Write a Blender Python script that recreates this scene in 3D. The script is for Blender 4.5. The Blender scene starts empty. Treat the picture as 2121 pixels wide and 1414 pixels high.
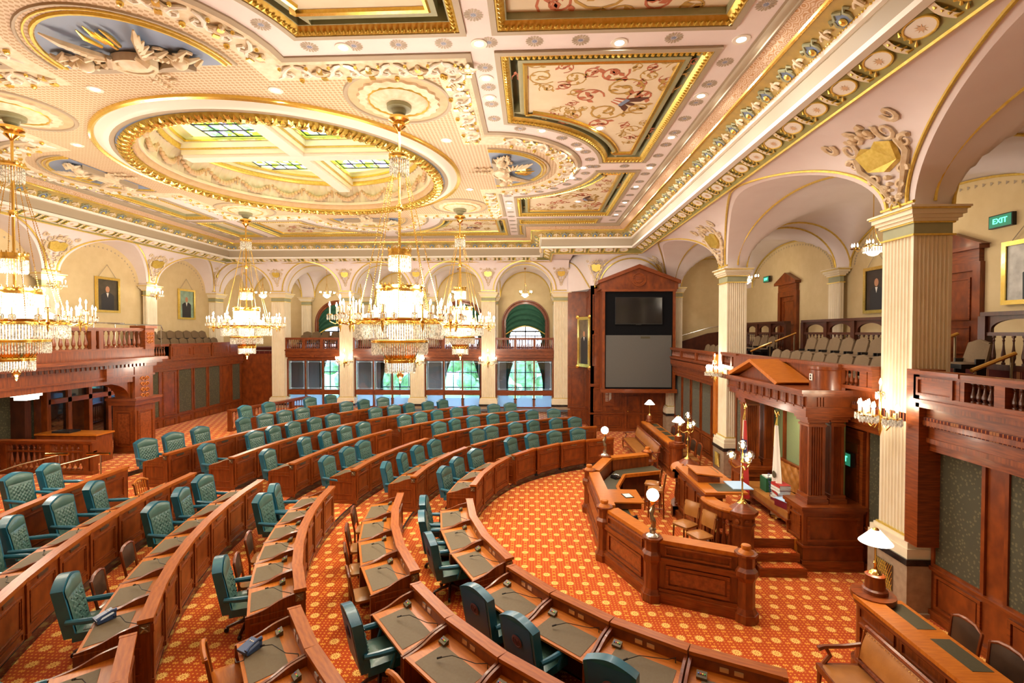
import bpy, bmesh, math, random
from mathutils import Vector, Matrix
from mathutils.geometry import delaunay_2d_cdt
random.seed(7)
PI = math.pi; R_ = math.radians; cos = math.cos; sin = math.sin
SC = bpy.context.scene; COL = SC.collection

# ------------------------------------------------------------------ camera
CAMH = 5.0; YAW = R_(2.37); PIT = R_(1.09); FPX = 1000.0
cam_d = bpy.data.cameras.new('camera'); cam_d.lens = 36.0*FPX/2121.0; cam_d.sensor_width = 36.0
cam_d.clip_start = .05; cam_d.clip_end = 400
cam = bpy.data.objects.new('camera', cam_d); COL.objects.link(cam)
cam.location = (0, 0, CAMH); cam.rotation_euler = (PI/2-PIT, 0, YAW)
SC.camera = cam

# ------------------------------------------------------------------ world, exposure
w = bpy.data.worlds.new('sky'); SC.world = w; w.use_nodes = True
bg = w.node_tree.nodes['Background']; bg.inputs[0].default_value = (.80, .89, 1, 1); bg.inputs[1].default_value = 12.0
vs = SC.view_settings
vs.view_transform = 'Standard'; vs.look = 'None'; vs.gamma = 1.0; vs.exposure = 0.34; vs.use_curve_mapping = False
SC.cycles.max_bounces = 8; SC.cycles.diffuse_bounces = 4; SC.cycles.glossy_bounces = 3; SC.cycles.transmission_bounces = 4
SC.cycles.sample_clamp_indirect = 6; SC.cycles.caustics_reflective = False; SC.cycles.caustics_refractive = False
SC.cycles.use_light_tree = True

# lamp powers (the lamps themselves are built with their fittings)
W_CHAND = 900.0; W_DOWN = 36.0; W_SCONCE = 15.0; W_PENDANT = 26.0; W_DESK = 12.0; W_GLOBE = 12.0
WARM = (1.0, .86, .69)

# ------------------------------------------------------------------ photo measurement -> place
_f = Vector((-sin(YAW)*cos(PIT), cos(YAW)*cos(PIT), -sin(PIT))); _r = Vector((cos(YAW), sin(YAW), 0)); _u = _r.cross(_f)
_O = Vector((0, 0, CAMH))
def _ray(u, v): return _f + _r*((u-1060.5)/FPX) + _u*((707-v)/FPX)
def pz(u, v, z): r = _ray(u, v); return _O + r*((z-CAMH)/r.z)
def px(u, v, x): r = _ray(u, v); return _O + r*(x/r.x)
def py(u, v, y): r = _ray(u, v); return _O + r*(y/r.y)

# ------------------------------------------------------------------ materials
def _nt(name):
    m = bpy.data.materials.new(name); m.use_nodes = True
    return m, m.node_tree, m.node_tree.nodes['Principled BSDF']
def _n(nt, t, **k):
    n = nt.nodes.new(t)
    for a, b in k.items(): setattr(n, a, b)
    return n
def setp(b, rough=.5, metal=0, coat=0, spec=.5, trans=0, emit=None, es=0, sheen=0):
    b.inputs['Roughness'].default_value = rough; b.inputs['Metallic'].default_value = metal
    b.inputs['Coat Weight'].default_value = coat; b.inputs['Coat Roughness'].default_value = .12
    b.inputs['Specular IOR Level'].default_value = spec; b.inputs['Transmission Weight'].default_value = trans
    if sheen: b.inputs['Sheen Weight'].default_value = sheen
    if emit: b.inputs['Emission Color'].default_value = (*emit, 1); b.inputs['Emission Strength'].default_value = es
def pbr(name, c, rough=.5, metal=0, coat=0, spec=.5, c2=None, sc=8, bump=0, bsc=40, stretch=(1, 1, 1), trans=0, emit=None, es=0, sheen=0, det=4):
    m, nt, b = _nt(name); setp(b, rough, metal, coat, spec, trans, emit, es, sheen)
    b.inputs['Base Color'].default_value = (*c, 1)
    if c2 or bump:
        tc = _n(nt, 'ShaderNodeTexCoord'); mp = _n(nt, 'ShaderNodeMapping'); mp.inputs['Scale'].default_value = stretch
        nt.links.new(tc.outputs['Object'], mp.inputs[0])
    if c2:
        no = _n(nt, 'ShaderNodeTexNoise'); no.inputs['Scale'].default_value = sc; no.inputs['Detail'].default_value = det
        nt.links.new(mp.outputs[0], no.inputs[0])
        cr = _n(nt, 'ShaderNodeValToRGB'); cr.color_ramp.elements[0].position = .32; cr.color_ramp.elements[1].position = .68
        cr.color_ramp.elements[0].color = (*c, 1); cr.color_ramp.elements[1].color = (*c2, 1)
        nt.links.new(no.outputs[0], cr.inputs[0]); nt.links.new(cr.outputs[0], b.inputs['Base Color'])
    if bump:
        no2 = _n(nt, 'ShaderNodeTexNoise'); no2.inputs['Scale'].default_value = bsc
        bp = _n(nt, 'ShaderNodeBump'); bp.inputs['Strength'].default_value = bump; bp.inputs['Distance'].default_value = .02
        nt.links.new(mp.outputs[0], no2.inputs[0]); nt.links.new(no2.outputs[0], bp.inputs['Height']); nt.links.new(bp.outputs[0], b.inputs['Normal'])
    return m
def emis(name, c, s):
    m, nt, b = _nt(name); b.inputs['Base Color'].default_value = (*c, 1); setp(b, .4, emit=c, es=s); return m

M = {}
M['wood'] = pbr('mahogany', (.118, .021, .003), .36, coat=.18, c2=(.245, .052, .006), sc=5, stretch=(1, 6, .6))
M['wood_h'] = pbr('mahogany_crossgrain', (.130, .023, .003), .36, coat=.18, c2=(.265, .057, .007), sc=5, stretch=(.7, .7, 7))
M['wood_top'] = pbr('polished_cherry', (.40, .105, .008), .40, spec=.35, c2=(.53, .160, .013), sc=5, stretch=(1, 7, 1))
M['wood_ledge'] = pbr('ledge_mahogany', (.27, .058, .005), .40, spec=.35, c2=(.40, .105, .009), sc=5, stretch=(1, 7, 1))
M['wood_burl'] = pbr('burl_walnut', (.155, .030, .007), .3, coat=.4, c2=(.30, .072, .016), sc=14, det=8)
M['wood_dark'] = pbr('dark_mahogany', (.050, .012, .006), .35, coat=.3, c2=(.09, .022, .009), sc=5, stretch=(1, 6, .6))
M['plaster'] = pbr('ceiling_plaster', (.78, .69, .69), .65, c2=(.81, .73, .73), sc=2)
M['cream'] = pbr('cream_plaster', (.76, .66, .47), .55, c2=(.81, .72, .54), sc=3)
M['ivory'] = pbr('ivory_relief', (.80, .70, .53), .5, c2=(.70, .56, .36), sc=9)
M['relief_tan'] = pbr('tan_relief', (.66, .50, .30), .5, c2=(.78, .66, .48), sc=12)
M['white'] = pbr('white_plaster', (.84, .80, .72), .5)
M['wall'] = pbr('ochre_wall', (.64, .50, .265), .7, c2=(.69, .55, .31), sc=3)
M['taupe'] = pbr('taupe_paint', (.40, .33, .235), .55)
M['sage'] = pbr('sage_paint', (.30, .31, .18), .55, c2=(.36, .36, .22), sc=3)
M['olive'] = pbr('olive_paint', (.34, .29, .085), .5, c2=(.24, .25, .10), sc=4)
M['mustard'] = pbr('mustard_frieze', (.55, .39, .12), .5, c2=(.44, .33, .12), sc=6)
M['bluepaint'] = pbr('slate_blue_paint', (.20, .27, .42), .5)
M['peach'] = pbr('peach_band', (.62, .40, .22), .6, c2=(.68, .47, .29), sc=5)
M['gold'] = pbr('gilding', (.80, .56, .11), .27, metal=.85, c2=(.90, .68, .20), sc=20)
M['goldpaint'] = pbr('gilt_paint', (.68, .47, .075), .34, metal=.5, c2=(.80, .60, .15), sc=14)
M['brass'] = pbr('polished_brass', (.86, .58, .16), .18, metal=1)
M['chrome'] = pbr('bright_steel', (.62, .60, .56), .25, metal=1)
M['bronze'] = pbr('grey_bronze', (.30, .24, .16), .3, metal=.9)
M['leather'] = pbr('daylit_teal_leather', (.012, .104, .165), .33, coat=.15, c2=(.018, .130, .190), sc=6, bump=.06, bsc=60)  # bluer tone paints daylight onto the chair sides and arms
M['leather_pad'] = pbr('warm_lit_tufted_leather', (.050, .118, .098), .32, coat=.15, c2=(.066, .140, .114), sc=6, bump=.05, bsc=60)  # greener tone paints warm lamplight onto the chair fronts
M['leather_back'] = pbr('blue_leather_back', (.012, .090, .20), .4, c2=(.016, .11, .24), sc=4)  # blue back panel; its tone also holds daylight falling on the backs
M['tan'] = pbr('tan_leather', (.33, .125, .025), .35, coat=.2, c2=(.42, .17, .036), sc=5, bump=.05, bsc=50)
M['dkleather'] = pbr('dark_brown_leather', (.040, .022, .014), .32, coat=.2, c2=(.060, .032, .018), sc=6)
M['blotter'] = pbr('taupe_blotter', (.145, .105, .058), .65, spec=.3, c2=(.155, .118, .068), sc=30)
M['blotter_dk'] = pbr('olive_blotter', (.055, .047, .022), .5, c2=(.07, .06, .028), sc=30)
M['seatfab'] = pbr('beige_seat_cloth', (.155, .100, .052), .85, c2=(.185, .122, .064), sc=60)
M['matte_black'] = pbr('black_cloth', (.006, .006, .007), .9, spec=.1)
M['black'] = pbr('black_plastic', (.012, .012, .013), .35)
M['screen'] = pbr('dark_screen', (.008, .008, .010), .12, coat=.4)
M['scr_cloth'] = pbr('grey_screen_cloth', (.090, .088, .080), .6, c2=(.105, .10, .092), sc=70)
M['marble'] = pbr('black_marble', (.008, .008, .008), .18, coat=.4, c2=(.035, .035, .033), sc=5, det=10)
M['stone'] = pbr('tan_stone', (.40, .30, .20), .4, c2=(.30, .22, .15), sc=9, det=8)
M['cloth_green'] = pbr('green_drape', (.016, .085, .050), .8, c2=(.024, .11, .065), sc=5)
M['greencab'] = pbr('green_binder', (.01, .12, .05), .5)
M['lampwhite'] = emis('lit_opal_glass', (1, .90, .72), 3.5)
M['bulb'] = emis('lit_bulb', (1, .86, .58), 32.0)
M['globe'] = emis('lit_globe', (1, .88, .64), 9.0)
M['down'] = emis('lit_downlight', (1, .95, .86), 14.0)
M['exitgreen'] = emis('lit_exit_green', (.10, 1.0, .55), 3.0)
M['exitface'] = emis('exit_face', (.02, .16, .09), .8)
M['milk'] = pbr('frosted_panel', (.45, .66, .90), .35)
M['paper'] = pbr('paper', (.75, .73, .68), .7)
M['red'] = pbr('red_cloth', (.42, .02, .015), .6)
M['bluecloth'] = pbr('navy_cloth', (.02, .03, .12), .7)
M['phone'] = pbr('blue_grey_phone', (.05, .10, .24), .35)
M['grass'] = pbr('sunlit_lawn', (.22, .45, .12), .9, c2=(.40, .62, .25), sc=1.5)
M['foliage'] = pbr('sunlit_leaves', (.16, .30, .10), .8, c2=(.42, .55, .30), sc=3)
M['bark'] = pbr('bark', (.08, .05, .03), .9)
M['plant'] = pbr('dark_leaves', (.012, .04, .012), .6)

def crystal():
    m, nt, b = _nt('cut_crystal'); setp(b, .08, spec=.8, emit=(1, .87, .62), es=.16)  # warm emission in the prisms stands in for lamplight caught by crystal
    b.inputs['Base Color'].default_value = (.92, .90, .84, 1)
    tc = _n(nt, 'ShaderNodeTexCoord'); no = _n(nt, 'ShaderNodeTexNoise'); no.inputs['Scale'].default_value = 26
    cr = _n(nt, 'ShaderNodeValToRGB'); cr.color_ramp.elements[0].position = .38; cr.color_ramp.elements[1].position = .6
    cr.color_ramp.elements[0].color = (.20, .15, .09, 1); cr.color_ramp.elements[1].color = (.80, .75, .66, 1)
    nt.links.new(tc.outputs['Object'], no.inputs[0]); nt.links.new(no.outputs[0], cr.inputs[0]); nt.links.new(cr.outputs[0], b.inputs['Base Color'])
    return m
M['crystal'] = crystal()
def glass(name, tint, rough=.02, mix=.25):
    m, nt, b = _nt(name); out = nt.nodes['Material Output']
    tr = _n(nt, 'ShaderNodeBsdfTransparent'); tr.inputs[0].default_value = (*tint, 1)
    gl = _n(nt, 'ShaderNodeBsdfGlossy'); gl.inputs['Roughness'].default_value = rough; gl.inputs[0].default_value = (.8, .9, 1, 1)
    mx = _n(nt, 'ShaderNodeMixShader'); mx.inputs[0].default_value = mix
    nt.links.new(tr.outputs[0], mx.inputs[1]); nt.links.new(gl.outputs[0], mx.inputs[2]); nt.links.new(mx.outputs[0], out.inputs[0])
    return m
M['glass'] = glass('window_glass', (.80, .90, 1.0), .02, .07)
M['glass_cab'] = glass('vestibule_glass', (.5, .58, .66), .03, .10)
M['frost'] = glass('etched_glass', (.62, .80, 1.0), .3, .12)
def frosted():
    m, nt, b = _nt('frosted_glass'); out = nt.nodes['Material Output']
    tl = _n(nt, 'ShaderNodeBsdfTranslucent'); tl.inputs[0].default_value = (.80, .92, 1, 1); tr = _n(nt, 'ShaderNodeBsdfTransparent'); tr.inputs[0].default_value = (.72, .86, 1, 1)
    mx = _n(nt, 'ShaderNodeMixShader'); mx.inputs[0].default_value = .45; nt.links.new(tl.outputs[0], mx.inputs[1]); nt.links.new(tr.outputs[0], mx.inputs[2]); nt.links.new(mx.outputs[0], out.inputs[0]); return m
M['frost'] = frosted()
M['grey_wall'] = pbr('pale_grey_wall', (.55, .57, .60), .7)
M['shadeglass'] = glass('clear_globe_glass', (1, .97, .9), .05, .18)

def math_(nt, op, a, b=None, c=None):
    n = _n(nt, 'ShaderNodeMath', operation=op)
    for i, x in enumerate((a, b, c)):
        if x is None: continue
        if isinstance(x, (int, float)): n.inputs[i].default_value = x
        else: nt.links.new(x, n.inputs[i])
    return n.outputs[0]
def mixc(nt, fac, a, b):
    n = _n(nt, 'ShaderNodeMix', data_type='RGBA')
    nt.links.new(fac, n.inputs[0])
    for i, x in ((6, a), (7, b)):
        if isinstance(x, tuple): n.inputs[i].default_value = (*x, 1)
        else: nt.links.new(x, n.inputs[i])
    return n.outputs[2]
def carpet(name, base, base2, flower, dot):
    m, nt, b = _nt(name); setp(b, .9, spec=.15, sheen=.15)
    g = _n(nt, 'ShaderNodeNewGeometry'); sx = _n(nt, 'ShaderNodeSeparateXYZ'); nt.links.new(g.outputs['Position'], sx.inputs[0])
    X, Y = sx.outputs[0], sx.outputs[1]
    def lat(a, bb, ox, oy):
        fx = math_(nt, 'SUBTRACT', math_(nt, 'FRACT', math_(nt, 'ADD', math_(nt, 'DIVIDE', X, a), ox)), .5)
        fy = math_(nt, 'SUBTRACT', math_(nt, 'FRACT', math_(nt, 'ADD', math_(nt, 'DIVIDE', Y, bb), oy)), .5)
        fx = math_(nt, 'MULTIPLY', fx, a); fy = math_(nt, 'MULTIPLY', fy, bb)
        r = math_(nt, 'SQRT', math_(nt, 'ADD', math_(nt, 'MULTIPLY', fx, fx), math_(nt, 'MULTIPLY', fy, fy)))
        return fx, fy, r
    def flow(ox, oy):
        fx, fy, r = lat(.305, .66, ox, oy)
        th = math_(nt, 'ARCTAN2', fy, fx)
        pet = math_(nt, 'ADD', math_(nt, 'MULTIPLY', math_(nt, 'COSINE', math_(nt, 'MULTIPLY', th, 14)), .014), .070)
        mk = math_(nt, 'LESS_THAN', r, pet)
        gap = math_(nt, 'MULTIPLY', math_(nt, 'GREATER_THAN', r, .021), math_(nt, 'LESS_THAN', r, .029))
        return math_(nt, 'MULTIPLY', mk, math_(nt, 'SUBTRACT', 1, gap)), r
    m1, r1 = flow(0, 0); m2, r2 = flow(.5, .5)
    fl = math_(nt, 'MAXIMUM', m1, m2); rr = math_(nt, 'MINIMUM', r1, r2)
    ax, ay, ra = lat(.061, .066, .5, .5); bx, by, rb = lat(.305, .132, 0, 0)
    cross = math_(nt, 'LESS_THAN', ra, .0125)
    diag = math_(nt, 'LESS_THAN', math_(nt, 'ABSOLUTE', math_(nt, 'SUBTRACT', math_(nt, 'ABSOLUTE', bx), math_(nt, 'ABSOLUTE', by))), .010)
    diag = math_(nt, 'MULTIPLY', diag, math_(nt, 'LESS_THAN', rb, .036))
    dots = math_(nt, 'MULTIPLY', math_(nt, 'MAXIMUM', cross, diag), math_(nt, 'GREATER_THAN', rr, .092))
    no = _n(nt, 'ShaderNodeTexNoise'); no.inputs['Scale'].default_value = 1.3; nt.links.new(g.outputs['Position'], no.inputs[0])
    c = mixc(nt, no.outputs[0], base, base2); c = mixc(nt, dots, c, dot); c = mixc(nt, fl, c, flower)
    nt.links.new(c, b.inputs['Base Color'])
    return m
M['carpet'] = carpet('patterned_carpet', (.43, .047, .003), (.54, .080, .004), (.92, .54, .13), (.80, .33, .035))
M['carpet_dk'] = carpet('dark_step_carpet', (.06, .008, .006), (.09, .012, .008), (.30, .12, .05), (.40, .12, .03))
def lattice():
    m, nt, b = _nt('diaper_stencil'); setp(b, .6)
    g = _n(nt, 'ShaderNodeNewGeometry'); sx = _n(nt, 'ShaderNodeSeparateXYZ'); nt.links.new(g.outputs['Position'], sx.inputs[0])
    a = math_(nt, 'SINE', math_(nt, 'MULTIPLY', math_(nt, 'ADD', sx.outputs[0], sx.outputs[1]), 34))
    c = math_(nt, 'SINE', math_(nt, 'MULTIPLY', math_(nt, 'SUBTRACT', sx.outputs[0], sx.outputs[1]), 34))
    k = math_(nt, 'GREATER_THAN', math_(nt, 'MULTIPLY', a, c), .12)
    nt.links.new(mixc(nt, k, (.70, .55, .38), (.47, .31, .16)), b.inputs['Base Color']); return m
M['lattice'] = lattice()
def damask():
    m, nt, b = _nt('green_damask'); setp(b, .75, sheen=.2)
    tc = _n(nt, 'ShaderNodeTexCoord'); vo = _n(nt, 'ShaderNodeTexVoronoi'); vo.inputs['Scale'].default_value = 17
    nt.links.new(tc.outputs['Object'], vo.inputs[0])
    k = math_(nt, 'LESS_THAN', vo.outputs[0], .33)
    no = _n(nt, 'ShaderNodeTexNoise'); no.inputs['Scale'].default_value = 3; nt.links.new(tc.outputs['Object'], no.inputs[0])
    nt.links.new(mixc(nt, k, mixc(nt, no.outputs[0], (.034, .031, .010), (.050, .045, .016)), (.098, .086, .034)), b.inputs['Base Color']); return m
M['damask'] = damask()
M['moss'] = pbr('moss_silk', (.145, .19, .062), .7, c2=(.19, .235, .085), sc=40, stretch=(1, 1, 3), sheen=.2)
def swirl():
    m, nt, b = _nt('scroll_stencil'); setp(b, .6)
    g = _n(nt, 'ShaderNodeNewGeometry'); wv = _n(nt, 'ShaderNodeTexVoronoi'); wv.inputs['Scale'].default_value = 6.5; wv.inputs['Randomness'].default_value = .25
    nt.links.new(g.outputs['Position'], wv.inputs[0]); k = math_(nt, 'GREATER_THAN', math_(nt, 'SINE', math_(nt, 'MULTIPLY', wv.outputs[0], 30)), .35)
    nt.links.new(mixc(nt, k, (.68, .52, .38), (.50, .27, .12)), b.inputs['Base Color']); return m
M['swirl'] = swirl()
def stained():
    m, nt, b = _nt('stained_glass'); setp(b, .3)
    g = _n(nt, 'ShaderNodeNewGeometry'); v = _n(nt, 'ShaderNodeTexVoronoi'); v.inputs['Scale'].default_value = 5.5
    nt.links.new(g.outputs['Position'], v.inputs[0]); sx = _n(nt, 'ShaderNodeSeparateColor'); nt.links.new(v.outputs['Color'], sx.inputs[0])
    cr = _n(nt, 'ShaderNodeValToRGB'); cr.color_ramp.interpolation = 'CONSTANT'; e = cr.color_ramp.elements
    e[0].color = (.25, .60, .02, 1); e[1].position = .30; e[1].color = (.75, .95, .80, 1)
    for p_, c_ in ((.48, (.20, .16, .62, 1)), (.62, (.60, .82, .05, 1)), (.76, (.9, .95, 1, 1)), (.90, (.10, .35, .10, 1))):
        x = e.new(p_); x.color = c_
    nt.links.new(sx.outputs[0], cr.inputs[0]); nt.links.new(cr.outputs[0], b.inputs['Base Color']); nt.links.new(cr.outputs[0], b.inputs['Emission Color'])
    b.inputs['Emission Strength'].default_value = 4.0; return m
M['stained'] = stained()
M['skyglow'] = emis('backlit_laylight', (.72, .76, .22), 2.0)
M['palegreen'] = pbr('pale_green_plaster', (.66, .66, .34), .6)

# ------------------------------------------------------------------ mesh building
class MB:
    def __init__(s): s.v = []; s.f = []; s.mi = []; s.T = None; s.m = 0
    def add(s, vs, fs):
        o = len(s.v)
        s.v += [tuple(s.T @ Vector(p)) for p in vs] if s.T is not None else [tuple(p) for p in vs]
        for f in fs: s.f.append(tuple(o+i for i in f)); s.mi.append(s.m)
        return s
    def box(s, x0, y0, z0, x1, y1, z1):
        return s.add([(x0, y0, z0), (x1, y0, z0), (x1, y1, z0), (x0, y1, z0), (x0, y0, z1), (x1, y0, z1), (x1, y1, z1), (x0, y1, z1)],
                     [(0, 3, 2, 1), (4, 5, 6, 7), (0, 1, 5, 4), (1, 2, 6, 5), (2, 3, 7, 6), (3, 0, 4, 7)])
    def cb(s, c, d):
        return s.box(c[0]-d[0]/2, c[1]-d[1]/2, c[2]-d[2]/2, c[0]+d[0]/2, c[1]+d[1]/2, c[2]+d[2]/2)
    def lathe(s, prof, n=16, c=(0, 0, 0), a0=0, a1=2*PI, rf=None, cap=True):
        full = abs(a1-a0-2*PI) < 1e-6; k = n if full else n+1
        vs = []
        for (r, z) in prof:
            for i in range(k):
                t = a0+(a1-a0)*i/n; q = r*(rf(t, z) if rf else 1)
                vs.append((c[0]+q*cos(t), c[1]+q*sin(t), c[2]+z))
        fs = []
        for j in range(len(prof)-1):
            for i in range(n):
                a = j*k+i; b = j*k+(i+1) % k
                fs.append((a, b, b+k, a+k))
        if cap and full:
            if prof[0][0] > 1e-4: fs.append(tuple(reversed(range(k))))
            if prof[-1][0] > 1e-4: fs.append(tuple((len(prof)-1)*k+i for i in range(k)))
        return s.add(vs, fs)
    def sph(s, c, r, n=10, m=6, sz=1):
        return s.lathe([(max(r*sin(PI*i/m), .0002), -r*sz*cos(PI*i/m)) for i in range(m+1)], n, c)
    def tube(s, pts, r, n=6, closed=False, cap=True):
        P = [Vector(p) for p in pts]; k = len(P); rr = r if isinstance(r, (list, tuple)) else [r]*k
        vs = []; up = None
        for i, p in enumerate(P):
            if closed: d = P[(i+1) % k]-P[i-1]
            else: d = P[min(i+1, k-1)]-P[max(i-1, 0)]
            d = d.normalized() if d.length > 1e-9 else Vector((0, 0, 1))
            if up is None: up = d.orthogonal().normalized()
            else:
                up = up-d*up.dot(d); up = up.normalized() if up.length > 1e-6 else d.orthogonal().normalized()
            sd = d.cross(up)
            for j in range(n):
                t = 2*PI*j/n+PI/n; vs.append(p+(up*cos(t)+sd*sin(t))*rr[i])
        fs = []
        for i in range(k if closed else k-1):
            for j in range(n):
                a = i*n+j; b = i*n+(j+1) % n; i2 = (i+1) % k
                fs.append((a, b, i2*n+(j+1) % n, i2*n+j))
        if cap and not closed: fs += [tuple(reversed(range(n))), tuple((k-1)*n+j for j in range(n))]
        return s.add(vs, fs)
    def prism(s, poly, z0, z1):
        n = len(poly)
        return s.add([(p[0], p[1], z0) for p in poly]+[(p[0], p[1], z1) for p in poly],
                     [tuple(reversed(range(n))), tuple(range(n, 2*n))]+[(i, (i+1) % n, n+(i+1) % n, n+i) for i in range(n)])
    def sweep(s, path, prof, closed=False):
        """profile points (offset to the left of the path, z) swept along a plan path"""
        k = len(path); m = len(prof); vs = []
        for o, z in prof:
            q = offset(path, o, closed); vs += [(a[0], a[1], z) for a in q]
        fs = []
        for j in range(m-1):
            for i in range(k if closed else k-1):
                a = j*k+i; b = j*k+(i+1) % k; fs.append((a, b, b+k, a+k))
        return s.add(vs, fs)
    def grid(s, fn, nu, nv):
        vs = [fn(i/nu, j/nv) for j in range(nv+1) for i in range(nu+1)]
        return s.add(vs, [(j*(nu+1)+i, j*(nu+1)+i+1, (j+1)*(nu+1)+i+1, (j+1)*(nu+1)+i) for j in range(nv) for i in range(nu)])
    def holes(s, outer, holes, z):
        vs = []; ed = []
        for lp in [outer]+holes:
            o = len(vs); n = len(lp); vs += [Vector(p[:2]) for p in lp]; ed += [(o+i, o+(i+1) % n) for i in range(n)]
        r = delaunay_2d_cdt(vs, ed, [], 0, 1e-6)
        P, F = r[0], r[2]
        def inside(c):
            k = False
            for lp in [outer]+holes:
                j = len(lp)-1
                for i in range(len(lp)):
                    a, b = lp[i], lp[j]
                    if (a[1] > c.y) != (b[1] > c.y) and c.x < (b[0]-a[0])*(c.y-a[1])/(b[1]-a[1])+a[0]: k = not k
                    j = i
            return k
        fs = [tuple(f) for f in F if inside(sum((P[i] for i in f), Vector((0, 0)))/len(f))]
        s.add([(p.x, p.y, z) for p in P], fs)
        return s
    def mesh(s, name, mats, sharp=.6):
        me = bpy.data.meshes.new(name); me.from_pydata(s.v, [], s.f)
        for m in (mats if isinstance(mats, (list, tuple)) else [mats]): me.materials.append(M[m] if isinstance(m, str) else m)
        if s.m or any(s.mi): me.polygons.foreach_set('material_index', s.mi)
        bm = bmesh.new(); bm.from_mesh(me)
        for f in bm.faces: f.smooth = True
        for e in bm.edges:
            if len(e.link_faces) != 2 or e.calc_face_angle(0) > sharp: e.smooth = False
        bm.to_mesh(me); bm.free(); me.validate(); return me
    def build(s, name, mats, parent=None, loc=(0, 0, 0), rz=0, world=False, sharp=.6):
        if world:
            o = Vector(parent.location if parent else loc); s.v = [tuple(Vector(p)-o) for p in s.v]
        ob = bpy.data.objects.new(name, s.mesh(name, mats, sharp)); COL.objects.link(ob)
        if parent: ob.parent = parent
        if not (world and parent): ob.location = loc
        ob.rotation_euler = (0, 0, rz)
        return ob
def offset(path, o, closed):
    if abs(o) < 1e-9: return [tuple(p[:2]) for p in path]
    k = len(path); out = []
    for i in range(k):
        p = Vector(path[i][:2])
        a = Vector(path[i-1][:2]) if (closed or i > 0) else None
        b = Vector(path[(i+1) % k][:2]) if (closed or i < k-1) else None
        ns = []
        for q0, q1 in ((a, p), (p, b)):
            if q0 is None or q1 is None: continue
            d = q1-q0
            if d.length < 1e-9: continue
            d.normalize(); ns.append(Vector((-d.y, d.x)))
        n = sum(ns, Vector((0, 0))); n.normalize(); c = max(n.dot(ns[0]), .35)
        out.append(tuple(p+n*(o/c)))
    return out
def arc(cx, cy, r, a0, a1, n): return [(cx+r*cos(R_(a0+(a1-a0)*i/n)), cy+r*sin(R_(a0+(a1-a0)*i/n))) for i in range(n+1)]
def tag(o, label=None, cat=None, group=None, kind=None):
    for k, x in (('label', label), ('category', cat), ('group', group), ('kind', kind)):
        if x: o[k] = x
    return o
def empty(name, loc=(0, 0, 0), rz=0, label=None, cat=None, group=None, kind=None):
    o = bpy.data.objects.new(name, None); o.empty_display_size = .1; COL.objects.link(o); o.location = loc; o.rotation_euler = (0, 0, rz)
    return tag(o, label, cat, group, kind)
def put(src, parent=None, loc=(0, 0, 0), rz=0, rot=None, sc=None):
    """one more object on the mesh of src (an object or a mesh)"""
    me = src.data if isinstance(src, bpy.types.Object) else src
    o = bpy.data.objects.new(me.name, me); COL.objects.link(o)
    if parent: o.parent = parent
    o.location = loc; o.rotation_euler = rot if rot else (0, 0, rz)
    if sc: o.scale = sc if not isinstance(sc, (int, float)) else (sc, sc, sc)
    return o
def copy_tree(o, parent=None):
    c = o.copy(); COL.objects.link(c); c.parent = parent
    for ch in o.children: copy_tree(ch, c)
    return c
def struct(o): o['kind'] = 'structure'; return o
def light(name, loc, power, color=WARM, radius=.1, parent=None, kind='POINT', spot=None):
    d = bpy.data.lights.new(name, kind); d.energy = power; d.color = color
    if kind == 'AREA': d.shape = 'DISK'; d.size = radius*2
    else: d.shadow_soft_size = radius
    o = bpy.data.objects.new(name, d); COL.objects.link(o); o.location = loc
    if parent: o.parent = parent
    return o
def text_mesh(body, size, depth=.004):
    cu = bpy.data.curves.new('lettering', 'FONT'); cu.body = body; cu.size = size; cu.extrude = depth; cu.align_x = 'CENTER'; cu.align_y = 'CENTER'
    o = bpy.data.objects.new('lettering', cu); COL.objects.link(o)
    dg = bpy.context.evaluated_depsgraph_get(); me = bpy.data.meshes.new_from_object(o.evaluated_get(dg))
    bpy.data.objects.remove(o); me.name = 'lettering'; return me
def orient(xa, ya, za, t): return Matrix(((xa[0], ya[0], za[0], t[0]), (xa[1], ya[1], za[1], t[1]), (xa[2], ya[2], za[2], t[2]), (0, 0, 0, 1)))
ORD = ['first', 'second', 'third', 'fourth', 'fifth', 'sixth', 'seventh', 'eighth', 'ninth', 'tenth', 'eleventh', 'twelfth', 'thirteenth', 'fourteenth', 'fifteenth', 'sixteenth', 'seventeenth', 'eighteenth', 'nineteenth', 'twentieth']
# ================================================================== floor and tiers
RC = (5.2, 12.1); TIER = .11
RK = [0, 6.65, 8.3, 10.0, 11.8, 13.6, 15.4, 17.4]
XR = 7.0; XL = -16.4; YF = 26.6           # lower walls: right, left, far
floor = struct(MB().box(-22, -3, -.3, 12, 32, 0).build('floor', 'carpet'))
def sector(r0, r1, a0, a1, n): return arc(*RC, r0, a0, a1, n)+list(reversed(arc(*RC, r1, a0, a1, n)))
def clip_poly(poly, xmin, xmax, ymin, ymax):
    def cl(p, ins, isec):
        out = []
        for i in range(len(p)):
            a, b = p[i-1], p[i]
            if ins(b):
                if not ins(a): out.append(isec(a, b))
                out.append(b)
            elif ins(a): out.append(isec(a, b))
        return out
    def ix(x): return lambda a, b: (x, a[1]+(b[1]-a[1])*(x-a[0])/(b[0]-a[0]))
    def iy(y): return lambda a, b: (a[0]+(b[0]-a[0])*(y-a[1])/(b[1]-a[1]), y)
    for ins, s in ((lambda q: q[0] >= xmin, ix(xmin)), (lambda q: q[0] <= xmax, ix(xmax)), (lambda q: q[1] >= ymin, iy(ymin)), (lambda q: q[1] <= ymax, iy(ymax))):
        poly = cl(poly, ins, s)
        if not poly: break
    return poly
def rfix(a): return -.30*max(0, min(1, (150-a)/40))+.13*max(0, min(1, (a-211)/4))    # the rows close in a little towards the far end
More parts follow.
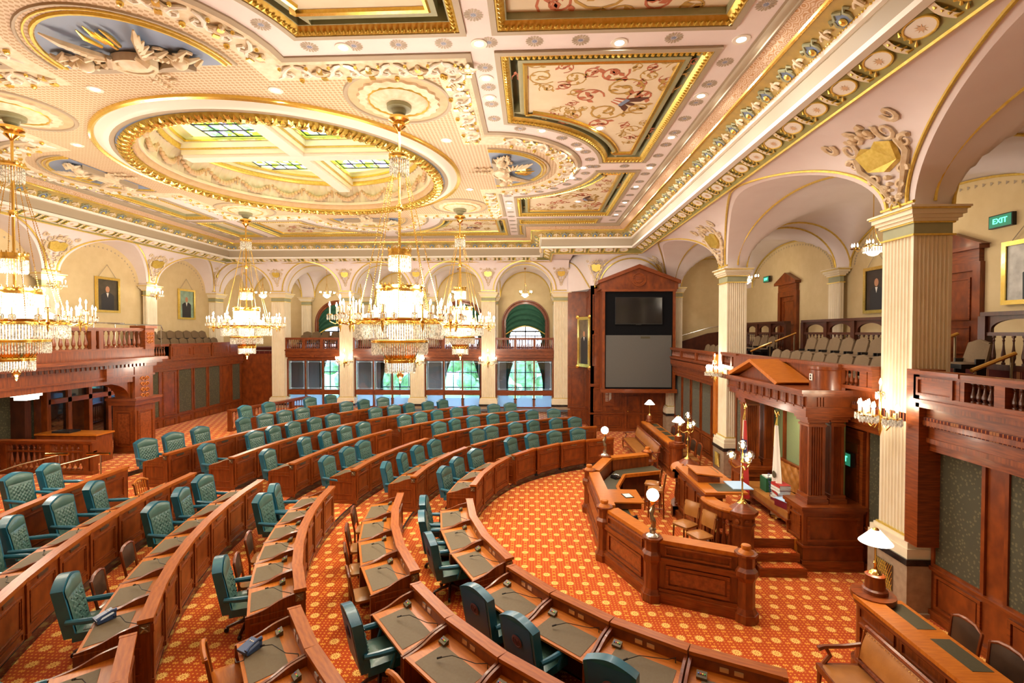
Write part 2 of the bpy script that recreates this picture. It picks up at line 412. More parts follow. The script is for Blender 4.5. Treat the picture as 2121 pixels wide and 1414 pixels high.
for k in range(1, 8):
    r0 = RK[k]+.06; r1 = (RK[k+1]+.10) if k < 7 else 40
    a0 = [0, 104, 104, 104, 108, 118, 126, 132][k]; a1 = 262
    inner = [(RC[0]+(r0+rfix(a))*cos(R_(a)), RC[1]+(r0+rfix(a))*sin(R_(a))) for a in [a0+(a1-a0)*i/90 for i in range(91)]]
    outer = [(RC[0]+r1*cos(R_(a)), RC[1]+r1*sin(R_(a))) for a in [a0+(a1-a0)*i/90 for i in range(91)]]
    pl = clip_poly(inner+outer[::-1], XL-4, 2.6, -2.5, YF+1)
    t = struct(MB().prism(pl, TIER*(k-1)-.02, TIER*k).build('floor_tier', 'carpet'))
    rs = MB(); inn = [q for q in inner if XL-4 < q[0] and -2.5 < q[1] < YF]
    rs.sweep(inn, [(.03, TIER*(k-1)), (.03, TIER*k+.012), (-.02, TIER*k+.012)]).build('riser', 'marble', t)
ZB = TIER*7                                  # level of the walkway behind the rows
# ================================================================== right, far and left arcades
def frame(side):
    if side == 'R': return lambda s, d, z: (6.7+d, s, z)
    if side == 'F': return lambda s, d, z: (s, YF+d, z)
    return lambda s, d, z: (-17.9-d, s, z)
CAPZ = 7.2; CROWN = 1.6
SIDES = {'R': dict(piers=[(.75, 1.5), (8.8, 9.55), (16.9, 17.65), (24.2, 24.95)], depth=4.1, cove=1.42, t0=.65),
         'F': dict(piers=[(x-.4, x+.4) for x in (-18.25, -14.27, -10.39, -6.39, -2.41, 1.59)], depth=3.7, cove=.62, t0=.75),
         'L': dict(piers=[(y-.33, y+.33) for y in (2.9, 7.7, 12.5, 17.3, 22.1, 26.7)], depth=.4, cove=1.1, t0=9)}
def zl(sd, s):
    ps = SIDES[sd]['piers']
    for (a0, a1), (b0, b1) in zip(ps, ps[1:]):
        if a1 < s < b0:
            m = (a1+b0)/2; h = (b0-a1)/2; return CAPZ+CROWN*math.sqrt(max(0, 1-((s-m)/h)**2))
    return CAPZ
def covep(sd, z):
    q = min(1, max(0, (z-CAPZ)/1.66)); ph = math.asin(q); return -SIDES[sd]['cove']*(1-cos(ph))
def zt(sd, d):
    t0 = SIDES[sd]['t0']; D = SIDES[sd]['depth']
    if d <= t0 or t0 > D: return CAPZ
    m = (t0+D)/2; h = (D-t0)/2; return CAPZ+CROWN*.97*math.sqrt(max(0, 1-((d-m)/h)**2))
VAULT = {}
for sd, P in SIDES.items():
    fr = frame(sd); ps = P['piers']; D = P['depth']
    ss = []
    for i, (a, b) in enumerate(ps):
        ss += [a, (a+b)/2, b]
        if i < len(ps)-1:
            n = 40; c = ps[i+1][0]
            ss += [(b+c)/2-(c-b)/2*cos(PI*j/n) for j in range(1, n)]
    mb = MB()
    # pendentives on the cove
    nv = 10
    def fa(u, v):
        s = ss[round(u*(len(ss)-1))]; z0 = zl(sd, s); z = z0+(8.87-z0)*v; return fr(s, covep(sd, z), z)
    mb.grid(fa, len(ss)-1, nv)
    # groin vault behind
    if D < 1: dd = [0, D]
    else:
        t0 = P['t0']; dd = [0, .3, t0]+[(t0+D)/2-(D-t0)/2*cos(PI*j/24) for j in range(1, 24)]+[D]
    def fb(u, v):
        s = ss[round(u*(len(ss)-1))]; d = dd[round(v*(len(dd)-1))]; z = zl(sd, s)
        return fr(s, d+covep(sd, z)*max(0, 1-d/.3) if d < .3 else d, max(z, zt(sd, d)))
    mb.grid(fb, len(ss)-1, len(dd)-1)
    VAULT[sd] = struct(mb.build('ceiling_vault', 'plaster', sharp=1.1))
    # gilt mouldings that follow the arches
    for (a0, a1), (b0, b1) in zip(ps, ps[1:]):
        m = (a1+b0)/2; h = (b0-a1)/2
        for off, dd_, r in ((.13, None, .032), (-.02, .34, .03)):
            pts = []
            for j in range(41):
                t = PI*j/40; s = m-(h+off)*cos(t); z = CAPZ+.10+(CROWN+min(off, .05)-.10)*sin(t)
                pts.append(fr(s, (covep(sd, z)-.025) if dd_ is None else dd_, z))
            if dd_ is None or D > 1: MB().tube(pts, r, 5).build('arch_moulding', 'goldpaint', VAULT[sd])
        if D > 1:       # lunette line on the back wall and transverse arch lines
            MB().tube([fr(m-(h-.03)*cos(PI*j/32), D-.03, CAPZ+(CROWN-.04)*sin(PI*j/32)) for j in range(33)], .03, 5).build('arch_moulding', 'goldpaint', VAULT[sd])
    if D > 1:
        t0 = P['t0']
        for (a, b) in ps:
            for s in (a-.02, b+.02):
                MB().tube([fr(s, (t0+D)/2-(D-t0)/2*cos(PI*j/24), CAPZ-.02+(CROWN*.97)*sin(PI*j/24)) for j in range(25)], .03, 5).build('arch_moulding', 'goldpaint', VAULT[sd])
    for (a, b) in ps:   # the little bar that closes the lines above each capital
        p = MB()
        for q in ((a-.02, b+.02),): p.tube([fr(q[0], -.02, CAPZ+.1), fr(q[1], -.02, CAPZ+.1)], .03, 5)
        p.build('arch_moulding', 'goldpaint', VAULT[sd])

# ------------------------------------------------------------------ walls
# back walls of the upper galleries
wr = struct(MB().box(10.8, -1, 3.4, 11.1, 25.5, 9.2).build('wall_right', 'wall'))
wl = struct(MB().box(-18.6, -2, 3.4, -18.28, 27, 9.2).build('wall_left', 'wall'))
GL = 3.95                                    # gallery floor
# the far gallery wall has an arched window in every bay
FX = [-18.25, -14.27, -10.39, -6.39, -2.41, 1.59]
FB = [((FX[i]+FX[i+1])/2) for i in range(5)]
YB = YF+3.7
outer = [(-18.7, 3.4), (2.6, 3.4), (2.6, 9.2), (-18.7, 9.2)]
WW = 1.30; WS = 5.55                         # window half-width, springing height
hol = []
for x in FB[1:]:
    hol.append([(x-WW, 3.9)]+[(x+WW, 3.9)]+[(x+WW*cos(PI*j/20), WS+WW*sin(PI*j/20)) for j in range(21)])
mb = MB(); mb.T = orient((1, 0, 0), (0, 0, 1), (0, -1, 0), (0, YB, 0))
mb.holes(outer, hol, 0); wf = struct(mb.build('wall_far', 'wall'))
for sd, P in SIDES.items():                  # stencilled leaf border round each lunette
    if sd == 'F': continue
    fr = frame(sd); ps = P['piers']; D = P['depth']; w_ = {'R': wr, 'L': wl}[sd]
    for (a0, a1), (b0, b1) in zip(ps, ps[1:]):
        m = (a1+b0)/2; h = (b0-a1)/2; mb = MB(); n = int(h*14)
        for j in range(1, n):
            t = PI*j/n; s = m-(h-.22)*cos(t); z = CAPZ+(CROWN-.2)*sin(t); c = Vector(fr(s, D-.012 if sd == 'R' else D-.03, z))
            ax = Vector(fr(1, 0, 0))-Vector(fr(0, 0, 0)); rr = .055
            q = [c+(ax*cos(k*PI/3)+Vector((0, 0, 1))*sin(k*PI/3))*rr*(1 if k % 2 else .5) for k in range(6)]
            mb.add(q, [tuple(range(6))])
        tag(mb.build('stencil_border', 'taupe', w_), kind='stuff')
# ================================================================== columns
def fluted(mb, x0, x1, y0, y1, z0, z1, n):
    """square shaft with rounded flutes cut into its four faces"""
    pts = []
    def side(a, b, k):
        a = Vector(a); b = Vector(b); d = b-a; L = d.length; d.normalize(); nn = Vector((d.y, -d.x)); e = .05; w_ = (L-2*e)/k
        pts.append(a)
        for i in range(k):
            s0 = e+i*w_+w_*.12; s1 = e+(i+1)*w_-w_*.12
            for j in range(5):
                t = j/4; pts.append(a+d*(s0+(s1-s0)*t)-nn*(.030*sin(PI*t)))
    side((x0, y0), (x1, y0), n); side((x1, y0), (x1, y1), n); side((x1, y1), (x0, y1), n); side((x0, y1), (x0, y0), n)
    k = len(pts)
    mb.add([(p.x, p.y, z0) for p in pts]+[(p.x, p.y, z1) for p in pts], [(i, (i+1) % k, k+(i+1) % k, k+i) for i in range(k)])
def stack(mb, x0, x1, y0, y1, layers):
    for o, z0, z1 in layers: mb.box(x0-o, y0-o, z0, x1+o, y1+o, z1)
def column(name, label, x0, x1, y0, y1, zf, n=7, plinth=True, base=.95, cap=CAPZ):
    t = empty(name, ((x0+x1)/2, (y0+y1)/2, zf), label=label, cat='column')
    mb = MB(); fluted(mb, x0, x1, y0, y1, zf+base, cap-.5, n); mb.build('shaft', 'cream', t, world=True, sharp=.9)
    mb = MB(); stack(mb, x0, x1, y0, y1, [(.0, cap-.47, cap-.28)]); mb.build('neck_band', 'sage', t, world=True)
    mb = MB(); stack(mb, x0, x1, y0, y1, [(.035, cap-.50, cap-.47), (.03, cap-.28, cap-.255), (.16, cap-.06, cap-.035)]); mb.build('gilt_fillet', 'goldpaint', t, world=True)
    mb = MB(); stack(mb, x0, x1, y0, y1, [(.05, cap-.255, cap-.20), (.09, cap-.2, cap-.14), (.13, cap-.14, cap-.06), (.18, cap-.035, cap)]); mb.build('capital', 'cream', t, world=True)
    if plinth:
        mb = MB(); stack(mb, x0, x1, y0, y1, [(.035, zf+base-.03, zf+base)]); mb.build('gilt_fillet', 'goldpaint', t, world=True)
        mb = MB(); stack(mb, x0, x1, y0, y1, [(.06, zf+base-.08, zf+base-.03), (.10, zf+base-.19, zf+base-.08), (.12, zf+base-.36, zf+base-.19)]); mb.build('column_base', 'cream', t, world=True)
        mb = MB(); stack(mb, x0, x1, y0, y1, [(.15, zf+base-.47, zf+base-.36)]); mb.build('marble_course', 'marble', t, world=True)
        mb = MB(); stack(mb, x0, x1, y0, y1, [(.12, zf, zf+base-.47), (.17, zf, zf+.07)]); mb.build('pedestal', 'stone', t, world=True)
    return t
c1 = column('fluted_column', 'nearest fluted cream column, at the right beside the press desk lamp', 6.7, 7.36, 8.8, 9.55, 0, 8, base=1.38)
c2 = column('fluted_column', 'fluted cream column at the far side of the rostrum canopy', 6.7, 7.36, 16.9, 17.65, 0, 8, base=1.38)
c3 = column('fluted_column', 'fluted cream column half hidden behind the screen cabinet', 6.7, 7.36, 24.0, 24.75, 0, 8, base=1.38)
for c_, y in ((c1, 8.8), (c2, 16.9)):      # grille in the pedestal
    mb = MB(); mb.box(6.555, y+.2, .28, 6.575, y+.62, .75); mb.build('vent_plate', 'bronze', c_, world=True)
    mb = MB()
    for i in range(9):
        mb.tube([(6.55, y+.2+.42*i/9, .28), (6.55, y+.2+.42*min(1, (i+4)/9), .28+.47*min(1, (9-i)/4*1.0) if i > 5 else .75)], .007, 4)
        mb.tube([(6.55, y+.62-.42*i/9, .28), (6.55, y+.62-.42*min(1, (i+4)/9), .28+.47*min(1, (9-i)/4*1.0) if i > 5 else .75)], .007, 4)
    mb.build('vent_grille', 'goldpaint', c_, world=True)
names = ['in the far left corner', 'second from the left along the far wall', 'third from the left along the far wall', 'fourth from the left along the far wall', 'fifth from the left along the far wall', 'at the right end of the window wall']
for i, x in enumerate(FX):
    column('fluted_column', 'cream fluted column '+names[i], x-.38, x+.38, YF, YF+.7, ZB, 8, base=.62)
# pilasters against the gallery walls
for i, (a, b) in enumerate(SIDES['R']['piers'][1:3]):
    column('fluted_pilaster', 'cream fluted pilaster on the right gallery wall, %s' % ['beside the portrait', 'between the two gallery doors'][i], 10.50, 10.62, a+.05, b-.05, 3.9, 5, plinth=False, base=0)
for i, x in enumerate(FX[1:]):
    column('fluted_pilaster', 'slim cream pilaster between arched windows, %s from the left' % ORD[i], x-.3, x+.3, YB-.31, YB-.19, 3.9, 5, plinth=False, base=0)
for i, (a, b) in enumerate(SIDES['L']['piers'][2:5]):
    column('fluted_pilaster', 'cream fluted pilaster on the left gallery wall, %s' % ['at the picture edge', 'right of the nearest chandelier', 'between the two hanging portraits'][i], -18.09, -17.93, a, b, 3.9, 6, plinth=False, base=0)
# ================================================================== cornice
CX0 = 4.72; CXL = -16.4; CYF = 25.6; JX = .46; JY = 23.0
cpath = [(CX0, -1.5), (CX0, JY), (JX, JY), (JX, CYF), (CXL, CYF), (CXL, -1.5)]
Zc = 9.95
cor = struct(MB().sweep(cpath, [(.0, 9.02), (.0, 9.43)]).build('trim_1', 'taupe'))
MB().sweep(cpath, [(-.10, 8.97), (.05, 8.97), (.05, 9.06), (.0, 9.06)]).build('lower_fillet', 'white', cor)
MB().sweep(cpath, [(0, 9.40), (.07, 9.41), (.08, 9.46), (.10, 9.48)]).build('upper_fillet', 'white', cor)
fz = [(.10, 9.48), (.15, 9.52), (.22, 9.59), (.33, 9.66), (.46, 9.71)]
MB().sweep(cpath, fz).build('frieze', 'mustard', cor)
MB().sweep(cpath, [(.46, 9.70), (.48, 9.685), (.52, 9.70), (.53, 9.74)]).build('gilt_moulding', 'gold', cor)
MB().sweep(cpath, [(.53, 9.74), (.76, 9.86)]).build('scroll_band', 'swirl', cor)
MB().sweep(cpath, [(.76, 9.86), (.76, 9.84), (.80, 9.84), (.80, 9.88), (.86, 9.90), (.90, Zc-.004), (.95, Zc-.004)]).build('inner_moulding', 'taupe', cor)
# painted roll under the fascia, and the gold line below it
roll = [(-.10, 8.97), (-.12, 9.0), (-.20, 8.99), (-.32, 8.95), (-.44, 8.89), (-.52, 8.81)]
MB().sweep(cpath, roll).build('painted_roll', 'olive', cor)
MB().sweep(cpath, [(-.52, 8.81), (-.54, 8.78), (-.58, 8.79), (-.56, 8.86)]).build('gilt_line', 'goldpaint', cor)
# soffit between the cornice and the coves
MB().sweep(cpath, [(-.50, 8.87), (-1.6, 8.90)]).build('soffit', 'plaster', cor)
def along(path, step, start=.4):
    """points and directions at equal steps along a plan path"""
    out = []
    for a, b in zip(path, path[1:]):
        a = Vector(a); b = Vector(b); L = (b-a).length; d = (b-a)/L; n = max(1, round(L/step)); s = L/n
        for i in range(n): out.append((a+d*(s*(i+.5)), d))
    return out
# frieze ornament: blue-leaved cartouche with a gold egg, and a pale volute between
mb = MB()
for sx in (-1, 1):
    mb.tube([(sx*.10, .0, 0), (sx*.13, .08, -.01), (sx*.10, .16, -.01), (sx*.16, .20, 0), (sx*.20, .14, 0)], [.028, .03, .026, .03, .02], 5)
mb.tube([(-.08, .17, -.01), (0, .25, -.02), (.08, .17, -.01)], .03, 5)
o_car = mb.mesh('cartouche', 'sage')
mb = MB(); mb.add([(0, .24, -.022), (.05, .15, -.02), (.13, .17, -.02), (.10, .07, -.02), (.12, -.01, -.02), (-.12, -.01, -.02), (-.10, .07, -.02), (-.13, .17, -.02), (-.05, .15, -.02)], [tuple(range(9))])
o_leaf = mb.mesh('blue_leaf', 'bluepaint')
mb = MB(); mb.T = Matrix.Diagonal((1, 1.25, 1, 1)); mb.sph((0, .05, -.035), .055, 10, 6, .8); o_egg = mb.mesh('gilt_egg', 'gold')
mb = MB()
for sx in (-1, 1):
    mb.tube([(sx*(.03+.085*cos(t)*(1-t/9)), .08+.085*sin(t)*(1-t/9), -.02) for t in [j*.5 for j in range(11)]], [.024-.0012*j for j in range(11)], 5)
mb.tube([(0, .02, -.02), (0, .14, -.03), (0, .22, -.02)], [.03, .035, .01], 5)
o_vol = mb.mesh('volute', 'ivory')
mb = MB()
for i in range(12): mb.sph((-.36+.06*i+.03, 0, 0), .022 if i % 2 else .016, 6, 4)
o_bead = mb.mesh('bead_row', 'gold')
mb = MB(); n = 18; mb.add([(.215*cos(2*PI*i/n), .15*sin(2*PI*i/n), -.012) for i in range(n)], [tuple(range(n))]); o_oval = mb.mesh('white_oval', 'white')
mb = MB(); mb.add([((.085 if i % 2 else .035)*cos(2*PI*i/18), (.085 if i % 2 else .035)*sin(2*PI*i/18)-.02, -.016) for i in range(18)], [tuple(range(18))]); o_star = mb.mesh('painted_star', 'peach')
mb = MB(); mb.tube([(.225*cos(t), .16*sin(t), -.01) for t in [2*PI*i/24 for i in range(24)]], .018, 5, closed=True); o_oring = mb.mesh('oval_rim', 'goldpaint')
mb = MB()
for sx in (-1, 1):
    for i in range(5):
        mb.tube([(sx*(.02+.02*i), -.20+.09*i, 0), (sx*(.07+.01*i), -.17+.09*i, -.035), (sx*(.115), -.12+.09*i, -.01)], [.012, .024, .004], 5)
o_wreath = mb.mesh('leaf_spray', 'goldpaint')
mb = MB()
mb.add([(-.05+.03*sin(t*3), -.2+.4*t, -.02-.02*sin(PI*t)) for t in [i/8 for i in range(9)]]+[(.05+.03*sin(t*3), -.2+.4*t, -.02-.02*sin(PI*t)) for t in [i/8 for i in range(9)]], [(i, i+1, i+10, i+9) for i in range(8)])
o_rib = mb.mesh('painted_ribbon', 'cream')
for i, (p, d) in enumerate(along(cpath, .76)):
    if p.y < 2.5: continue
    n = Vector((-d.y, d.x)); X_ = (d.x, d.y, 0)
    # local y runs up the frieze slope, local z points out of it, into the wall
    up = Vector((n.x*.28, n.y*.28, .20)).normalized(); nz = Vector(X_).cross(up)
    base = Vector((p.x+n.x*.13, p.y+n.y*.13, 9.50))
    Mx = orient(X_, up, nz, base)
    def pl(me, off=0, dz=0):
        o = put(me, cor); o.matrix_local = Mx @ Matrix.Translation((off, 0, dz)); return o
    pl(o_car); pl(o_leaf); pl(o_egg); pl(o_vol, .38)
    o = put(o_bead, cor); o.matrix_local = orient(X_, (0, 0, 1), Vector(X_).cross(Vector((0, 0, 1))), (p.x+n.x*.105, p.y+n.y*.105, 9.485))
    # the painted roll below: an oval medallion with a star, leaf sprays and a ribbon
    dn = Vector((-n.x*.30, -n.y*.30, -.14)).normalized(); up2 = -dn; nz2 = Vector(X_).cross(up2)
    Mr = orient(X_, up2, nz2, (p.x-n.x*.30, p.y-n.y*.30, 8.95))
    for me, off, dz in ((o_oval, 0, 0), (o_star, 0, 0), (o_oring, 0, 0), (o_wreath, .31, 0), (o_rib, .39, 0)):
        o = put(me, cor); o.matrix_local = Mr @ Matrix.Translation((off, 0, dz))
# ------------------------------------------------------------------ cartouches on the pendentives
def spiral(c, r0, turns, sgn, n=14, a0=0): return [(c[0]+sgn*r0*(1-.8*i/n)*cos(a0+2*PI*turns*i/n), c[1]+r0*(1-.8*i/n)*sin(a0+2*PI*turns*i/n), -.03) for i in range(n+1)]
mb = MB(); mb.prism([(-.28, -.18), (0, -.30), (.28, -.18), (.34, .12), (.14, .20), (0, .14), (-.14, .20), (-.34, .12)], -.07, 0); o_plate = mb.mesh('gilt_plate', 'goldpaint')
mb = MB()
for sx in (-1, 1):
    for c, r0, tn, a0 in (((.36, .26), .14, 1.3, 2.2), ((.50, .05), .10, 1.2, .5), ((.26, -.36), .11, 1.3, -.6), ((.17, -.62), .09, 1.2, 1.0), ((.62, .40), .10, 1.2, 3.0), ((.10, -.86), .07, 1.2, .2), ((.12, .34), .10, 1.2, 1.2)):
        mb.tube(spiral((sx*c[0], c[1]), r0, tn, sx, 12, a0), [.036-.002*i for i in range(13)], 5)
    mb.tube([(sx*.40, .12, -.02), (sx*.44, -.1, -.04), (sx*.32, -.30, -.04), (sx*.20, -.55, -.03), (sx*.10, -.80, -.03), (0, -1.0, -.02)], [.05, .045, .045, .035, .03, .015], 5)
for i in range(5): mb.sph((-.16+.08*i, .32+.03*(i % 2), -.06), .05, 8, 5)
for i in range(4): mb.sph((0, -.42-.13*i, -.05), .055-.008*i, 7, 4)
o_scr = mb.mesh('scrollwork', 'relief_tan')
mb = MB(); mb.tube([(.09*cos(t), -1.05+.13*sin(t), -.02) for t in [2*PI*i/12 for i in range(12)]], .016, 4, closed=True); o_loop = mb.mesh('gilt_loop', 'goldpaint')
def bent(me, sd, k):
    """the ornament wrapped onto the curve of the cove"""
    fr = frame(sd); m = me.copy(); m.name = me.name; fl = 1 if sd != 'F' else -1
    for v in m.vertices:
        x, y, z = v.co; zw = 8.20+y*k*(.85 if y > 0 else .68); v.co = fr(x*k*(.8 if sd == 'F' else 1.0), covep(sd, zw)+z*k*1.1-.015, zw)
    m.update(); return m
for sd, P in SIDES.items():
    ms = [bent(me, sd, {'R': 1.30, 'F': .80, 'L': 1.0}[sd]) for me in (o_plate, o_scr, o_loop)]
    ax = Vector(frame(sd)(1, 0, 0))-Vector(frame(sd)(0, 0, 0))
    for (a, b) in P['piers']:
        for m in ms: put(m, VAULT[sd], ax*((a+b)/2))
# ================================================================== flat ceiling with coffers and dome
DC = (-7.1, 14.6); DR = 4.84; HS = 5.91; AR = 2.55      # dome centre and radius, half side of the square, apse radius
NA = 20
def cross_outline(o):
    """square with a half-round apse on each side, drawn in by o (counter-clockwise)"""
    h = HS-o; r = AR-o; pts = []
    for k in range(4):
        a = k*90; ca, sa = cos(R_(a)), sin(R_(a))
        loc = [(h, -h), (h, -r)]+[(h+o*0+r*sin(PI*j/NA)*1.0, -r*cos(PI*j/NA)) for j in range(1, NA)]+[(h, r)]
        for x, y in loc: pts.append((DC[0]+x*ca-y*sa, DC[1]+x*sa+y*ca))
    return pts
CO = .70                                               # apse-to-coffer margin
def coffer_quarter(x0, x1, y0, y1, cx, cy, rr, n=18):
    """rectangle with a round bite of radius rr about (cx, cy) taken out of one corner"""
    pts = []
    corners = [(x0, y0), (x1, y0), (x1, y1), (x0, y1)]
    for (x, y) in corners:
        if math.hypot(x-cx, y-cy) > rr-.001: pts.append((x, y)); continue
        # bitten corner: where the circle meets the two sides
        prv = corners[corners.index((x, y))-1]; nxt = corners[(corners.index((x, y))+1) % 4]
        def hit(p):
            if abs(p[0]-x) < 1e-6:
                s = math.sqrt(max(0, rr*rr-(x-cx)**2)); return (x, cy+s*(1 if p[1] > cy else -1))
            s = math.sqrt(max(0, rr*rr-(y-cy)**2)); return (cx+s*(1 if p[0] > cx else -1), y)
        p, q = hit(prv), hit(nxt); a0 = math.atan2(p[1]-cy, p[0]-cx); a1 = math.atan2(q[1]-cy, q[0]-cx)
        while a1-a0 > PI: a1 -= 2*PI
        while a0-a1 > PI: a1 += 2*PI
        pts += [(cx+rr*cos(a0+(a1-a0)*j/n), cy+rr*sin(a0+(a1-a0)*j/n)) for j in range(n+1)]
    return pts
RB = AR+CO
cxr = DC[0]+HS; cyn = DC[1]-HS; cyf = DC[1]+HS; cxl = DC[0]-HS
XA0, XA1 = cxr+.62, 3.2
big = [coffer_quarter(XA0, XA1, cyn-.02, DC[1]-.45, cxr, DC[1], RB), coffer_quarter(XA0, XA1, DC[1]+.45, cyf+.02, cxr, DC[1], RB),
       coffer_quarter(DC[0]+.45, cxr, 3.6, cyn-.72, DC[0], cyn, RB), coffer_quarter(cxl, DC[0]-.45, 3.6, cyn-.72, DC[0], cyn, RB),
       coffer_quarter(DC[0]+.45, cxr, cyf+.62, 24.45, DC[0], cyf, RB), coffer_quarter(cxl, DC[0]-.45, cyf+.62, 24.45, DC[0], cyf, RB)]
small = [[(XA0, 5.0), (XA1, 5.0), (XA1, cyn-.72), (XA0, cyn-.72)], [(XA0, cyf+.62), (XA1-.3, cyf+.62), (XA1-.3, 21.95), (XA0, 21.95)],
         [(-15.1, cyn), (-13.75, cyn), (-13.75, DC[1]-2.9), (-15.1, DC[1]-.5)], [(-15.1, DC[1]+.5), (-13.75, DC[1]+2.9), (-13.75, cyf), (-15.1, cyf)],
         [(-15.1, cyf+.6), (-13.75, cyf+.6), (-13.75, 24.4), (-15.1, 24.4)], [(-.6, 22.2), (-.05, 22.2), (-.05, 24.3), (-.6, 24.3)]]
def ccw(p):
    a = sum(p[i-1][0]*p[i][1]-p[i][0]*p[i-1][1] for i in range(len(p))); return p if a > 0 else p[::-1]
big = [ccw(p) for p in big]; small = [ccw(p) for p in small]
outline = [(CX0-.9, -1.5), (CX0-.9, JY-.9), (JX-.9, JY-.9), (JX-.9, CYF-.9), (CXL+.9, CYF-.9), (CXL+.9, -1.5)]
crs = cross_outline(0)
ceil = struct(MB().holes(outline, big+small+[crs], Zc).build('ceiling', 'plaster'))
# patterned field between carved border and dome
inner = offset(crs, .60, True); circ = arc(*DC, DR+.05, 0, 360, 96)[:-1]
MB().holes(inner, [circ], Zc-.06).build('stencilled_field', 'lattice', ceil)
MB().sweep(crs, [(0, Zc), (.0, Zc-.05), (.05, Zc-.07), (.09, Zc-.05), (.50, Zc-.10), (.60, Zc-.06)], True).build('carved_border', 'ivory', ceil)
MB().sweep(crs, [(-.10, Zc-.002), (-.10, Zc-.03), (0, Zc-.05)], True).build('border_edge', 'taupe', ceil)
# ---- carved border: scroll pair, palmette and gilt bosses, repeated
mb = MB()
for sx in (-1, 1):
    mb.tube([(sx*.03, .05, -.01), (sx*.12, .07, -.03), (sx*.22, .16, -.035), (sx*.25, .28, -.035), (sx*.17, .35, -.035), (sx*.09, .30, -.035), (sx*.11, .22, -.035), (sx*.17, .24, -.03)], [.02, .035, .042, .042, .036, .03, .026, .02], 6)
    mb.tube([(sx*.26, .26, -.02), (sx*.33, .36, -.03), (sx*.42, .40, -.03)], [.035, .03, .02], 5)
o_scroll = mb.mesh('carved_scroll', 'white')
mb = MB()
for i in range(7):
    a = R_(-66+22*i); mb.tube([(0, .16, -.02), (.10*sin(a), .16+.12*cos(a), -.06), (.20*sin(a), .16+.22*cos(a), -.03)], [.02, .035, .012], 5)
mb.sph((0, .14, -.03), .05, 8, 5); o_palm = mb.mesh('carved_palmette', 'ivory')
mb = MB(); mb.sph((0, .44, -.06), .052, 8, 5); mb.sph((.25, .06, -.05), .035, 8, 5); mb.sph((-.25, .06, -.05), .035, 8, 5)
mb.cb((.46, .20, -.05), (.10, .14, .05)); mb.cb((.46, .40, -.05), (.10, .10, .05)); o_boss = mb.mesh('gilt_boss', 'gold')
def place_along(loop, step, fn):
    L = []; n = len(loop)
    for i in range(n): L.append((Vector(loop[i]), Vector(loop[(i+1) % n])))
    tot = sum((b-a).length for a, b in L); k = round(tot/step); st = tot/k; s = st/2; acc = 0
    for a, b in L:
        l = (b-a).length
        while s < acc+l-1e-9:
            p = a+(b-a)*((s-acc)/l); fn(p, (b-a)/l); s += st
        acc += l
def bord(p, d):
    n = Vector((-d.y, d.x))
    mt = orient((d.x, d.y, 0), (n.x, n.y, 0), (0, 0, 1), (p.x+n.x*.06, p.y+n.y*.06, Zc-.06))
    for me in (o_scroll, o_palm, o_boss): o = put(me, ceil); o.matrix_local = mt @ (Matrix.Translation((.46, 0, 0)) if me is o_palm else Matrix())
place_along(crs, .92, bord)
# ---- coffers: recess, moulded frame, dropped painted panel with a gilt frame
mb_t = MB(); o_frames = []
mb = MB(); mb.tube([(0, 0, 0), (.02, .035, -.02), (0, .075, 0)], [.016, .03, .012], 5); mb.sph((.045, .04, 0), .017, 6, 4)
o_fl = mb
def leafrow(loop, inset, z, step=.10, mat='goldpaint', name='leaf_moulding'):
    src = [ (Vector(v), ) for v in o_fl.v]; out = MB()
    def f(p, d):
        n = Vector((-d.y, d.x)); out.T = orient((d.x, d.y, 0), (n.x, n.y, 0), (0, 0, 1), (p.x, p.y, z)); out.add(o_fl.v, o_fl.f)
    place_along(offset(loop, inset, True), step, f)
    return tag(out.build(name, mat, ceil), kind='stuff')
def paint_scroll(cx, cy, s, rot, mats, z, par):
    """painted arabesque: flat ribbons curling over a panel"""
    for nm, mt, items in mats:
        mb = MB()
        for (x, y, r0, tn, sg, a0, w_) in items:
            pts = [(x+sg*r0*(1-.85*i/18)*cos(a0+2*PI*tn*i/18), y+r0*(1-.85*i/18)*sin(a0+2*PI*tn*i/18)) for i in range(19)]
            L = offset(pts, w_, False); Rr = offset(pts, -w_, False)
            k = len(pts); mb.add([(p[0], p[1], 0) for p in L]+[(p[0], p[1], 0) for p in Rr], [(i, i+1, k+i+1, k+i) for i in range(k-1)])
            for i in range(2, 18, 3):
                p = Vector(pts[i]); d = (Vector(pts[i+1])-p).normalized(); n = Vector((-d.y, d.x))*(1 if i % 2 else -1)
                mb.add([(p.x, p.y, 0), (p.x+n.x*.10+d.x*.03, p.y+n.y*.10+d.y*.03, 0), (p.x+n.x*.13+d.x*.12, p.y+n.y*.13+d.y*.12, 0), (p.x+n.x*.03+d.x*.10, p.y+n.y*.03+d.y*.10, 0)], [(0, 1, 2, 3)])
        ob = mb.build(nm, mt, par, (cx, cy, z), rot); ob.scale = (s, s, 1)
M['pt_red'] = pbr('painted_red', (.50, .16, .08), .6); M['pt_ochre'] = pbr('painted_ochre', (.50, .32, .08), .6); M['pt_brown'] = pbr('painted_brown', (.10, .035, .02), .6)
M['canvas'] = pbr('painted_canvas', (.76, .66, .47), .6, c2=(.80, .71, .53), sc=3)
M['dkgreen'] = pbr('deep_green_recess', (.17, .22, .15), .6, c2=(.25, .24, .14), sc=2)
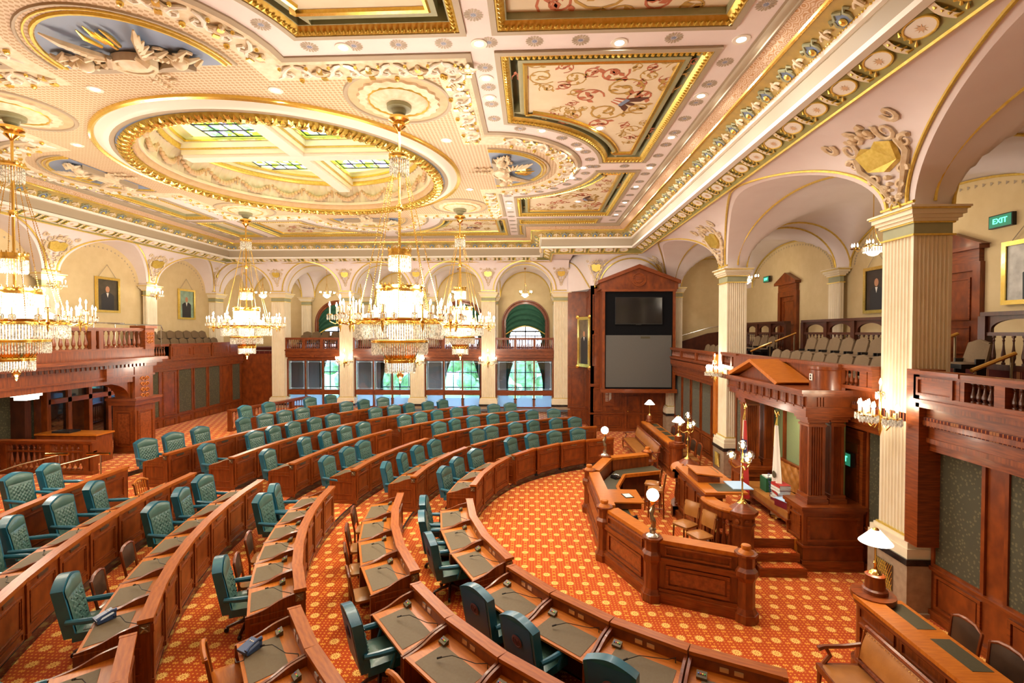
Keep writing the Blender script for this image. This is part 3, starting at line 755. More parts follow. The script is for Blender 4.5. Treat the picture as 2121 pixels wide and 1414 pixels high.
ARAB = [('painted_scroll', 'pt_ochre', [(-.35, .1, .42, 1.5, 1, .3, .022), (.52, -.15, .40, 1.5, -1, 1.2, .020), (.05, .62, .25, 1.4, 1, 2.2, .016), (-.75, -.45, .26, 1.4, -1, 0, .016), (.95, .5, .24, 1.3, 1, 1, .016)]),
        ('painted_vine', 'pt_red', [(-.85, .35, .28, 1.4, 1, 2.5, .018), (.85, -.62, .28, 1.3, 1, .6, .018), (.0, -.55, .30, 1.2, -1, 2.0, .016), (.42, .34, .26, 1.5, 1, 3.6, .018)])]
def eagle(cx, cy, s, rot, z):
    mb = MB()
    for sx, k in ((-1, .8), (1, 1.0)):
        mb.add([(sx*.05, .05, 0), (sx*.20*k, .32*k, 0), (sx*.45*k, .38*k, 0), (sx*.36*k, .20*k, 0), (sx*.30*k, .10, 0), (sx*.18, -.02, 0)], [tuple(range(6))])
    mb.add([(-.06, .05, 0), (.06, .05, 0), (.05, .26, 0), (0, .32, 0), (-.05, .26, 0)], [tuple(range(5))])
    ob = mb.build('painted_eagle', 'pt_brown', ceil, (cx, cy, z), rot); ob.scale = (s, s, 1)
    mb = MB(); mb.add([(-.16, .06, -.002), (.16, .06, -.002), (.16, -.06, -.002), (-.16, -.06, -.002)], [(0, 1, 2, 3)]); ob = mb.build('shield_chief', 'bluepaint', ceil, (cx, cy, z), rot); ob.scale = (s, s, 1)
    for i in range(5):
        mb = MB(); x0 = -.16+.064*i; mb.add([(x0, -.06, -.002), (x0+.064, -.06, -.002), (x0*.6+.04, -.30, -.002), (x0*.6, -.30, -.002)], [(0, 1, 2, 3)])
        ob = mb.build('shield_stripe', ['pt_red', 'white'][i % 2], ceil, (cx, cy, z), rot); ob.scale = (s, s, 1)
def coffer(poly, deep=True, paint=None):
    p = poly; rec = .34 if deep else .16
    mb = MB().sweep(p, [(-.10, Zc-.002), (-.10, Zc-.045), (0, Zc-.05), (0, Zc+.02)], True); mb.build('coffer_edge', 'taupe', ceil)
    mb = MB().sweep(p, [(0, Zc-.03), (.03, Zc-.045), (.11, Zc+.02), (.14, Zc+.05)], True); mb.build('coffer_frame', 'goldpaint', ceil)
    leafrow(p, .035, Zc-.03)
    MB().sweep(p, [(.13, Zc+.05), (.16, Zc+.05), (.16, Zc+rec)], True).build('coffer_side', 'sage', ceil)
    MB().holes(offset(p, .15, True), [], Zc+rec).build('coffer_back', 'dkgreen' if deep else 'canvas', ceil)
    if deep:
        q = offset(p, .36, True); zb = Zc+.06
        MB().holes(offset(q, .12, True), [], zb+.02).build('painted_panel', 'canvas', ceil)
        MB().sweep(q, [(-.06, zb+.20), (-.06, zb-.02), (-.02, zb-.03), (.03, zb-.02)], True).build('panel_edge', 'sage', ceil)
        MB().sweep(q, [(.03, zb-.02), (.06, zb-.045), (.11, zb-.03), (.125, zb+.02)], True).build('gilt_frame', 'gold', ceil)
for i, p in enumerate(big):
    coffer(p)
    cx = sum(a[0] for a in p)/len(p); cy = sum(a[1] for a in p)/len(p)
ctr = [(1.75, 10.75, R_(-62), 1.0), (1.75, 18.5, R_(62+180), 1.0), (-3.2, 6.2, R_(10), 1.0), (-11.0, 6.2, R_(170), 1.0), (-3.2, 23.1, R_(-10), .9), (-11, 23.1, R_(190), .9)]
for cx, cy, rt, s in ctr:
    paint_scroll(cx, cy, s*1.15, rt, ARAB, Zc+.075, ceil); eagle(cx+.25, cy, s*.95, rt, Zc+.072)
for cx, cy, rt, s in [(.45, 9.65, .4, .72), (2.62, 12.35, 1.2, .62), (.75, 11.2, 2.2, .5), (2.6, 9.5, 2.9, .6), (.45, 19.55, -.4, .72), (2.62, 16.85, -1.2, .62), (2.6, 19.7, .9, .6), (-1.9, 5.2, .5, .7), (-4.6, 4.9, 1.9, .7), (-5.0, 23.7, 1.0, .55), (-1.9, 22.2, .4, .6), (-9.2, 23.7, 2.0, .55)]:
    paint_scroll(cx, cy, s, rt, ARAB, Zc+.076, ceil)
for p in small:
    coffer(p, False)
paint_scroll(1.4, 7.2, 1.2, 0, ARAB, Zc+.155, ceil); paint_scroll(1.2, 21.4, .55, 0, ARAB, Zc+.155, ceil)
# ---- painted rosettes
mb = MB()
for i in range(16):
    a = 2*PI*i/16; ca, sa = cos(a), sin(a)
    mb.add([(x*ca-y*sa, x*sa+y*ca, 0) for x, y in ((.055, -.007), (.135, -.020), (.158, 0), (.135, .020), (.055, .007))], [(0, 1, 2, 3, 4)])
o_ros = mb.mesh('painted_rosette', 'taupe')
mb = MB()
for i in range(8):
    a = 2*PI*i/8; ca, sa = cos(a), sin(a); mb.add([(x*ca-y*sa, x*sa+y*ca, 0) for x, y in ((.008, -.004), (.045, -.010), (.045, .010), (.008, .004))], [(0, 1, 2, 3)])
o_ros2 = mb.mesh('rosette_heart', 'bluepaint')
LIGHTS = [(u, v) for u, v in [(42, 73), (197, 178), (711, 98), (992, 90), (1283, 88), (1534, 81), (1007, 162), (1014, 202), (571, 180), (925, 285), (1123, 270), (1198, 308), (1208, 347), (1185, 368), (1390, 284), (1450, 198), (1347, 347), (1320, 386), (1302, 419), (1277, 444), (973, 388), (1055, 420), (1055, 430), (160, 295), (250, 383), (22, 362)]]
LP = [pz(u, v, Zc) for u, v in LIGHTS]
rpos = []
y = 5.2
while y < 22: rpos.append((3.53, y)); y += .78
x = -6.2
while x < 3.0: rpos.append((x, 8.32)); x += .78
y = 9.1
while y < 11.5: rpos.append((-.88, y)); y += .72
for j in range(13):
    a = R_(-72+12*j); rpos.append((cxr+(AR+.36)*cos(a), DC[1]+(AR+.36)*sin(a)))
y = 17.6
while y < 24: rpos.append((-.88, y)); y += .78
rpos += [(1.9, 14.6), (2.75, 14.6), (1.2, 22.3), (2.0, 22.3), (.4, 22.3)]
y = 4.9
while y < 8: rpos.append((-.92, y)); y += .9
for j in range(9): a = R_(200+17.5*j); rpos.append((DC[0]+(AR+.36)*cos(a), cyn+(AR+.36)*sin(a)))
y = 9.0
while y < 25: rpos.append((-15.35, y)); y += .8
for x, y in rpos:
    if min(math.hypot(x-p.x, y-p.y) for p in LP) < .17: continue
    put(o_ros, ceil, (x, y, Zc-.004)); put(o_ros2, ceil, (x, y, Zc-.004))
# ---- lunettes with relief trophies
mb = MB()
for sx in (-1, 1):   # eagle wings
    for i in range(6): mb.tube([(sx*.25, .30, -.08), (sx*(.42+.04*i), .46+.08*i, -.14), (sx*(.60+.03*i), .40+.13*i, -.10)], [.05, .06, .015], 5)
    mb.tube([(sx*.25, .12, -.08), (sx*.30, .30, -.16), (sx*.22, .42, -.12)], [.08, .09, .04], 6)
o_eag = mb.mesh('relief_eagle', 'ivory')
mb = MB(); mb.T = Matrix.Translation((0, .18, -.02)) @ Matrix.Diagonal((1.25, .8, 1, 1))
mb.lathe([(.001, -.16), (.16, -.15), (.24, -.11), (.25, -.14), (.30, -.14), (.31, 0)], 20); o_shd = mb.mesh('relief_shield', 'ivory')
mb = MB(); mb.prism([(-.95, 0), (.95, 0), (.80, .16), (.45, .12), (.30, .05), (-.30, .05), (-.45, .12), (-.80, .16)], -.14, 0); o_ped = mb.mesh('relief_pediment', 'taupe')
mb = MB()
rnd = random.Random(3)
for sx in (-1, 1):
    for i in range(16):
        x = sx*rnd.uniform(.5, 1.15); y = rnd.uniform(.08, .42); a = rnd.uniform(-.8, .8)
        mb.tube([(x-.13*cos(a), y-.10*sin(a), -.04), (x, y+.03, -.12), (x+.14*cos(a), y+.12*sin(a), -.05)], [.02, .05, .02], 5)
    mb.sph((sx*.82, .22, -.10), .13, 10, 6)
    for c in ((.62, .42), (1.0, .32), (.5, .14)): mb.tube(spiral((sx*c[0], c[1]), .11, 1.3, sx, 10), [.03-.002*i for i in range(11)], 5)
o_tro = mb.mesh('relief_trophy', 'ivory')
mb = MB()
for i in range(8): mb.sph((rnd.uniform(-.12, .12), -.05-.09*i, -.08), .06-.003*i, 7, 4)
for sx in (-1, 1):
    for i in range(3): mb.tube(spiral((sx*.16, -.12-.18*i), .09-.012*i, 1.3, sx, 10), [.025-.0015*j for j in range(11)], 5)
o_drop = mb.mesh('relief_drop', 'ivory')
mb = MB()
for x, y in ((-.15, .62), (.15, .62), (0, .70), (-.05, .56)): mb.tube([(x, y, -.06), (x*1.4, y+.24, -.07), (x*1.2, y+.40, -.05)], [.03, .04, .01], 5)
o_fin = mb.mesh('gilt_finial', 'gold')
for k in range(4):
    a = R_(90*k-90); cxk, cyk = DC[0]+HS*cos(a), DC[1]+HS*sin(a)
    # local x along the square's side, local y outward
    Xa = (-sin(a), cos(a), 0); Ya = (cos(a), sin(a), 0)
    mt = orient((sin(a), -cos(a), 0), Ya, (0, 0, 1), (cxk, cyk, Zc-.05))
    half = [(1.46*cos(PI*j/24), 1.46*sin(PI*j/24)) for j in range(25)]
    def q(me): o = put(me, ceil); o.matrix_local = mt; return o
    mb = MB(); mb.add([(x, y, -.02) for x, y in half], [tuple(range(25))]); q(mb.mesh('blue_lunette', 'bluepaint'))
    mb = MB(); mb.tube([(x*1.03, y*1.03, -.02) for x, y in half], .035, 5); mb.tube([(x*1.10, y*1.10, -.02) for x, y in half], .02, 5)
    q(mb.mesh('gilt_bead_ring', 'goldpaint'))
    mb = MB(); mb.tube([(x*1.17, y*1.17, -.015) for x, y in half], .03, 5); q(mb.mesh('lunette_moulding', 'taupe'))
    for me in (o_eag, o_shd, o_ped, o_tro, o_drop, o_fin): o = q(me); o.matrix_local = mt @ Matrix.Diagonal((1.05, 1.1, 1, 1)) @ Matrix.Translation((0, .05, -.02))
# ---- dome
def L_(name, prof, mat, n=96, rf=None): return MB().lathe(prof, n, (*DC, 0), rf=rf, cap=False).build(name, mat, ceil)
L_('gilt_ring', [(DR+.06, Zc-.06), (DR+.05, Zc-.12), (DR, Zc-.15), (DR-.05, Zc-.12), (DR-.06, Zc-.08)], 'gold')
L_('cream_ring', [(DR-.06, Zc-.08), (DR-.12, Zc-.10), (DR-.22, Zc-.18), (DR-.30, Zc-.20), (DR-.34, Zc-.19)], 'white')
L_('grey_ring', [(DR-.34, Zc-.19), (DR-.38, Zc-.21), (DR-.44, Zc-.20), (DR-.46, Zc-.17)], 'taupe')
L_('blue_ring', [(DR-.46, Zc-.17), (DR-.62, Zc-.16)], 'bluepaint')
L_('wreath_bed', [(DR-.52, Zc-.17), (DR-.56, Zc-.26), (DR-.66, Zc-.29), (DR-.74, Zc-.24), (DR-.76, Zc-.15)], 'goldpaint')
mb = MB()
for s, z0 in ((-1, 0), (1, -.01), (0, -.03)):
    mb.tube([(s*.03, -.12, 0), (s*.10, -.02, -.07+z0), (s*.15, .08, -.05+z0), (s*.18, .15, .02)], [.02, .055, .05, .01], 5)
mb.tube([(0, .12, 0), (0, .02, -.09), (.02, -.10, -.06), (.03, -.17, .02)], [.02, .05, .05, .01], 5); mb.sph((.14, -.08, -.05), .05, 7, 4)
o_wl = mb.mesh('wreath_leaf', 'gold')
for i in range(84):
    a = 2*PI*i/84; rr = DR-.64
    o = put(o_wl, ceil); o.matrix_local = orient((-sin(a), cos(a), 0), (cos(a), sin(a), 0), (0, 0, 1), (DC[0]+rr*cos(a), DC[1]+rr*sin(a), Zc-.26)) @ Matrix.Diagonal((1.15, 1.1 if i % 2 else .95, .62, 1))
R1 = DR-.80
L_('rim_roll', [(R1+.05, Zc-.12), (R1+.02, Zc-.17), (R1-.05, Zc-.17), (R1-.09, Zc-.10), (R1-.09, Zc-.02)], 'peach')
L_('rim_step', [(R1-.09, Zc-.02), (R1-.16, Zc-.02), (R1-.17, Zc+.06)], 'cream')
fl = lambda t, z: 1+.020*abs(sin(48*t))
L_('fluted_cove', [(R1-.17, Zc+.06), (R1-.19, Zc+.2), (R1-.24, Zc+.35), (R1-.33, Zc+.5), (R1-.45, Zc+.62)], 'cream', 480, fl)
L_('gilt_ovolo', [(R1-.43, Zc+.60), (R1-.48, Zc+.60), (R1-.52, Zc+.66), (R1-.52, Zc+.74)], 'goldpaint')
L_('ring_fillet', [(R1-.52, Zc+.74), (R1-.60, Zc+.74), (R1-.62, Zc+.84)], 'cream')
L_('gilt_ring', [(R1-.60, Zc+.82), (R1-.66, Zc+.82), (R1-.68, Zc+.90)], 'gold')
L_('upper_cove', [(R1-.68, Zc+.88), (R1-.74, Zc+.94), (R1-1.0, Zc+.97)], 'palegreen')
mb = MB()
for i in range(11):
    t = i/10; mb.sph((0, (t-.5)*1.0, -.30*sin(PI*t)), .055+.035*sin(PI*t), 7, 4)
mb.tube([(0, -.5, .04), (0, -.5, -.24)], [.05, .02], 5); o_swag = mb.mesh('flower_swag', 'peach')
for i in range(22):
    a = 2*PI*(i+.5)/22; rr = R1-.27
    o = put(o_swag, ceil); o.matrix_local = orient((cos(a), sin(a), 0), (-sin(a), cos(a), 0), (0, 0, 1), (DC[0]+rr*cos(a), DC[1]+rr*sin(a), Zc+.46))
# cross beams under the laylight
for k in range(2):
    w_ = R1-.5
    def bxk(name, mat, hw, z0, z1):
        mb = MB()
        if k == 0: mb.box(DC[0]-w_, DC[1]-hw, z0, DC[0]+w_, DC[1]+hw, z1)
        else: mb.box(DC[0]-hw, DC[1]-w_, z0+.003, DC[0]+hw, DC[1]+w_, z1+.003)
        return mb.build(name, mat, ceil)
    bxk('beam_soffit', 'white', .20, Zc+.36, Zc+.44); bxk('beam_side', 'cream', .27, Zc+.44, Zc+.58)
    bxk('gilt_fillet', 'goldpaint', .29, Zc+.58, Zc+.62); bxk('beam_side', 'cream', .33, Zc+.62, Zc+.80); bxk('gilt_fillet', 'gold', .36, Zc+.80, Zc+.84); bxk('beam_side', 'palegreen', .33, Zc+.84, Zc+.95)
lay = MB().lathe([(.01, Zc+.96), (R1-.9, Zc+.96)], 64, (*DC, 0), cap=False).build('laylight_surround', 'skyglow', ceil)
for sx in (-1, 1):
    for sy in (-1, 1):
        x0, y0, s = DC[0]+sx*.40, DC[1]+sy*.40, 2.1
        mb = MB(); mb.add([(x0, y0, Zc+.93), (x0+sx*s, y0, Zc+.93), (x0+sx*s, y0+sy*s, Zc+.93), (x0, y0+sy*s, Zc+.93)], [(0, 1, 2, 3)])
        pn = mb.build('stained_glass_panel', 'stained', ceil)
        mb = MB()
        for i in range(6):
            q_ = s*i/5; mb.box(min(x0, x0+sx*s), y0+sy*q_-.018, Zc+.89, max(x0, x0+sx*s), y0+sy*q_+.018, Zc+.92); mb.box(x0+sx*q_-.018, min(y0, y0+sy*s), Zc+.89, x0+sx*q_+.018, max(y0, y0+sy*s), Zc+.92)
        mb.build('lead_bars', 'black', pn)
# ---- medallions above the chandeliers
CH = [(-2.80, 10.15), (-11.45, 10.25), (-2.80, 18.75), (-11.45, 18.95)]
for i, (x, y) in enumerate(CH):
    c = (x, y, Zc-.06)
    def ml(name, prof, mat, rf=None, n=48): return MB().lathe(prof, n, (0, 0, 0), rf=rf, cap=False).build(name, mat, ceil, c)
    ml('medallion_rim', [(1.12, 0), (1.10, -.03), (1.04, -.03), (1.02, 0)], 'taupe'); ml('medallion_field', [(1.03, -.005), (.70, -.005)], 'peach')
    ml('medallion_petals', [(.84, 0), (.82, -.05), (.66, -.07), (.62, -.03), (.58, -.06), (.38, -.14), (.24, -.12)], 'ivory', lambda t, z: 1+.03*cos(20*t), 120)
    ml('medallion_beads', [(.64, -.04), (.62, -.08), (.60, -.04)], 'goldpaint'); ml('medallion_boss', [(.26, -.10), (.25, -.20), (.15, -.22), (.13, -.30), (.05, -.36)], 'sage', None, 24)
# ---- recessed downlights
mb = MB().lathe([(.145, 0), (.14, -.012), (.085, -.012), (.075, -.004)], 24, cap=False); o_trim = mb.mesh('trim_ring', 'white')
mb = MB().lathe([(.001, -.006), (.078, -.006)], 20, cap=False); o_lens = mb.mesh('lens', 'down')
def downlight(p, label, group=None, tilt=None):
    e = empty('recessed_downlight', p, label=label, cat='light', group=group)
    put(o_trim, e); put(o_lens, e)
    if tilt: e.rotation_euler = tilt
    light('downlight_lamp', (0, 0, -.03), W_DOWN, (1, .92, .82), .07, e, 'AREA')
    return e
rowX = sorted([p for p in LP if abs(p.x-3.53) < .2], key=lambda p: p.y)
oth = [p for p in LP if abs(p.x-3.53) >= .2]
for i, p in enumerate(rowX): downlight((3.53, p.y, Zc-.003), 'recessed downlight in the ceiling strip beside the right cornice, %s from the camera' % ORD[i], 'downlights along the right cornice')
for p in oth:
    if abs(p.x-cxr) < 3.0 and abs(p.y-DC[1]) < 3.2 and p.x > cxr: g = 'round the right-hand lunette'
    elif p.y < 9 and p.x > -5: g = 'in the pale strip before the carved border'
    elif p.x > -1.3: g = 'in the rosette strip beside the carved border'
    elif p.x < -13: g = 'at the left edge of the ceiling'
    else: g = 'in the patterned field round the dome'
    z = Zc-.003 if (p.x > -1.1 or p.y < 8.5 or p.x < -13) else Zc-.064
    grp = [q for q in oth]
    downlight((p.x, p.y, z), None, 'downlights '+g)['gl'] = g
byg = {}
for o in list(COL.objects):
    if 'gl' in o.keys(): byg.setdefault(o['gl'], []).append(o)
for g, L in byg.items():
    L.sort(key=lambda o: o.location.y)
    for i, o in enumerate(L):
        o['label'] = 'recessed downlight %s, %s nearest the camera' % (g, ORD[i]) if len(L) > 1 else 'recessed downlight '+g
        del o['gl']
for i, (u, v) in enumerate([(1242, 265), (1197, 417)]):
    p = pz(u, v, Zc+.07); downlight((p.x, p.y, Zc+.068), 'recessed downlight set in the painted ceiling panel, %s' % ['nearer one', 'farther one'][i], 'downlights in painted panels')
for i, (u, v, x) in enumerate([(1846, 165, 6.32), (1605, 335, 6.0), (1502, 396, 5.6)]):
    p = px(u, v, x); downlight((p.x, p.y, p.z), 'recessed downlight in the right-hand cove, %s' % ['above the nearest column', 'in the middle bay', 'far end'][i], 'downlights in the right cove')
# ================================================================== joinery helpers
def pframe(mb, x0, x1, z0, z1, y, w_=.05, t=.03):
    """raised moulding round a rectangle, local x-z plane, standing out towards -y"""
    for a, b, c, d in ((x0, z0, x1, z0+w_), (x0, z1-w_, x1, z1), (x0, z0+w_, x0+w_, z1-w_), (x1-w_, z0+w_, x1, z1-w_)): mb.box(a, y-t, b, c, y, d)
    return mb
def wallframe(p0, p1):
    p0 = Vector(p0); p1 = Vector(p1); d = (p1-p0).normalized(); L = (p1-p0).length
    # local +x along the wall, local -y into the room (left of the direction of travel)
    return orient((d.x, d.y, 0), (d.y, -d.x, 0), (0, 0, 1), (p0.x, p0.y, 0)), L
def at_(ob, mt): ob.matrix_local = mt; return ob
def panel_wall(name, p0, p1, zf, zr, zt_, ztop, bays, parent=None):
    """wainscot wall. bays: (s0, s1, kind)"""
    mt, L = wallframe(p0, p1)
    mb = MB().box(0, 0, zf, L, .18, ztop); root = at_(mb.build(name, 'wood'), mt); struct(root)
    def part(nm, mb, mat): o = mb.build(nm, mat, root); return o
    part('baseboard', MB().box(0, -.05, zf, L, 0, zf+.16), 'wood_h')
    mb = MB().box(0, -.05, zr, L, 0, zr+.05); mb.box(0, -.075, zr+.05, L, 0, zr+.08); part('chair_rail', mb, 'wood_h')
    mb = MB().box(0, -.05, zt_+.06, L, 0, zt_+.16); mb.box(0, -.08, zt_+.16, L, 0, zt_+.2); part('frieze_rail', mb, 'wood_h')
    for s0, s1, kd in bays:
        if kd in ('cloth', 'moss'):
            part('cloth_panel', MB().box(s0+.05, -.012, zr+.10, s1-.05, 0, zt_), 'damask' if kd == 'cloth' else 'moss')
            part('panel_frame', pframe(MB(), s0, s1, zr+.07, zt_+.05, 0, .06, .04), 'wood')
        elif kd == 'wood':
            part('raised_panel', MB().box(s0+.12, -.02, zr+.22, s1-.12, 0, zt_-.12), 'wood'); part('panel_frame', pframe(MB(), s0+.05, s1-.05, zr+.14, zt_-.04, 0, .05, .03), 'wood_h')
        elif kd == 'door':
            dr = part('door', MB().box(s0+.06, -.02, zf+.02, s1-.06, 0, zt_-.25), 'wood')
            mb = MB()
            for a, b in ((zf+.2, zf+.85), (zf+1.0, zt_-.4)): pframe(mb, s0+.16, s1-.16, a, b, -.02, .04, .03)
            mb.build('door_panel', 'wood_h', dr); MB().sph((s1-.13, -.06, zf+1.02), .035, 8, 5).build('door_knob', 'brass', dr)
            part('door_frame', pframe(MB(), s0-.03, s1+.03, zf, zt_-.18, 0, .09, .07), 'wood_h'); part('door_head', MB().box(s0-.08, -.10, zt_-.2, s1+.08, 0, zt_-.08), 'wood_h')
        if kd != 'door' and zr-zf > .3:
            part('dado_panel', MB().box(s0+.14, -.022, zf+.30, s1-.14, 0, zr-.12), 'wood'); part('dado_frame', pframe(MB(), s0+.06, s1-.06, zf+.22, zr-.05, 0, .05, .032), 'wood_h')
    ss = sorted({round(s, 3) for b in bays for s in b[:2]})
    return root
mb = MB().lathe([(.55, 0), (.55, .06), (.30, .09), (.34, .13), (.62, .24), (.60, .36), (.36, .55), (.24, .72), (.26, .80), (.40, .84), (.26, .87), (.28, .92), (.52, .94), (.52, 1)], 10)
o_bal = mb.mesh('baluster', 'wood')
o_bald = o_bal.copy(); o_bald.materials[0] = M['wood_dark']; o_bald.name = 'baluster'
def balusters(root, p0, p1, z0, z1, n, k=.075, me=None, rel=None):
    p0 = Vector(p0); p1 = Vector(p1)
    for i in range(n):
        p = p0+(p1-p0)*((i+.5)/n); o = put(me or o_bal, root, (p.x, p.y, z0), sc=(k, k, z1-z0))
def seg(mb, p0, p1, w0, w1, z0, z1):
    """bar along p0-p1 between the two sideways offsets (left positive)"""
    a = Vector(p0); b = Vector(p1); d = (b-a).normalized(); n = Vector((-d.y, d.x))
    q = [a+n*w0, b+n*w0, b+n*w1, a+n*w1]; return mb.prism([(v.x, v.y) for v in (q if w1 > w0 else q[::-1])], z0, z1)
def parapet(name, label, p0, p1, z0, z1, posts, n, k=.07, dark=False, solid=0, mat='wood', depth=.2):
    """balustrade on a solid base: posts are fractions along the run"""
    c = ((p0[0]+p1[0])/2, (p0[1]+p1[1])/2, z0); t = empty(name, c, label=label, cat='balustrade')
    h = depth/2; loc = lambda p: (p[0]-c[0], p[1]-c[1])
    P0, P1 = loc(p0), loc(p1); b0 = z0+solid
    def B(nm, w_, za, zb, m=mat): mb = MB(); seg(mb, P0, P1, -w_, w_, za-z0, zb-z0); return mb.build(nm, m, t)
    if solid: B('solid_base', h, z0, b0)
    B('bottom_rail', h*1.1, b0, b0+.07, 'wood_h'); B('top_rail', h*1.25, z1-.07, z1, 'wood_h'); B('rail_moulding', h*1.0, z1-.11, z1-.07)
    fr = sorted(posts); a = Vector(P0); b = Vector(P1); d = (b-a)
    L = d.length; hw = .08/L
    for f in fr:
        mb = MB(); q0 = a+d*max(0, f-hw); q1 = a+d*min(1, f+hw); seg(mb, q0, q1, -h*.95, h*.95, b0+.07-z0, z1-.11-z0); mb.build('post', mat, t)
    for f0, f1 in zip(fr, fr[1:]):
        q0 = a+d*(f0+hw); q1 = a+d*(f1-hw); balusters(t, q0, q1, b0+.07-z0, z1-.11-z0, max(1, round((f1-f0)*n)), k, o_bald if dark else o_bal)
    return t
# ================================================================== right-hand lower wall
panel_wall('wall_right_near', (XR, 3.4), (XR, 8.8), 0, .86, 3.0, 4.3, [(4.5-.25-(i*0), 0, 'x') for i in ()]+[(s, s+.98, 'cloth') for s in (.45, 1.72, 2.98, 4.27)])
mid = panel_wall('wall_right_centre', (XR, 9.55), (XR, 16.9), 0, .86, 3.0, 4.0, [(.05, .75, 'cloth'), (.85, 1.75, 'door'), (1.85, 4.1, 'moss'), (4.6, 5.3, 'cloth'), (5.4, 6.3, 'door'), (6.4, 7.2, 'cloth')])
panel_wall('wall_right_far', (XR, 17.65), (XR, 24.0), 0, .86, 3.0, 4.0, [(.15+1.24*i, .15+1.24*i+1.1, 'cloth') for i in range(5)])
# wooden jamb beside the nearest column
jb = struct(MB().box(6.62, 8.52, 1.30, 7.05, 8.80, 4.36).build('trim_2', 'wood_h')); 
jb2 = struct(MB().box(6.62, 17.66, 1.3, 7.05, 17.9, 4.2).build('trim_3', 'wood_top'))
# gallery fronts over the right wall
def entab(name, p0, p1, zs, dep):
    """stepped timber entablature carrying a gallery: zs list of (z0, z1, projection)"""
    root = None
    for i, (z0, z1, o) in enumerate(zs):
        mb = MB(); seg(mb, p0, p1, -.15, o, z0, z1)
        ob = mb.build(name if root is None else 'moulding', 'wood' if i % 2 else 'wood_h', root)
        root = root or struct(ob)
    return root
ent = [(2.98, 3.12, .10), (3.12, 3.2, .16), (3.2, 3.42, .12), (3.42, 3.5, .22), (3.5, 3.72, .16), (3.72, 3.8, .28), (3.8, 3.86, .32)]
entab('trim_4', (XR-.1, 3.4), (XR-.1, 8.6), ent, .2)
entab('trim_5', (XR-.1, 9.5), (XR-.1, 16.9), ent, .2)
entab('trim_6', (XR-.1, 17.65), (XR-.1, 24.0), ent, .2)
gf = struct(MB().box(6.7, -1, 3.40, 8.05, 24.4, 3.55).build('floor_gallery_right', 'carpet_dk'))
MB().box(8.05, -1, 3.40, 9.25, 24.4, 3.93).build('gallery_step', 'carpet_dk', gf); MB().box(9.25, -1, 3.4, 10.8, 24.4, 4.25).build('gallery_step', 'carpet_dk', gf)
t = parapet('gallery_parapet', 'nearest oak-brown gallery parapet with turned balusters at the right edge', (6.72, 5.2), (6.72, 7.75), 3.86, 4.34, [0, .25, .5, .75, 1], 20, .062, True, mat='wood_h')
t = empty('parapet_panel', (6.72, 8.2, 3.86), label='solid panelled gallery front beside the nearest column', cat='parapet')
MB().box(-.1, -.45, 0, .1, .45, .48).build('panel_body', 'wood_h', t); MB().box(-.14, -.47, .42, .14, .47, .49).build('cap_rail', 'wood_h', t)
mb = MB(); mb.T = orient((0, -1, 0), (1, 0, 0), (0, 0, 1), (-.1, 0, 0)); pframe(mb, -.36, .36, .07, .38, 0, .04, .03); mb.build('panel_frame', 'wood', t)
parapet('gallery_parapet', 'balustered gallery parapet right of the canopy pediment', (6.62, 9.55), (6.42, 10.55), 3.86, 4.34, [0.02, .2, 1], 7, .06, mat='wood_h')
parapet('gallery_parapet', 'short balustered parapet left of the canopy pediment', (6.35, 15.0), (6.5, 16.6), 3.86, 4.34, [0, .35, 1], 9, .06, mat='wood_h')
parapet('gallery_parapet', 'long balustered gallery parapet below the far right portrait wall', (6.72, 17.9), (6.72, 23.9), 3.5, 4.28, [0, .33, .66, 1], 54, .055, mat='wood_h', solid=.25)
# ================================================================== canopy over the rostrum
cnY0, cnY1, cnX = 10.36, 13.86, 5.75
cp = empty('rostrum_canopy', (6.3, 12.1, 0), label='mahogany canopy with pediment and fluted pilasters behind the rostrum', cat='canopy')
def C_(nm, mb, mat, par=None): return mb.build(nm, mat, par or cp, world=True) if not par else None
mb = MB().box(cnX, cnY0, 3.22, 6.9, cnY1, 3.42); C_('architrave', mb, 'wood_h')
mb = MB().box(cnX+.04, cnY0+.03, 3.42, 6.9, cnY1-.03, 3.66); C_('frieze', mb, 'wood')
mb = MB().box(cnX-.10, cnY0-.08, 3.66, 6.9, cnY1+.08, 3.72); mb.box(cnX-.16, cnY0-.14, 3.72, 6.9, cnY1+.14, 3.80); C_('cornice', mb, 'wood_h')
for i in range(10):
    y = cnY0+.12+i*(cnY1-cnY0-.3)/9
    g = MB()
    for j in range(3): g.box(cnX+.005, y+.055*j, 3.43, cnX+.04, y+.055*j+.035, 3.64)
    C_('triglyph', g, 'wood_h')
    g = MB().box(cnX-.015, y-.01, 3.38, cnX+.02, y+.155, 3.415); C_('guttae', g, 'wood')
for j in range(3): C_('triglyph', MB().box(6.0+.06*j, cnY0-.0, 3.44, 6.0+.06*j+.035, cnY0+.04, 3.63), 'wood_h')
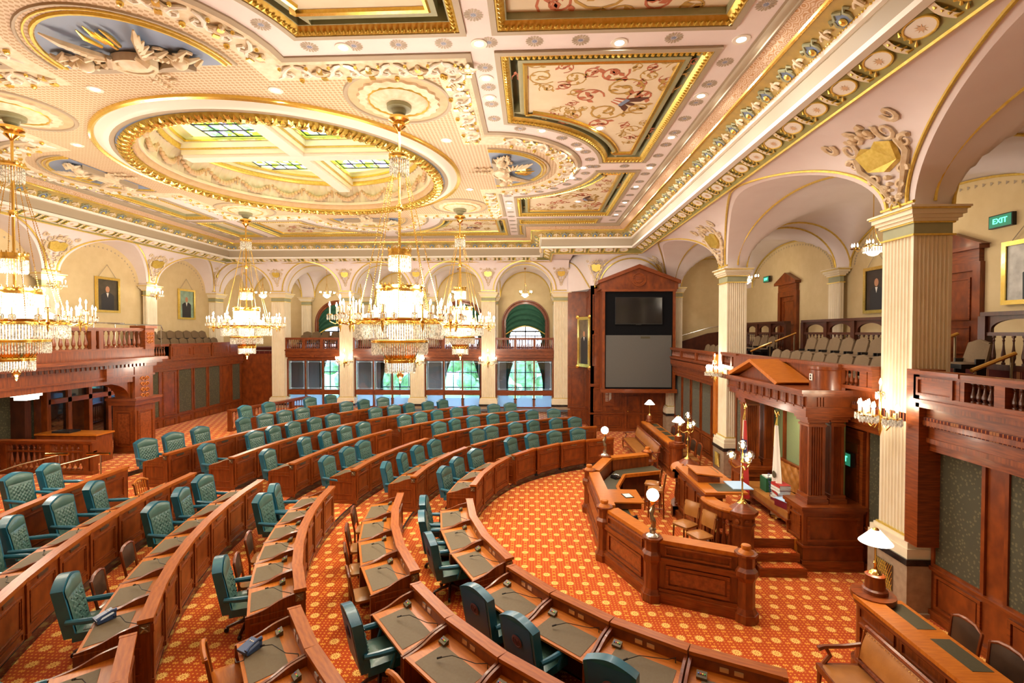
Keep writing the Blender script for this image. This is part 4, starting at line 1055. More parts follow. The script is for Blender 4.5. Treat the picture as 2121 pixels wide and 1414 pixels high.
# pediment
A, B_, ap = 11.3, 13.9, 12.62
mb = MB()
for y0, y1 in ((A, ap), (B_, ap)):
    mb.add([(x, y, z) for x in (cnX-.18, 6.35) for y, z in ((y0, 3.80), (y1, 4.24), (y1, 4.32), (y0-(.1 if y0 < y1 else -.1), 3.86))],
           [(0, 1, 2, 3), (7, 6, 5, 4), (0, 4, 5, 1), (1, 5, 6, 2), (2, 6, 7, 3), (3, 7, 4, 0)])
C_('raking_cornice', mb, 'wood_top')
mb = MB(); mb.add([(cnX+.06, A+.1, 3.80), (cnX+.06, B_-.1, 3.80), (cnX+.06, ap, 4.22)], [(0, 1, 2)]); C_('tympanum', mb, 'wood')
mb = MB(); mb.grid(lambda u, v: (6.35-.55*sin(u*PI/2)*0-.0+.12*cos(u*PI), 10.2+u*5.0, 3.80+.5*v), 20, 1); mb.box(6.30, 10.2, 4.26, 6.52, 15.2, 4.34); mb.box(6.38, 10.2, 3.8, 6.45, 15.2, 4.28); C_('parapet_wall', mb, 'wood')
mb = MB(); mb.lathe([(.34, 3.80), (.34, 4.2), (.36, 4.22), (.36, 4.28)], 20, (6.3, 10.55, 0)); C_('round_newel', mb, 'wood')
mb = MB().box(5.945, 10.50, 3.98, 5.96, 10.60, 4.12); C_('outlet_plate', mb, 'paper')
mb = MB().box(5.94, 10.53, 4.0, 5.946, 10.57, 4.04).box(5.94, 10.53, 4.06, 5.946, 10.57, 4.10); C_('outlet_socket', mb, 'black')
def pil(y0, y1, x0, x1, z0, z1):
    mb = MB(); fluted(mb, x0, x1, y0, y1, z0+.18, z1-.22, 5); mb.m = 0; C_('fluted_pilaster', mb, 'wood')
    mb = MB(); stack(mb, x0, x1, y0, y1, [(.05, z0, z0+.10), (.03, z0+.10, z0+.18)]); C_('pilaster_base', mb, 'wood_h')
    mb = MB(); stack(mb, x0, x1, y0, y1, [(.02, z1-.22, z1-.17), (.0, z1-.17, z1-.12), (.05, z1-.12, z1-.06), (.08, z1-.06, z1)]); C_('pilaster_capital', mb, 'wood_h')
def pedestal(y0, y1, x0, x1, h):
    mb = MB().box(x0, y0, 0, x1, y1, h-.08); C_('pedestal', mb, 'wood')
    C_('pedestal_base', MB().box(x0-.04, y0-.04, 0, x1, y1+.04, .22), 'wood_h'); C_('pedestal_fillet', MB().box(x0-.03, y0-.03, .5, x1, y1+.03, .54), 'wood_h'); mb = MB(); stack(mb, x0, x1, y0, y1, [(.03, h-.14, h-.08), (.06, h-.08, h)]); C_('pedestal_cap', mb, 'wood_h')
    for nm, a in (('w', 0), ('s', 1)):
        mb = MB()
        mb.T = orient((0, -1, 0), (1, 0, 0), (0, 0, 1), (x0, (y0+y1)/2, 0)) if a == 0 else orient((1, 0, 0), (0, 1, 0), (0, 0, 1), ((x0+x1)/2, y0, 0))
        hw = (y1-y0)/2 if a == 0 else (x1-x0)/2
        pframe(mb, -hw+.08, hw-.08, .62, h-.22, 0, .05, .025); C_('pedestal_panel', mb, 'wood_h')
for sg in (-1, 1):
    yc = 12.11+sg*1.5
    pedestal(yc-.33, yc+.33, 5.68, 6.9, 1.36)
    pil(yc-.18, yc+.18, 5.86, 6.2, 1.36, 3.22)
    yy = yc-sg*.02; pil(yy-.14, yy+.14, 6.36, 6.62, 1.36, 3.22)
mb = MB().box(6.68, 10.6, .6, 6.72, 13.6, 3.22); C_('silk_backing', mb, 'moss')
mb = MB()
for y in (11.25, 12.95): mb.box(6.62, y-.04, .6, 6.69, y+.04, 3.22)
mb.box(6.62, 10.7, 1.42, 6.68, 13.5, 1.50); C_('backing_batten', mb, 'wood')
light('canopy_spot', (6.15, 12.0, 3.15), 16, WARM, .06, None, 'AREA').name = 'canopy_lamp'
# ================================================================== far wall: glazed screens, beam and balustrade in every bay
outm = MB(); 
def gl_screen(i, x0, x1):
    xc = (x0+x1)/2; t = empty('glazed_screen', (xc, YF+.3, ZB), label='mahogany screen with etched glass panes in the window wall, %s from the left' % ORD[i], cat='window screen', group='glazed screens under the far gallery')
    def B(nm, x0_, x1_, z0, z1, m='wood', y0=-.05, y1=.05): return MB().box(x0_-xc, y0, z0-ZB, x1_-xc, y1, z1-ZB).build(nm, m, t)
    w_ = x1-x0; pw = (w_-.28)/3
    B('bottom_rail', x0, x1, ZB, ZB+.07); B('mid_rail', x0, x1, 1.48, 1.70, 'wood_h'); B('top_rail', x0, x1, 3.46, 3.62, 'wood_h')
    for j in range(4):
        xs = x0+j*(pw+.07); B('stile', xs if j else x0-.05, xs+.07+(0.05 if j == 3 else 0), ZB, 3.5, 'wood', -.07, .07)
    for j in range(3):
        xa = x0+.07+j*(pw+.07); xb = xa+pw
        f = B('sash', xa, xb, 1.70, 1.76, 'wood_h'); MB().box(xa-xc, -.03, 3.40-ZB, xb-xc, .03, 3.46-ZB).build('sash', 'wood_h', t)
        B('etched_pane', xa+.04, xb-.04, 1.76, 3.40, 'glass', -.006, .006)
        e = MB(); e.T = Matrix.Translation((-xc, 0, -ZB)); pframe(e, xa+.08, xb-.08, 1.82, 3.34, -.006, .02, .003)
        for cx_, cz_ in ((xa+.10, 1.84), (xb-.10, 1.84), (xa+.10, 3.32), (xb-.10, 3.32)): e.cb((cx_, -.009, cz_), (.09, .004, .09))
        e.build('etched_border', 'milk', t)
        B('frosted_pane', xa+.05, xb-.05, ZB+.07, 1.46, 'frost', -.006, .006)
    return t
def far_beam(x0, x1):
    r = None
    for k, (z0, z1, o) in enumerate([(3.60, 3.72, .06), (3.72, 3.78, .12), (3.78, 3.95, .08), (3.95, 4.02, .18)]):
        ob = MB().box(x0, YF+.10-o, z0, x1, YF+.6, z1).build('trim_7' if r is None else 'moulding', 'wood' if k % 2 else 'wood_h', r); r = r or struct(ob)
    MB().box((x0+x1)/2-.12, YF-.06, 3.60, (x0+x1)/2+.12, YF+.1, 3.76).build('bracket', 'wood', r)
for i in range(1, 5):
    x0, x1 = FX[i]+.40, FX[i+1]-.40
    gl_screen(i-1, x0, x1); far_beam(x0, x1)
    parapet('gallery_balustrade', 'far gallery balustrade over the window screens, %s bay from the left' % ORD[i-1], (x1, YF+.12), (x0, YF+.12), 4.02, 4.70, [0, .33, .66, 1], 24, .06, mat='wood_h')
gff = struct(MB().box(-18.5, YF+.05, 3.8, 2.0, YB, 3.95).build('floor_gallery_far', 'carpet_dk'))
# vestibule behind the screens: outer wall with windows, curtains, floor
ow = MB(); ow.T = orient((1, 0, 0), (0, 0, 1), (0, -1, 0), (0, YB+.05, 0))
hol = [[(x-1.15, .8), (x+1.15, .8), (x+1.15, 3.55), (x-1.15, 3.55)] for x in FB[1:]]
ow.holes([(-18.5, 0), (2.6, 0), (2.6, 3.9), (-18.5, 3.9)], hol, 0); struct(ow.build('wall_outer', 'grey_wall'))
struct(MB().box(2.3, YF+.7, 0, 2.5, YB, 3.9).build('wall_vestibule', 'grey_wall'))
mbf = MB()
for sx in (-1, 1):
    mbf.grid(lambda u, v: (sx*(1.2-(.08+.55*(v**2))*u), .05*sin(u*22), 1.2+2.35*v), 24, 8)
o_drape = mbf.mesh('drape', 'cloth_green')
mbf = MB()
for k in range(9):
    def sw(u, v, k=k):
        a = PI*u; r0 = 1.22-k*.10
        return (r0*cos(a)*(1-.0*v), -.03-.05*sin(PI*v)-.02*k*.2, 5.55+(1.22*sin(a) if k == 0 else 0)+0)
for sgn in (-1, 1):      # swagged curtain filling the arch head, drawn to both sides
    def sw(u, v):
        top = 1.22*math.sqrt(max(0, 1-(u*.98)**2)); bot = -.05-.62*u**1.6-.12*(1-u)
        z = top+(bot-top)*v; ruf = .05*sin(26*v+2*u)
        return (sgn*u*1.22, -.10+ruf, 5.55+z)
    mbf.grid(sw, 14, 30)
    mbf.grid(lambda u, v: (sgn*(1.22-.38*u*(1-.45*sin(PI*v))), -.09+.04*sin(u*20), 3.95+1.15*v), 16, 6)
o_swag2 = mbf.mesh('swag_curtain', 'cloth_green')
mbf = MB()
for sgn in (-1, 1): mbf.tube([(sgn*u*1.22, -.17, 5.55-.05-.62*u**1.6-.12*(1-u)) for u in [i/12 for i in range(13)]], .035, 5)
o_fringe = mbf.mesh('curtain_fringe', 'goldpaint')
for i, x in enumerate(FB[1:]):
    wn = struct(empty('window_%d' % (i+1), (x, YB, 0)))
    mb = MB(); mb.sweep([(0, 0)], [(0, 0)]) if 0 else None
    pts = [(-WW-.02, 3.95)]+[(-(WW+.02)*cos(PI*j/24), 5.55+(WW+.02)*sin(PI*j/24)) for j in range(25)]+[(WW+.02, 3.95)]
    def fr_(off, y, pts=pts): 
        q = offset(pts, off, False); return [(a, y, b) for a, b in q]
    mb = MB(); lo, hi = fr_(.16, -.10), fr_(-.10, -.10); l2, h2 = fr_(.16, .03), fr_(-.10, .03); k = len(lo)
    mb.add(lo+hi+l2+h2, [f for j in range(k-1) for f in ((j, j+1, k+j+1, k+j), (j, 2*k+j, 2*k+j+1, j+1), (k+j, k+j+1, 3*k+j+1, 3*k+j))]); mb.build('arched_frame', 'wood', wn)
    mb = MB().tube([(a, -.12, b) for a, b in offset(pts, .05, False)], .03, 6); mb.build('frame_moulding', 'wood_h', wn)
    mb = MB().box(-WW, -.02, 5.0, WW, .04, 5.10).box(-.04, -.02, 3.95, .04, .04, 6.8)
    for a in (-.62, .62): mb.box(a-.025, -.02, 3.95, a+.025, .04, 5.05)
    mb.box(-WW, -.02, 4.5, WW, .03, 4.53); mb.build('sash_bars', 'black', wn)
    mb = MB(); mb.add([(a, .0, b) for a, b in pts], [tuple(range(len(pts)))]); mb.build('pane', 'glass', wn)
    put(o_swag2, wn); put(o_fringe, wn)
    mb = MB()
    for j in range(11): mb.box(-.95+.19*j-.02, -.35, 3.95, -.95+.19*j+.02, -.31, 4.75)
    mb.box(-1.05, -.37, 4.75, 1.05, -.29, 4.81); mb.build('window_rail', 'wood_dark', wn)
    lw = struct(empty('window_%d' % (i+5), (x, YB+.05, 0)))
    mb = MB().box(-1.17, -.05, .76, 1.17, .06, .84).box(-1.17, -.05, 3.50, 1.17, .06, 3.57).box(-1.17, -.05, .76, -1.08, .06, 3.57).box(1.08, -.05, .76, 1.17, .06, 3.57).box(-1.15, -.03, 1.5, 1.15, .04, 1.56)
    mb.box(-.04, -.04, .8, .04, .05, 3.55).box(-1.15, -.03, 2.45, 1.15, .04, 2.50)
    for a in (-.57, .57): mb.box(a-.02, -.03, 1.35, a+.02, .04, 3.55)
    mb.build('sash_bars', 'black', lw); MB().box(-1.15, 0, .82, 1.15, .008, 3.52).build('pane', 'glass', lw)
    o = put(o_drape, lw, (0, -.12, 0))
# what the windows look out on
lawn = struct(MB().box(-60, 31, -3.2, 40, 90, -3).build('ground_lawn', 'grass'))
rnd = random.Random(5)
for i in range(11):
    x = -34+5.6*i+rnd.uniform(-.4, .4); y = 40+rnd.uniform(-1, 1)+5*(i % 2); t = empty('garden_tree', (x, y, -3), label='sunlit green tree outside the far windows, %s from the left' % ORD[i], cat='tree', group='trees outside the windows')
    MB().tube([(0, 0, 0), (.1, 0, 2), (0, .1, 3.5)], [.25, .2, .12], 7).build('trunk', 'bark', t)
    mb = MB()
    for j in range(26):
        a = rnd.uniform(0, 6.28); r = rnd.uniform(0, 2.1); mb.sph((r*cos(a), r*sin(a), rnd.uniform(2.6, 6.3)), rnd.uniform(.5, 1.0), 7, 5, .8)
    mb.build('crown', 'foliage', t)
# ================================================================== far right: panelled corner and screen cabinet
panel_wall('wall_far_right', (2.95, 26.3), (1.95, 26.45), 0, .86, 3.0, 7.2, [(.1, .9, 'wood')])
pw = panel_wall('wall_corner', (2.95, 24.5), (2.95, 26.3), 0, .86, 3.0, 7.2, [(.15, 1.65, 'wood')])
pw2 = panel_wall('wall_screen', (7.0, 24.5), (2.95, 24.5), 0, .86, 2.2, 7.35, [(.3, 1.2, 'wood'), (1.4, 2.3, 'door'), (2.45, 3.3, 'wood'), (3.4, 3.95, 'wood')])
for r_, (s0, s1) in ((pw, (.15, 1.65)), (pw2, (3.45, 3.95))):
    for z0, z1 in ((3.3, 4.9), (5.1, 6.9)): pframe(MB(), s0, s1, z0, z1, 0, .05, .03).build('panel_frame', 'wood_h', r_)
mb = MB(); mb.grid(lambda u, v: (1.97+1.0*u, 26.45-1.95*u**1.5, 7.2+2.4*v), 10, 1); mb.box(2.95, 24.5, 7.2, 7.0, 24.7, 9.0); struct(mb.build('wall_far_upper', 'plaster'))
o = MB(); 
for r0 in (1.62, 1.85): o.tube([(5.0-r0*cos(PI*j/24), 24.47-.02*(r0 > 1.7), 7.25+.9*r0*sin(PI*j/24)) for j in range(25)], .035, 5)
o.tube([(2.0+.9*j/20, 26.35-1.8*(j/20)**1.5, 7.25+1.5*sin(PI*.5*(1-j/20))) for j in range(21)], .03, 5)
struct(o.build('trim_8', 'goldpaint'))
for me in (o_plate, o_scr, o_loop):
    q = put(me, VAULT['F']); q.matrix_local = orient((1, 0, 0), (0, 0, 1), (0, 1, 0), (3.2, 24.40, 8.25)) @ Matrix.Diagonal((.7, .8, .9, 1))
tc_ = empty('screen_cabinet', (5.1, 23.4, 2.15), label='tall mahogany display cabinet with a pediment in the far right corner', cat='cabinet')
X0, X1 = 3.38, 6.84
def K(nm, x0, x1, y0, y1, z0, z1, m): return MB().box(x0, y0, z0, x1, y1, z1).build(nm, m, tc_, world=True)
K('cabinet_body', X0+.03, X1-.03, 23.45, 24.5, 2.2, 7.35, 'wood'); K('bottom_moulding', X0-.08, X1+.08, 23.28, 23.6, 2.10, 2.28, 'wood_h')
K('stile', X0, X0+.12, 23.33, 23.5, 2.28, 7.0, 'wood'); K('stile', X1-.12, X1, 23.33, 23.5, 2.28, 7.0, 'wood'); K('upper_recess', X0+.12, X1-.12, 23.42, 23.46, 4.98, 6.95, 'matte_black'); K('lower_recess', X0+.12, X1-.12, 23.42, 23.46, 2.28, 4.98, 'matte_black')
K('screen_cloth', X0+.17, X1-.17, 23.38, 23.43, 2.36, 4.86, 'scr_cloth'); K('screen_label', 5.2, 5.65, 23.372, 23.38, 4.70, 4.80, 'blotter_dk')
K('head_rail', X0-.04, X1+.04, 23.30, 23.6, 6.95, 7.06, 'wood_h')
mb = MB(); mb.add([(X0-.12, 23.35, 7.06), (X1+.12, 23.35, 7.06), (X1+.12, 23.35, 7.36), (5.1, 23.35, 8.1), (X0-.12, 23.35, 7.36), (X0-.12, 24.5, 7.06), (X1+.12, 24.5, 7.06), (X1+.12, 24.5, 7.36), (5.1, 24.5, 8.1), (X0-.12, 24.5, 7.36)],
   [(0, 1, 2, 3, 4), (9, 8, 7, 6, 5), (2, 7, 8, 3), (3, 8, 9, 4), (0, 4, 9, 5), (1, 6, 7, 2), (0, 5, 6, 1)]); mb.build('pediment', 'wood', tc_, world=True)
mb = MB()
for sx in (-1, 1):
    xe = 5.1+sx*1.95
    mb.add([(5.1, y, z) for y in (23.2, 24.5) for z in (8.06, 8.24)]+[(xe, y, z) for y in (23.2, 24.5) for z in (7.32, 7.48)], [(0, 4, 5, 1), (2, 3, 7, 6), (1, 5, 7, 3), (0, 2, 6, 4), (4, 6, 7, 5)])
mb.build('raking_cornice', 'wood_h', tc_, world=True)
mb = MB(); mb.T = orient((1, 0, 0), (0, 0, 1), (0, -1, 0), (5.1, 23.34, 7.52)); mb.lathe([(.34, 0), (.34, .05), (.28, .05), (.26, .02), (.18, .02), (.17, .06), (.001, .07)], 28); mb.build('roundel', 'wood_h', tc_, world=True)
tv = empty('television', (5.1, 23.40, 5.38), label='flat black television hung in the upper part of the screen cabinet', cat='television')
MB().box(-1.12, -.07, 0, 1.12, 0, 1.30).build('bezel', 'black', tv); MB().box(-1.09, -.075, .04, 1.09, -.068, 1.27).build('screen', 'screen', tv); MB().box(-.12, -.09, -.03, .12, -.02, .01).build('sensor', 'black', tv)
# gilt-framed portrait on the corner wall
def portrait(name, label, mt, w_, h, frame_mat='gold', bgc=(.10, .08, .05), coat=(.02, .02, .025), ornate=False, cord=0, parent_mats=None, bust=True):
    e = empty(name, mt.translation[:], label=label, cat='painting'); e.matrix_world = mt
    fw = .10 if not ornate else .16
    mb = MB(); pframe(mb, -w_/2, w_/2, 0, h, 0, fw, .07); mb.build('frame', frame_mat, e)
    mb = MB(); pframe(mb, -w_/2+fw*.7, w_/2-fw*.7, fw*.7, h-fw*.7, -.02, .03, .02); mb.build('frame_slip', 'goldpaint', e)
    if ornate:
        for sx in (-1, 1):
            for z in (0, h): MB().sph((sx*w_/2, -.05, z), .11, 8, 5).build('corner_ornament', 'gold', e)
    MB().box(-w_/2+fw*.5, -.02, fw*.5, w_/2-fw*.5, 0, h-fw*.5).build('canvas', pbr('portrait_ground', bgc, .6, c2=tuple(min(1, c*1.8) for c in bgc), sc=3), e)
    cm = pbr('painted_suit', coat, .6); sk = pbr('painted_skin', (.50, .24, .13), .6)
    y = -.024; s = min(w_, h*.8)
    hz = h*.66
    mb = MB(); mb.add([(-.26*s, y, fw), (.26*s, y, fw), (.27*s, y, hz-.22*s), (.14*s, y, hz-.13*s), (-.14*s, y, hz-.13*s), (-.27*s, y, hz-.22*s)], [tuple(range(6))]); mb.build('painted_figure', cm, e)
    mb = MB(); mb.add([(-.05*s, y-.002, hz-.13*s), (0, y-.002, hz-.30*s), (.05*s, y-.002, hz-.13*s)], [(0, 1, 2)]); mb.build('painted_shirt', 'paper', e)
    mb = MB(); n = 14; mb.add([(.085*s*cos(2*PI*i/n), y-.003, hz+.115*s*sin(2*PI*i/n)) for i in range(n)], [tuple(range(n))]); mb.build('painted_face', sk, e)
    if cord:
        MB().tube([(-w_*.38, -.03, h-.02), (0, -.02, h+cord), (w_*.38, -.03, h-.02)], .012, 4).build('hanging_cord', 'taupe', e)
    return e
portrait('gilt_portrait', 'tall portrait in a heavy gilt frame on the panelled corner wall', orient((0, -1, 0), (1, 0, 0), (0, 0, 1), (2.72, 25.2, 3.2)) @ Matrix.Rotation(R_(24), 4, 'Z'), 1.25, 2.6, 'gold', ornate=True)
# speaker grille and little sign boards on the wood below the cabinet
sg = empty('tally_board', (3.85, 24.44, 1.3), label='square wooden board with a white slanted bar emblem beside the far door', cat='sign')
MB().box(-.28, -.05, 0, .28, 0, .85).build('board', 'wood_h', sg)
mb = MB()
for j in range(7): mb.tube([(-.16, -.055, .70-.075*j), (-.02, -.055, .70-.075*j+.0)], .014, 4); mb.tube([(.02, -.055, .62-.06*j), (.14, -.055, .74-.06*j)], .014, 4)
mb.build('bar_emblem', 'paper', sg)
# ================================================================== left wall, portico and gallery
lw_ = panel_wall('wall_left_lower', (XL, 26.6), (XL, 18.7), ZB-.25, 1.15, 3.27, 3.5, [(.15, .95, 'cloth'), (1.05, 1.75, 'wood'), (1.9, 2.85, 'cloth'), (2.95, 3.9, 'cloth'), (4.0, 4.95, 'cloth'), (5.05, 5.9, 'wood'), (6.05, 7.3, 'cloth')])
panel_wall('wall_left_near', (XL-.6, 18.7), (XL-.6, 2), ZB-.25, 1.15, 3.27, 3.5, [(2.9, 5.0, 'cloth'), (5.2, 7.2, 'cloth')])
le = [(3.27, 3.4, .08), (3.4, 3.5, .16), (3.5, 3.72, .12), (3.72, 3.80, .24)]
entab('trim_9', (XL, 26.6), (XL, 17.0), le, .2)
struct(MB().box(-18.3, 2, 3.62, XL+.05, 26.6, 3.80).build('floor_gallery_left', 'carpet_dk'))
parapet('gallery_parapet', 'left gallery parapet, balustered section below the two hanging portraits', (XL+.1, 20.9), (XL+.1, 19.4), 3.80, 4.48, [0, .0, 1], 9, .075, solid=.05)
for i, (y0, y1) in enumerate(((26.5, 23.8), (23.7, 21.0), (19.3, 17.1))):
    t = empty('parapet_panel', (XL+.1, (y0+y1)/2, 3.80), label='solid panelled parapet of the left gallery, %s from the far corner' % ORD[i], cat='parapet')
    h = (y0-y1)/2; MB().box(-.1, -h, 0, .1, h, .66).build('panel_body', 'wood', t); MB().box(-.14, -h, .6, .14, h, .68).build('cap_rail', 'wood_h', t)
    n = 2
    for j in range(n):
        mb = MB(); mb.T = orient((0, 1, 0), (-1, 0, 0), (0, 0, 1), (.1, 0, 0)); pframe(mb, -h+.1+j*h, -h+h-.1+j*h, .12, .52, 0, .05, .03); mb.build('panel_frame', 'wood_h', t)
# portico over the side entrance
po = empty('entrance_portico', (-14.2, 14.0, ZB-.25), label='carved mahogany portico over the left side entrance', cat='portico')
PX = -13.9; zf_ = ZB-.25
def Q(nm, x0, x1, y0, y1, z0, z1, m='wood'): return MB().box(x0, y0, z0, x1, y1, z1).build(nm, m, po, world=True)
for k, (z0, z1, o) in enumerate([(3.28, 3.46, .0), (3.46, 3.52, .06), (3.52, 3.80, .02), (3.80, 3.92, .10), (3.92, 4.02, .22), (4.02, 4.12, .34), (4.12, 4.40, .05)]):
    Q(['architrave', 'fillet', 'frieze', 'fillet', 'cornice', 'corona', 'blocking_course'][k], XL+.1, PX+o, 6.0, 17.1+o, z0, z1, 'wood_h' if k % 2 else 'wood')
Q('soffit', XL, PX-.3, 6.0, 17.0, 3.26, 3.30, 'wood_dark')
mb = MB()
for i in range(66): mb.box(PX+.02, 6.2+.16*i, 3.81, PX+.13, 6.2+.16*i+.085, 3.91)
mb.build('dentil_course', 'wood_dark', po, world=True)
for y in (10.8, 15.2): Q('frieze_bracket', PX, PX+.12, y-.12, y+.12, 3.40, 3.92, 'wood_h')
# far pier of the portico with carved panels
Q('pier_base', PX-.85, PX+.14, 16.16, 17.24, zf_, zf_+.28, 'wood_h'); Q('pier_shaft', PX-.75, PX+.05, 16.25, 17.15, zf_+.28, 2.45); Q('pier_impost', PX-.85, PX+.14, 16.16, 17.24, 2.45, 2.62, 'wood_h'); Q('pier_impost', PX-.90, PX+.22, 16.10, 17.32, 2.62, 2.70, 'wood_h'); Q('pier_upper', PX-.7, PX+.04, 16.28, 17.08, 2.70, 3.79)
mb = MB(); mb.T = orient((1, 0, 0), (0, 1, 0), (0, 0, 1), (PX-.35, 16.25, 0)); pframe(mb, -.30, .30, 1.0, 2.25, 0, .05, .03); mb.T = orient((0, 1, 0), (-1, 0, 0), (0, 0, 1), (PX+.05, 16.7, 0)); pframe(mb, -.34, .34, 1.0, 2.25, 0, .05, .03); mb.build('pier_panel', 'wood_h', po, world=True)
mb = MB(); mb.box(PX-.55, 16.235, 1.1, PX-.15, 16.25, 2.15); mb.box(PX+.05, 16.45, 1.1, PX+.065, 16.95, 2.15); mb.build('burl_panel', 'wood_burl', po, world=True)
mb = MB(); mb.T = orient((1, 0, 0), (0, 0, 1), (0, -1, 0), (PX-.34, 16.27, 3.25))
for i in range(4):
    for sx in (-1, 1): mb.tube([(a, b-.1, 0) for a, b, c in spiral((sx*.09, -.40+.2*i), .09, 1.3, sx, 10)], [.022-.001*j for j in range(11)], 5)
mb.build('carved_panel', 'wood_top', po, world=True); mb = MB()
mb.T = orient((0, 1, 0), (0, 0, 1), (1, 0, 0), (PX+.05, 16.7, 3.25))
for i in range(4):
    for sx in (-1, 1): mb.tube([(a, b-.1, 0) for a, b, c in spiral((sx*.09, -.40+.2*i), .09, 1.3, sx, 10)], [.022-.001*j for j in range(11)], 5)
mb.build('carved_panel', 'wood_top', po, world=True)
mb = MB()                        # curved bracket between pier and architrave
for k in range(14):
    a0, a1 = PI/2*k/14, PI/2*(k+1)/14
    q = lambda a: (PX-.5, 16.2-1.0*(1-cos(a)) , 2.72+.56*sin(a))
    p0, p1 = (16.2-.95*(1-cos(a0)), 2.70+.58*sin(a0)), (16.2-.95*(1-cos(a1)), 2.70+.58*sin(a1))
    mb.add([(PX-.6, p0[0], p0[1]), (PX-.6, p1[0], p1[1]), (PX-.6, 16.25, p1[1]), (PX-.6, 16.25, p0[1]), (PX-.1, p0[0], p0[1]), (PX-.1, p1[0], p1[1]), (PX-.1, 16.25, p1[1]), (PX-.1, 16.25, p0[1])], [(0, 1, 2, 3), (7, 6, 5, 4), (0, 4, 5, 1)])
mb.build('arched_bracket', 'wood', po, world=True)
# glazed entrance under the portico
ge = empty('glazed_entrance', (XL-.2, 16.9, zf_), label='mahogany glazed doors under the left portico', cat='door')
def G(nm, y0, y1, z0, z1, m='wood', x0=-.06, x1=.06): return MB().box(XL+x0, y0, z0, XL+x1, y1, z1).build(nm, m, ge, world=True)
ys = [15.6, 16.35, 17.15, 17.95, 18.7]
for y in ys: G('mullion', y-.07, y+.07, zf_, 3.3, 'wood', -.1, .1)
G('transom', 15.6, 18.7, 2.55, 2.72, 'wood_h', -.1, .1)
for i in range(4):
    y0, y1 = ys[i]+.07, ys[i+1]-.07
    if i != 1:
        G('door_rail', y0, y1, zf_, zf_+.3, 'wood_h'); G('door_pane', y0, y1, zf_+.3, 2.55, 'glass_cab', -.008, .008)
    G('transom_pane', y0, y1, 2.72, 3.25, 'glass_cab', -.008, .008)
# lobby behind the glass
lb = struct(MB().box(-20.5, 15.2, zf_, -20.3, 20, 3.4).build('wall_lobby', pbr('lobby_wall', (.40, .50, .62), .7)))
MB().box(-20.29, 15.2, zf_, -20.2, 20, 1.5).build('dado', 'wood_dark', lb); MB().box(-20.28, 15.2, 1.5, -20.16, 20, 1.56).build('dado_rail', 'cream', lb)
struct(MB().box(-20.5, 15, zf_-.05, XL, 20.2, zf_).build('floor_lobby', 'carpet_dk')); struct(MB().box(-20.5, 15.2, 3.38, XL-.1, 20, 3.45).build('ceiling_lobby', 'taupe'))
struct(MB().box(-20.5, 15.0, zf_, XL-.1, 15.2, 3.4).build('wall_lobby_near', 'wood_dark')); struct(MB().box(-20.5, 19.9, zf_, XL-.6, 20.1, 3.4).build('wall_lobby_far', 'wood_dark'))
pt = empty('lobby_plant', (-18.2, 18.4, zf_), label='tall dark leafy plant in the lobby behind the glazed doors', cat='plant')
MB().lathe([(.16, 0), (.22, .4), (.24, .42), (.2, .42)], 14).build('pot', 'black', pt)
mb = MB(); rnd = random.Random(9)
for i in range(60):
    a = rnd.uniform(0, 6.28); z = rnd.uniform(.5, 1.8); r = .12+.3*(1.9-z)/1.5*rnd.random()
    mb.add([(0, 0, z-.1), (r*cos(a+.2), r*sin(a+.2), z), (r*1.7*cos(a), r*1.7*sin(a), z+.12), (r*cos(a-.2), r*sin(a-.2), z+.02)], [(0, 1, 2, 3)])
mb.build('leaves', 'plant', pt); MB().tube([(0, 0, .4), (0, 0, 1.7)], .02, 5).build('stem', 'bark', pt)
# balustrade on top of the portico
t = parapet('portico_balustrade', 'heavy balustrade with turned balusters on top of the left portico', (PX-.05, 16.95), (PX-.05, 8.0), 4.40, 5.15, [0, .22, .25, .47, .5, .72, .75, .97, 1], 40, .085)
MB().box(-.30, 4.2, 0, .16, 4.62, .78).build('end_pier', 'wood_h', t); MB().box(-.36, 4.14, .74, .22, 4.68, .84).build('pier_cap', 'wood_h', t)
mb = MB(); mb.T = orient((0, 1, 0), (0, 0, 1), (1, 0, 0), (.17, 4.41, .4))
for i in range(3):
    for sx in (-1, 1): mb.tube([(a, b, 0) for a, b, c in spiral((sx*.07, -.15+.14*i), .07, 1.3, sx, 10)], [.018-.001*j for j in range(11)], 5)
mb.build('carved_panel', 'wood_top', t)
# steel guard rail above the parapet
gr = empty('guard_rail', (XL+.3, 18.2, 4.4), label='thin steel guard rail above the left gallery parapet', cat='railing')
MB().tube([(PX-.6, 8.0, 5.32), (PX-.6, 16.6, 5.32), (-16.0, 17.6, 5.32), (-16.0, 20.2, 5.30), (-16.0, 20.3, 5.1)], .02, 6).build('rail', 'chrome', gr, world=True)
for x, y in ((PX-.6, 13), (PX-.6, 15.4), (-15.6, 17.45), (-16.0, 18.9), (-16.0, 20.2)): MB().tube([(x, y, 4.41), (x, y, 5.32)], .016, 6).build('rail_post', 'chrome', gr, world=True)
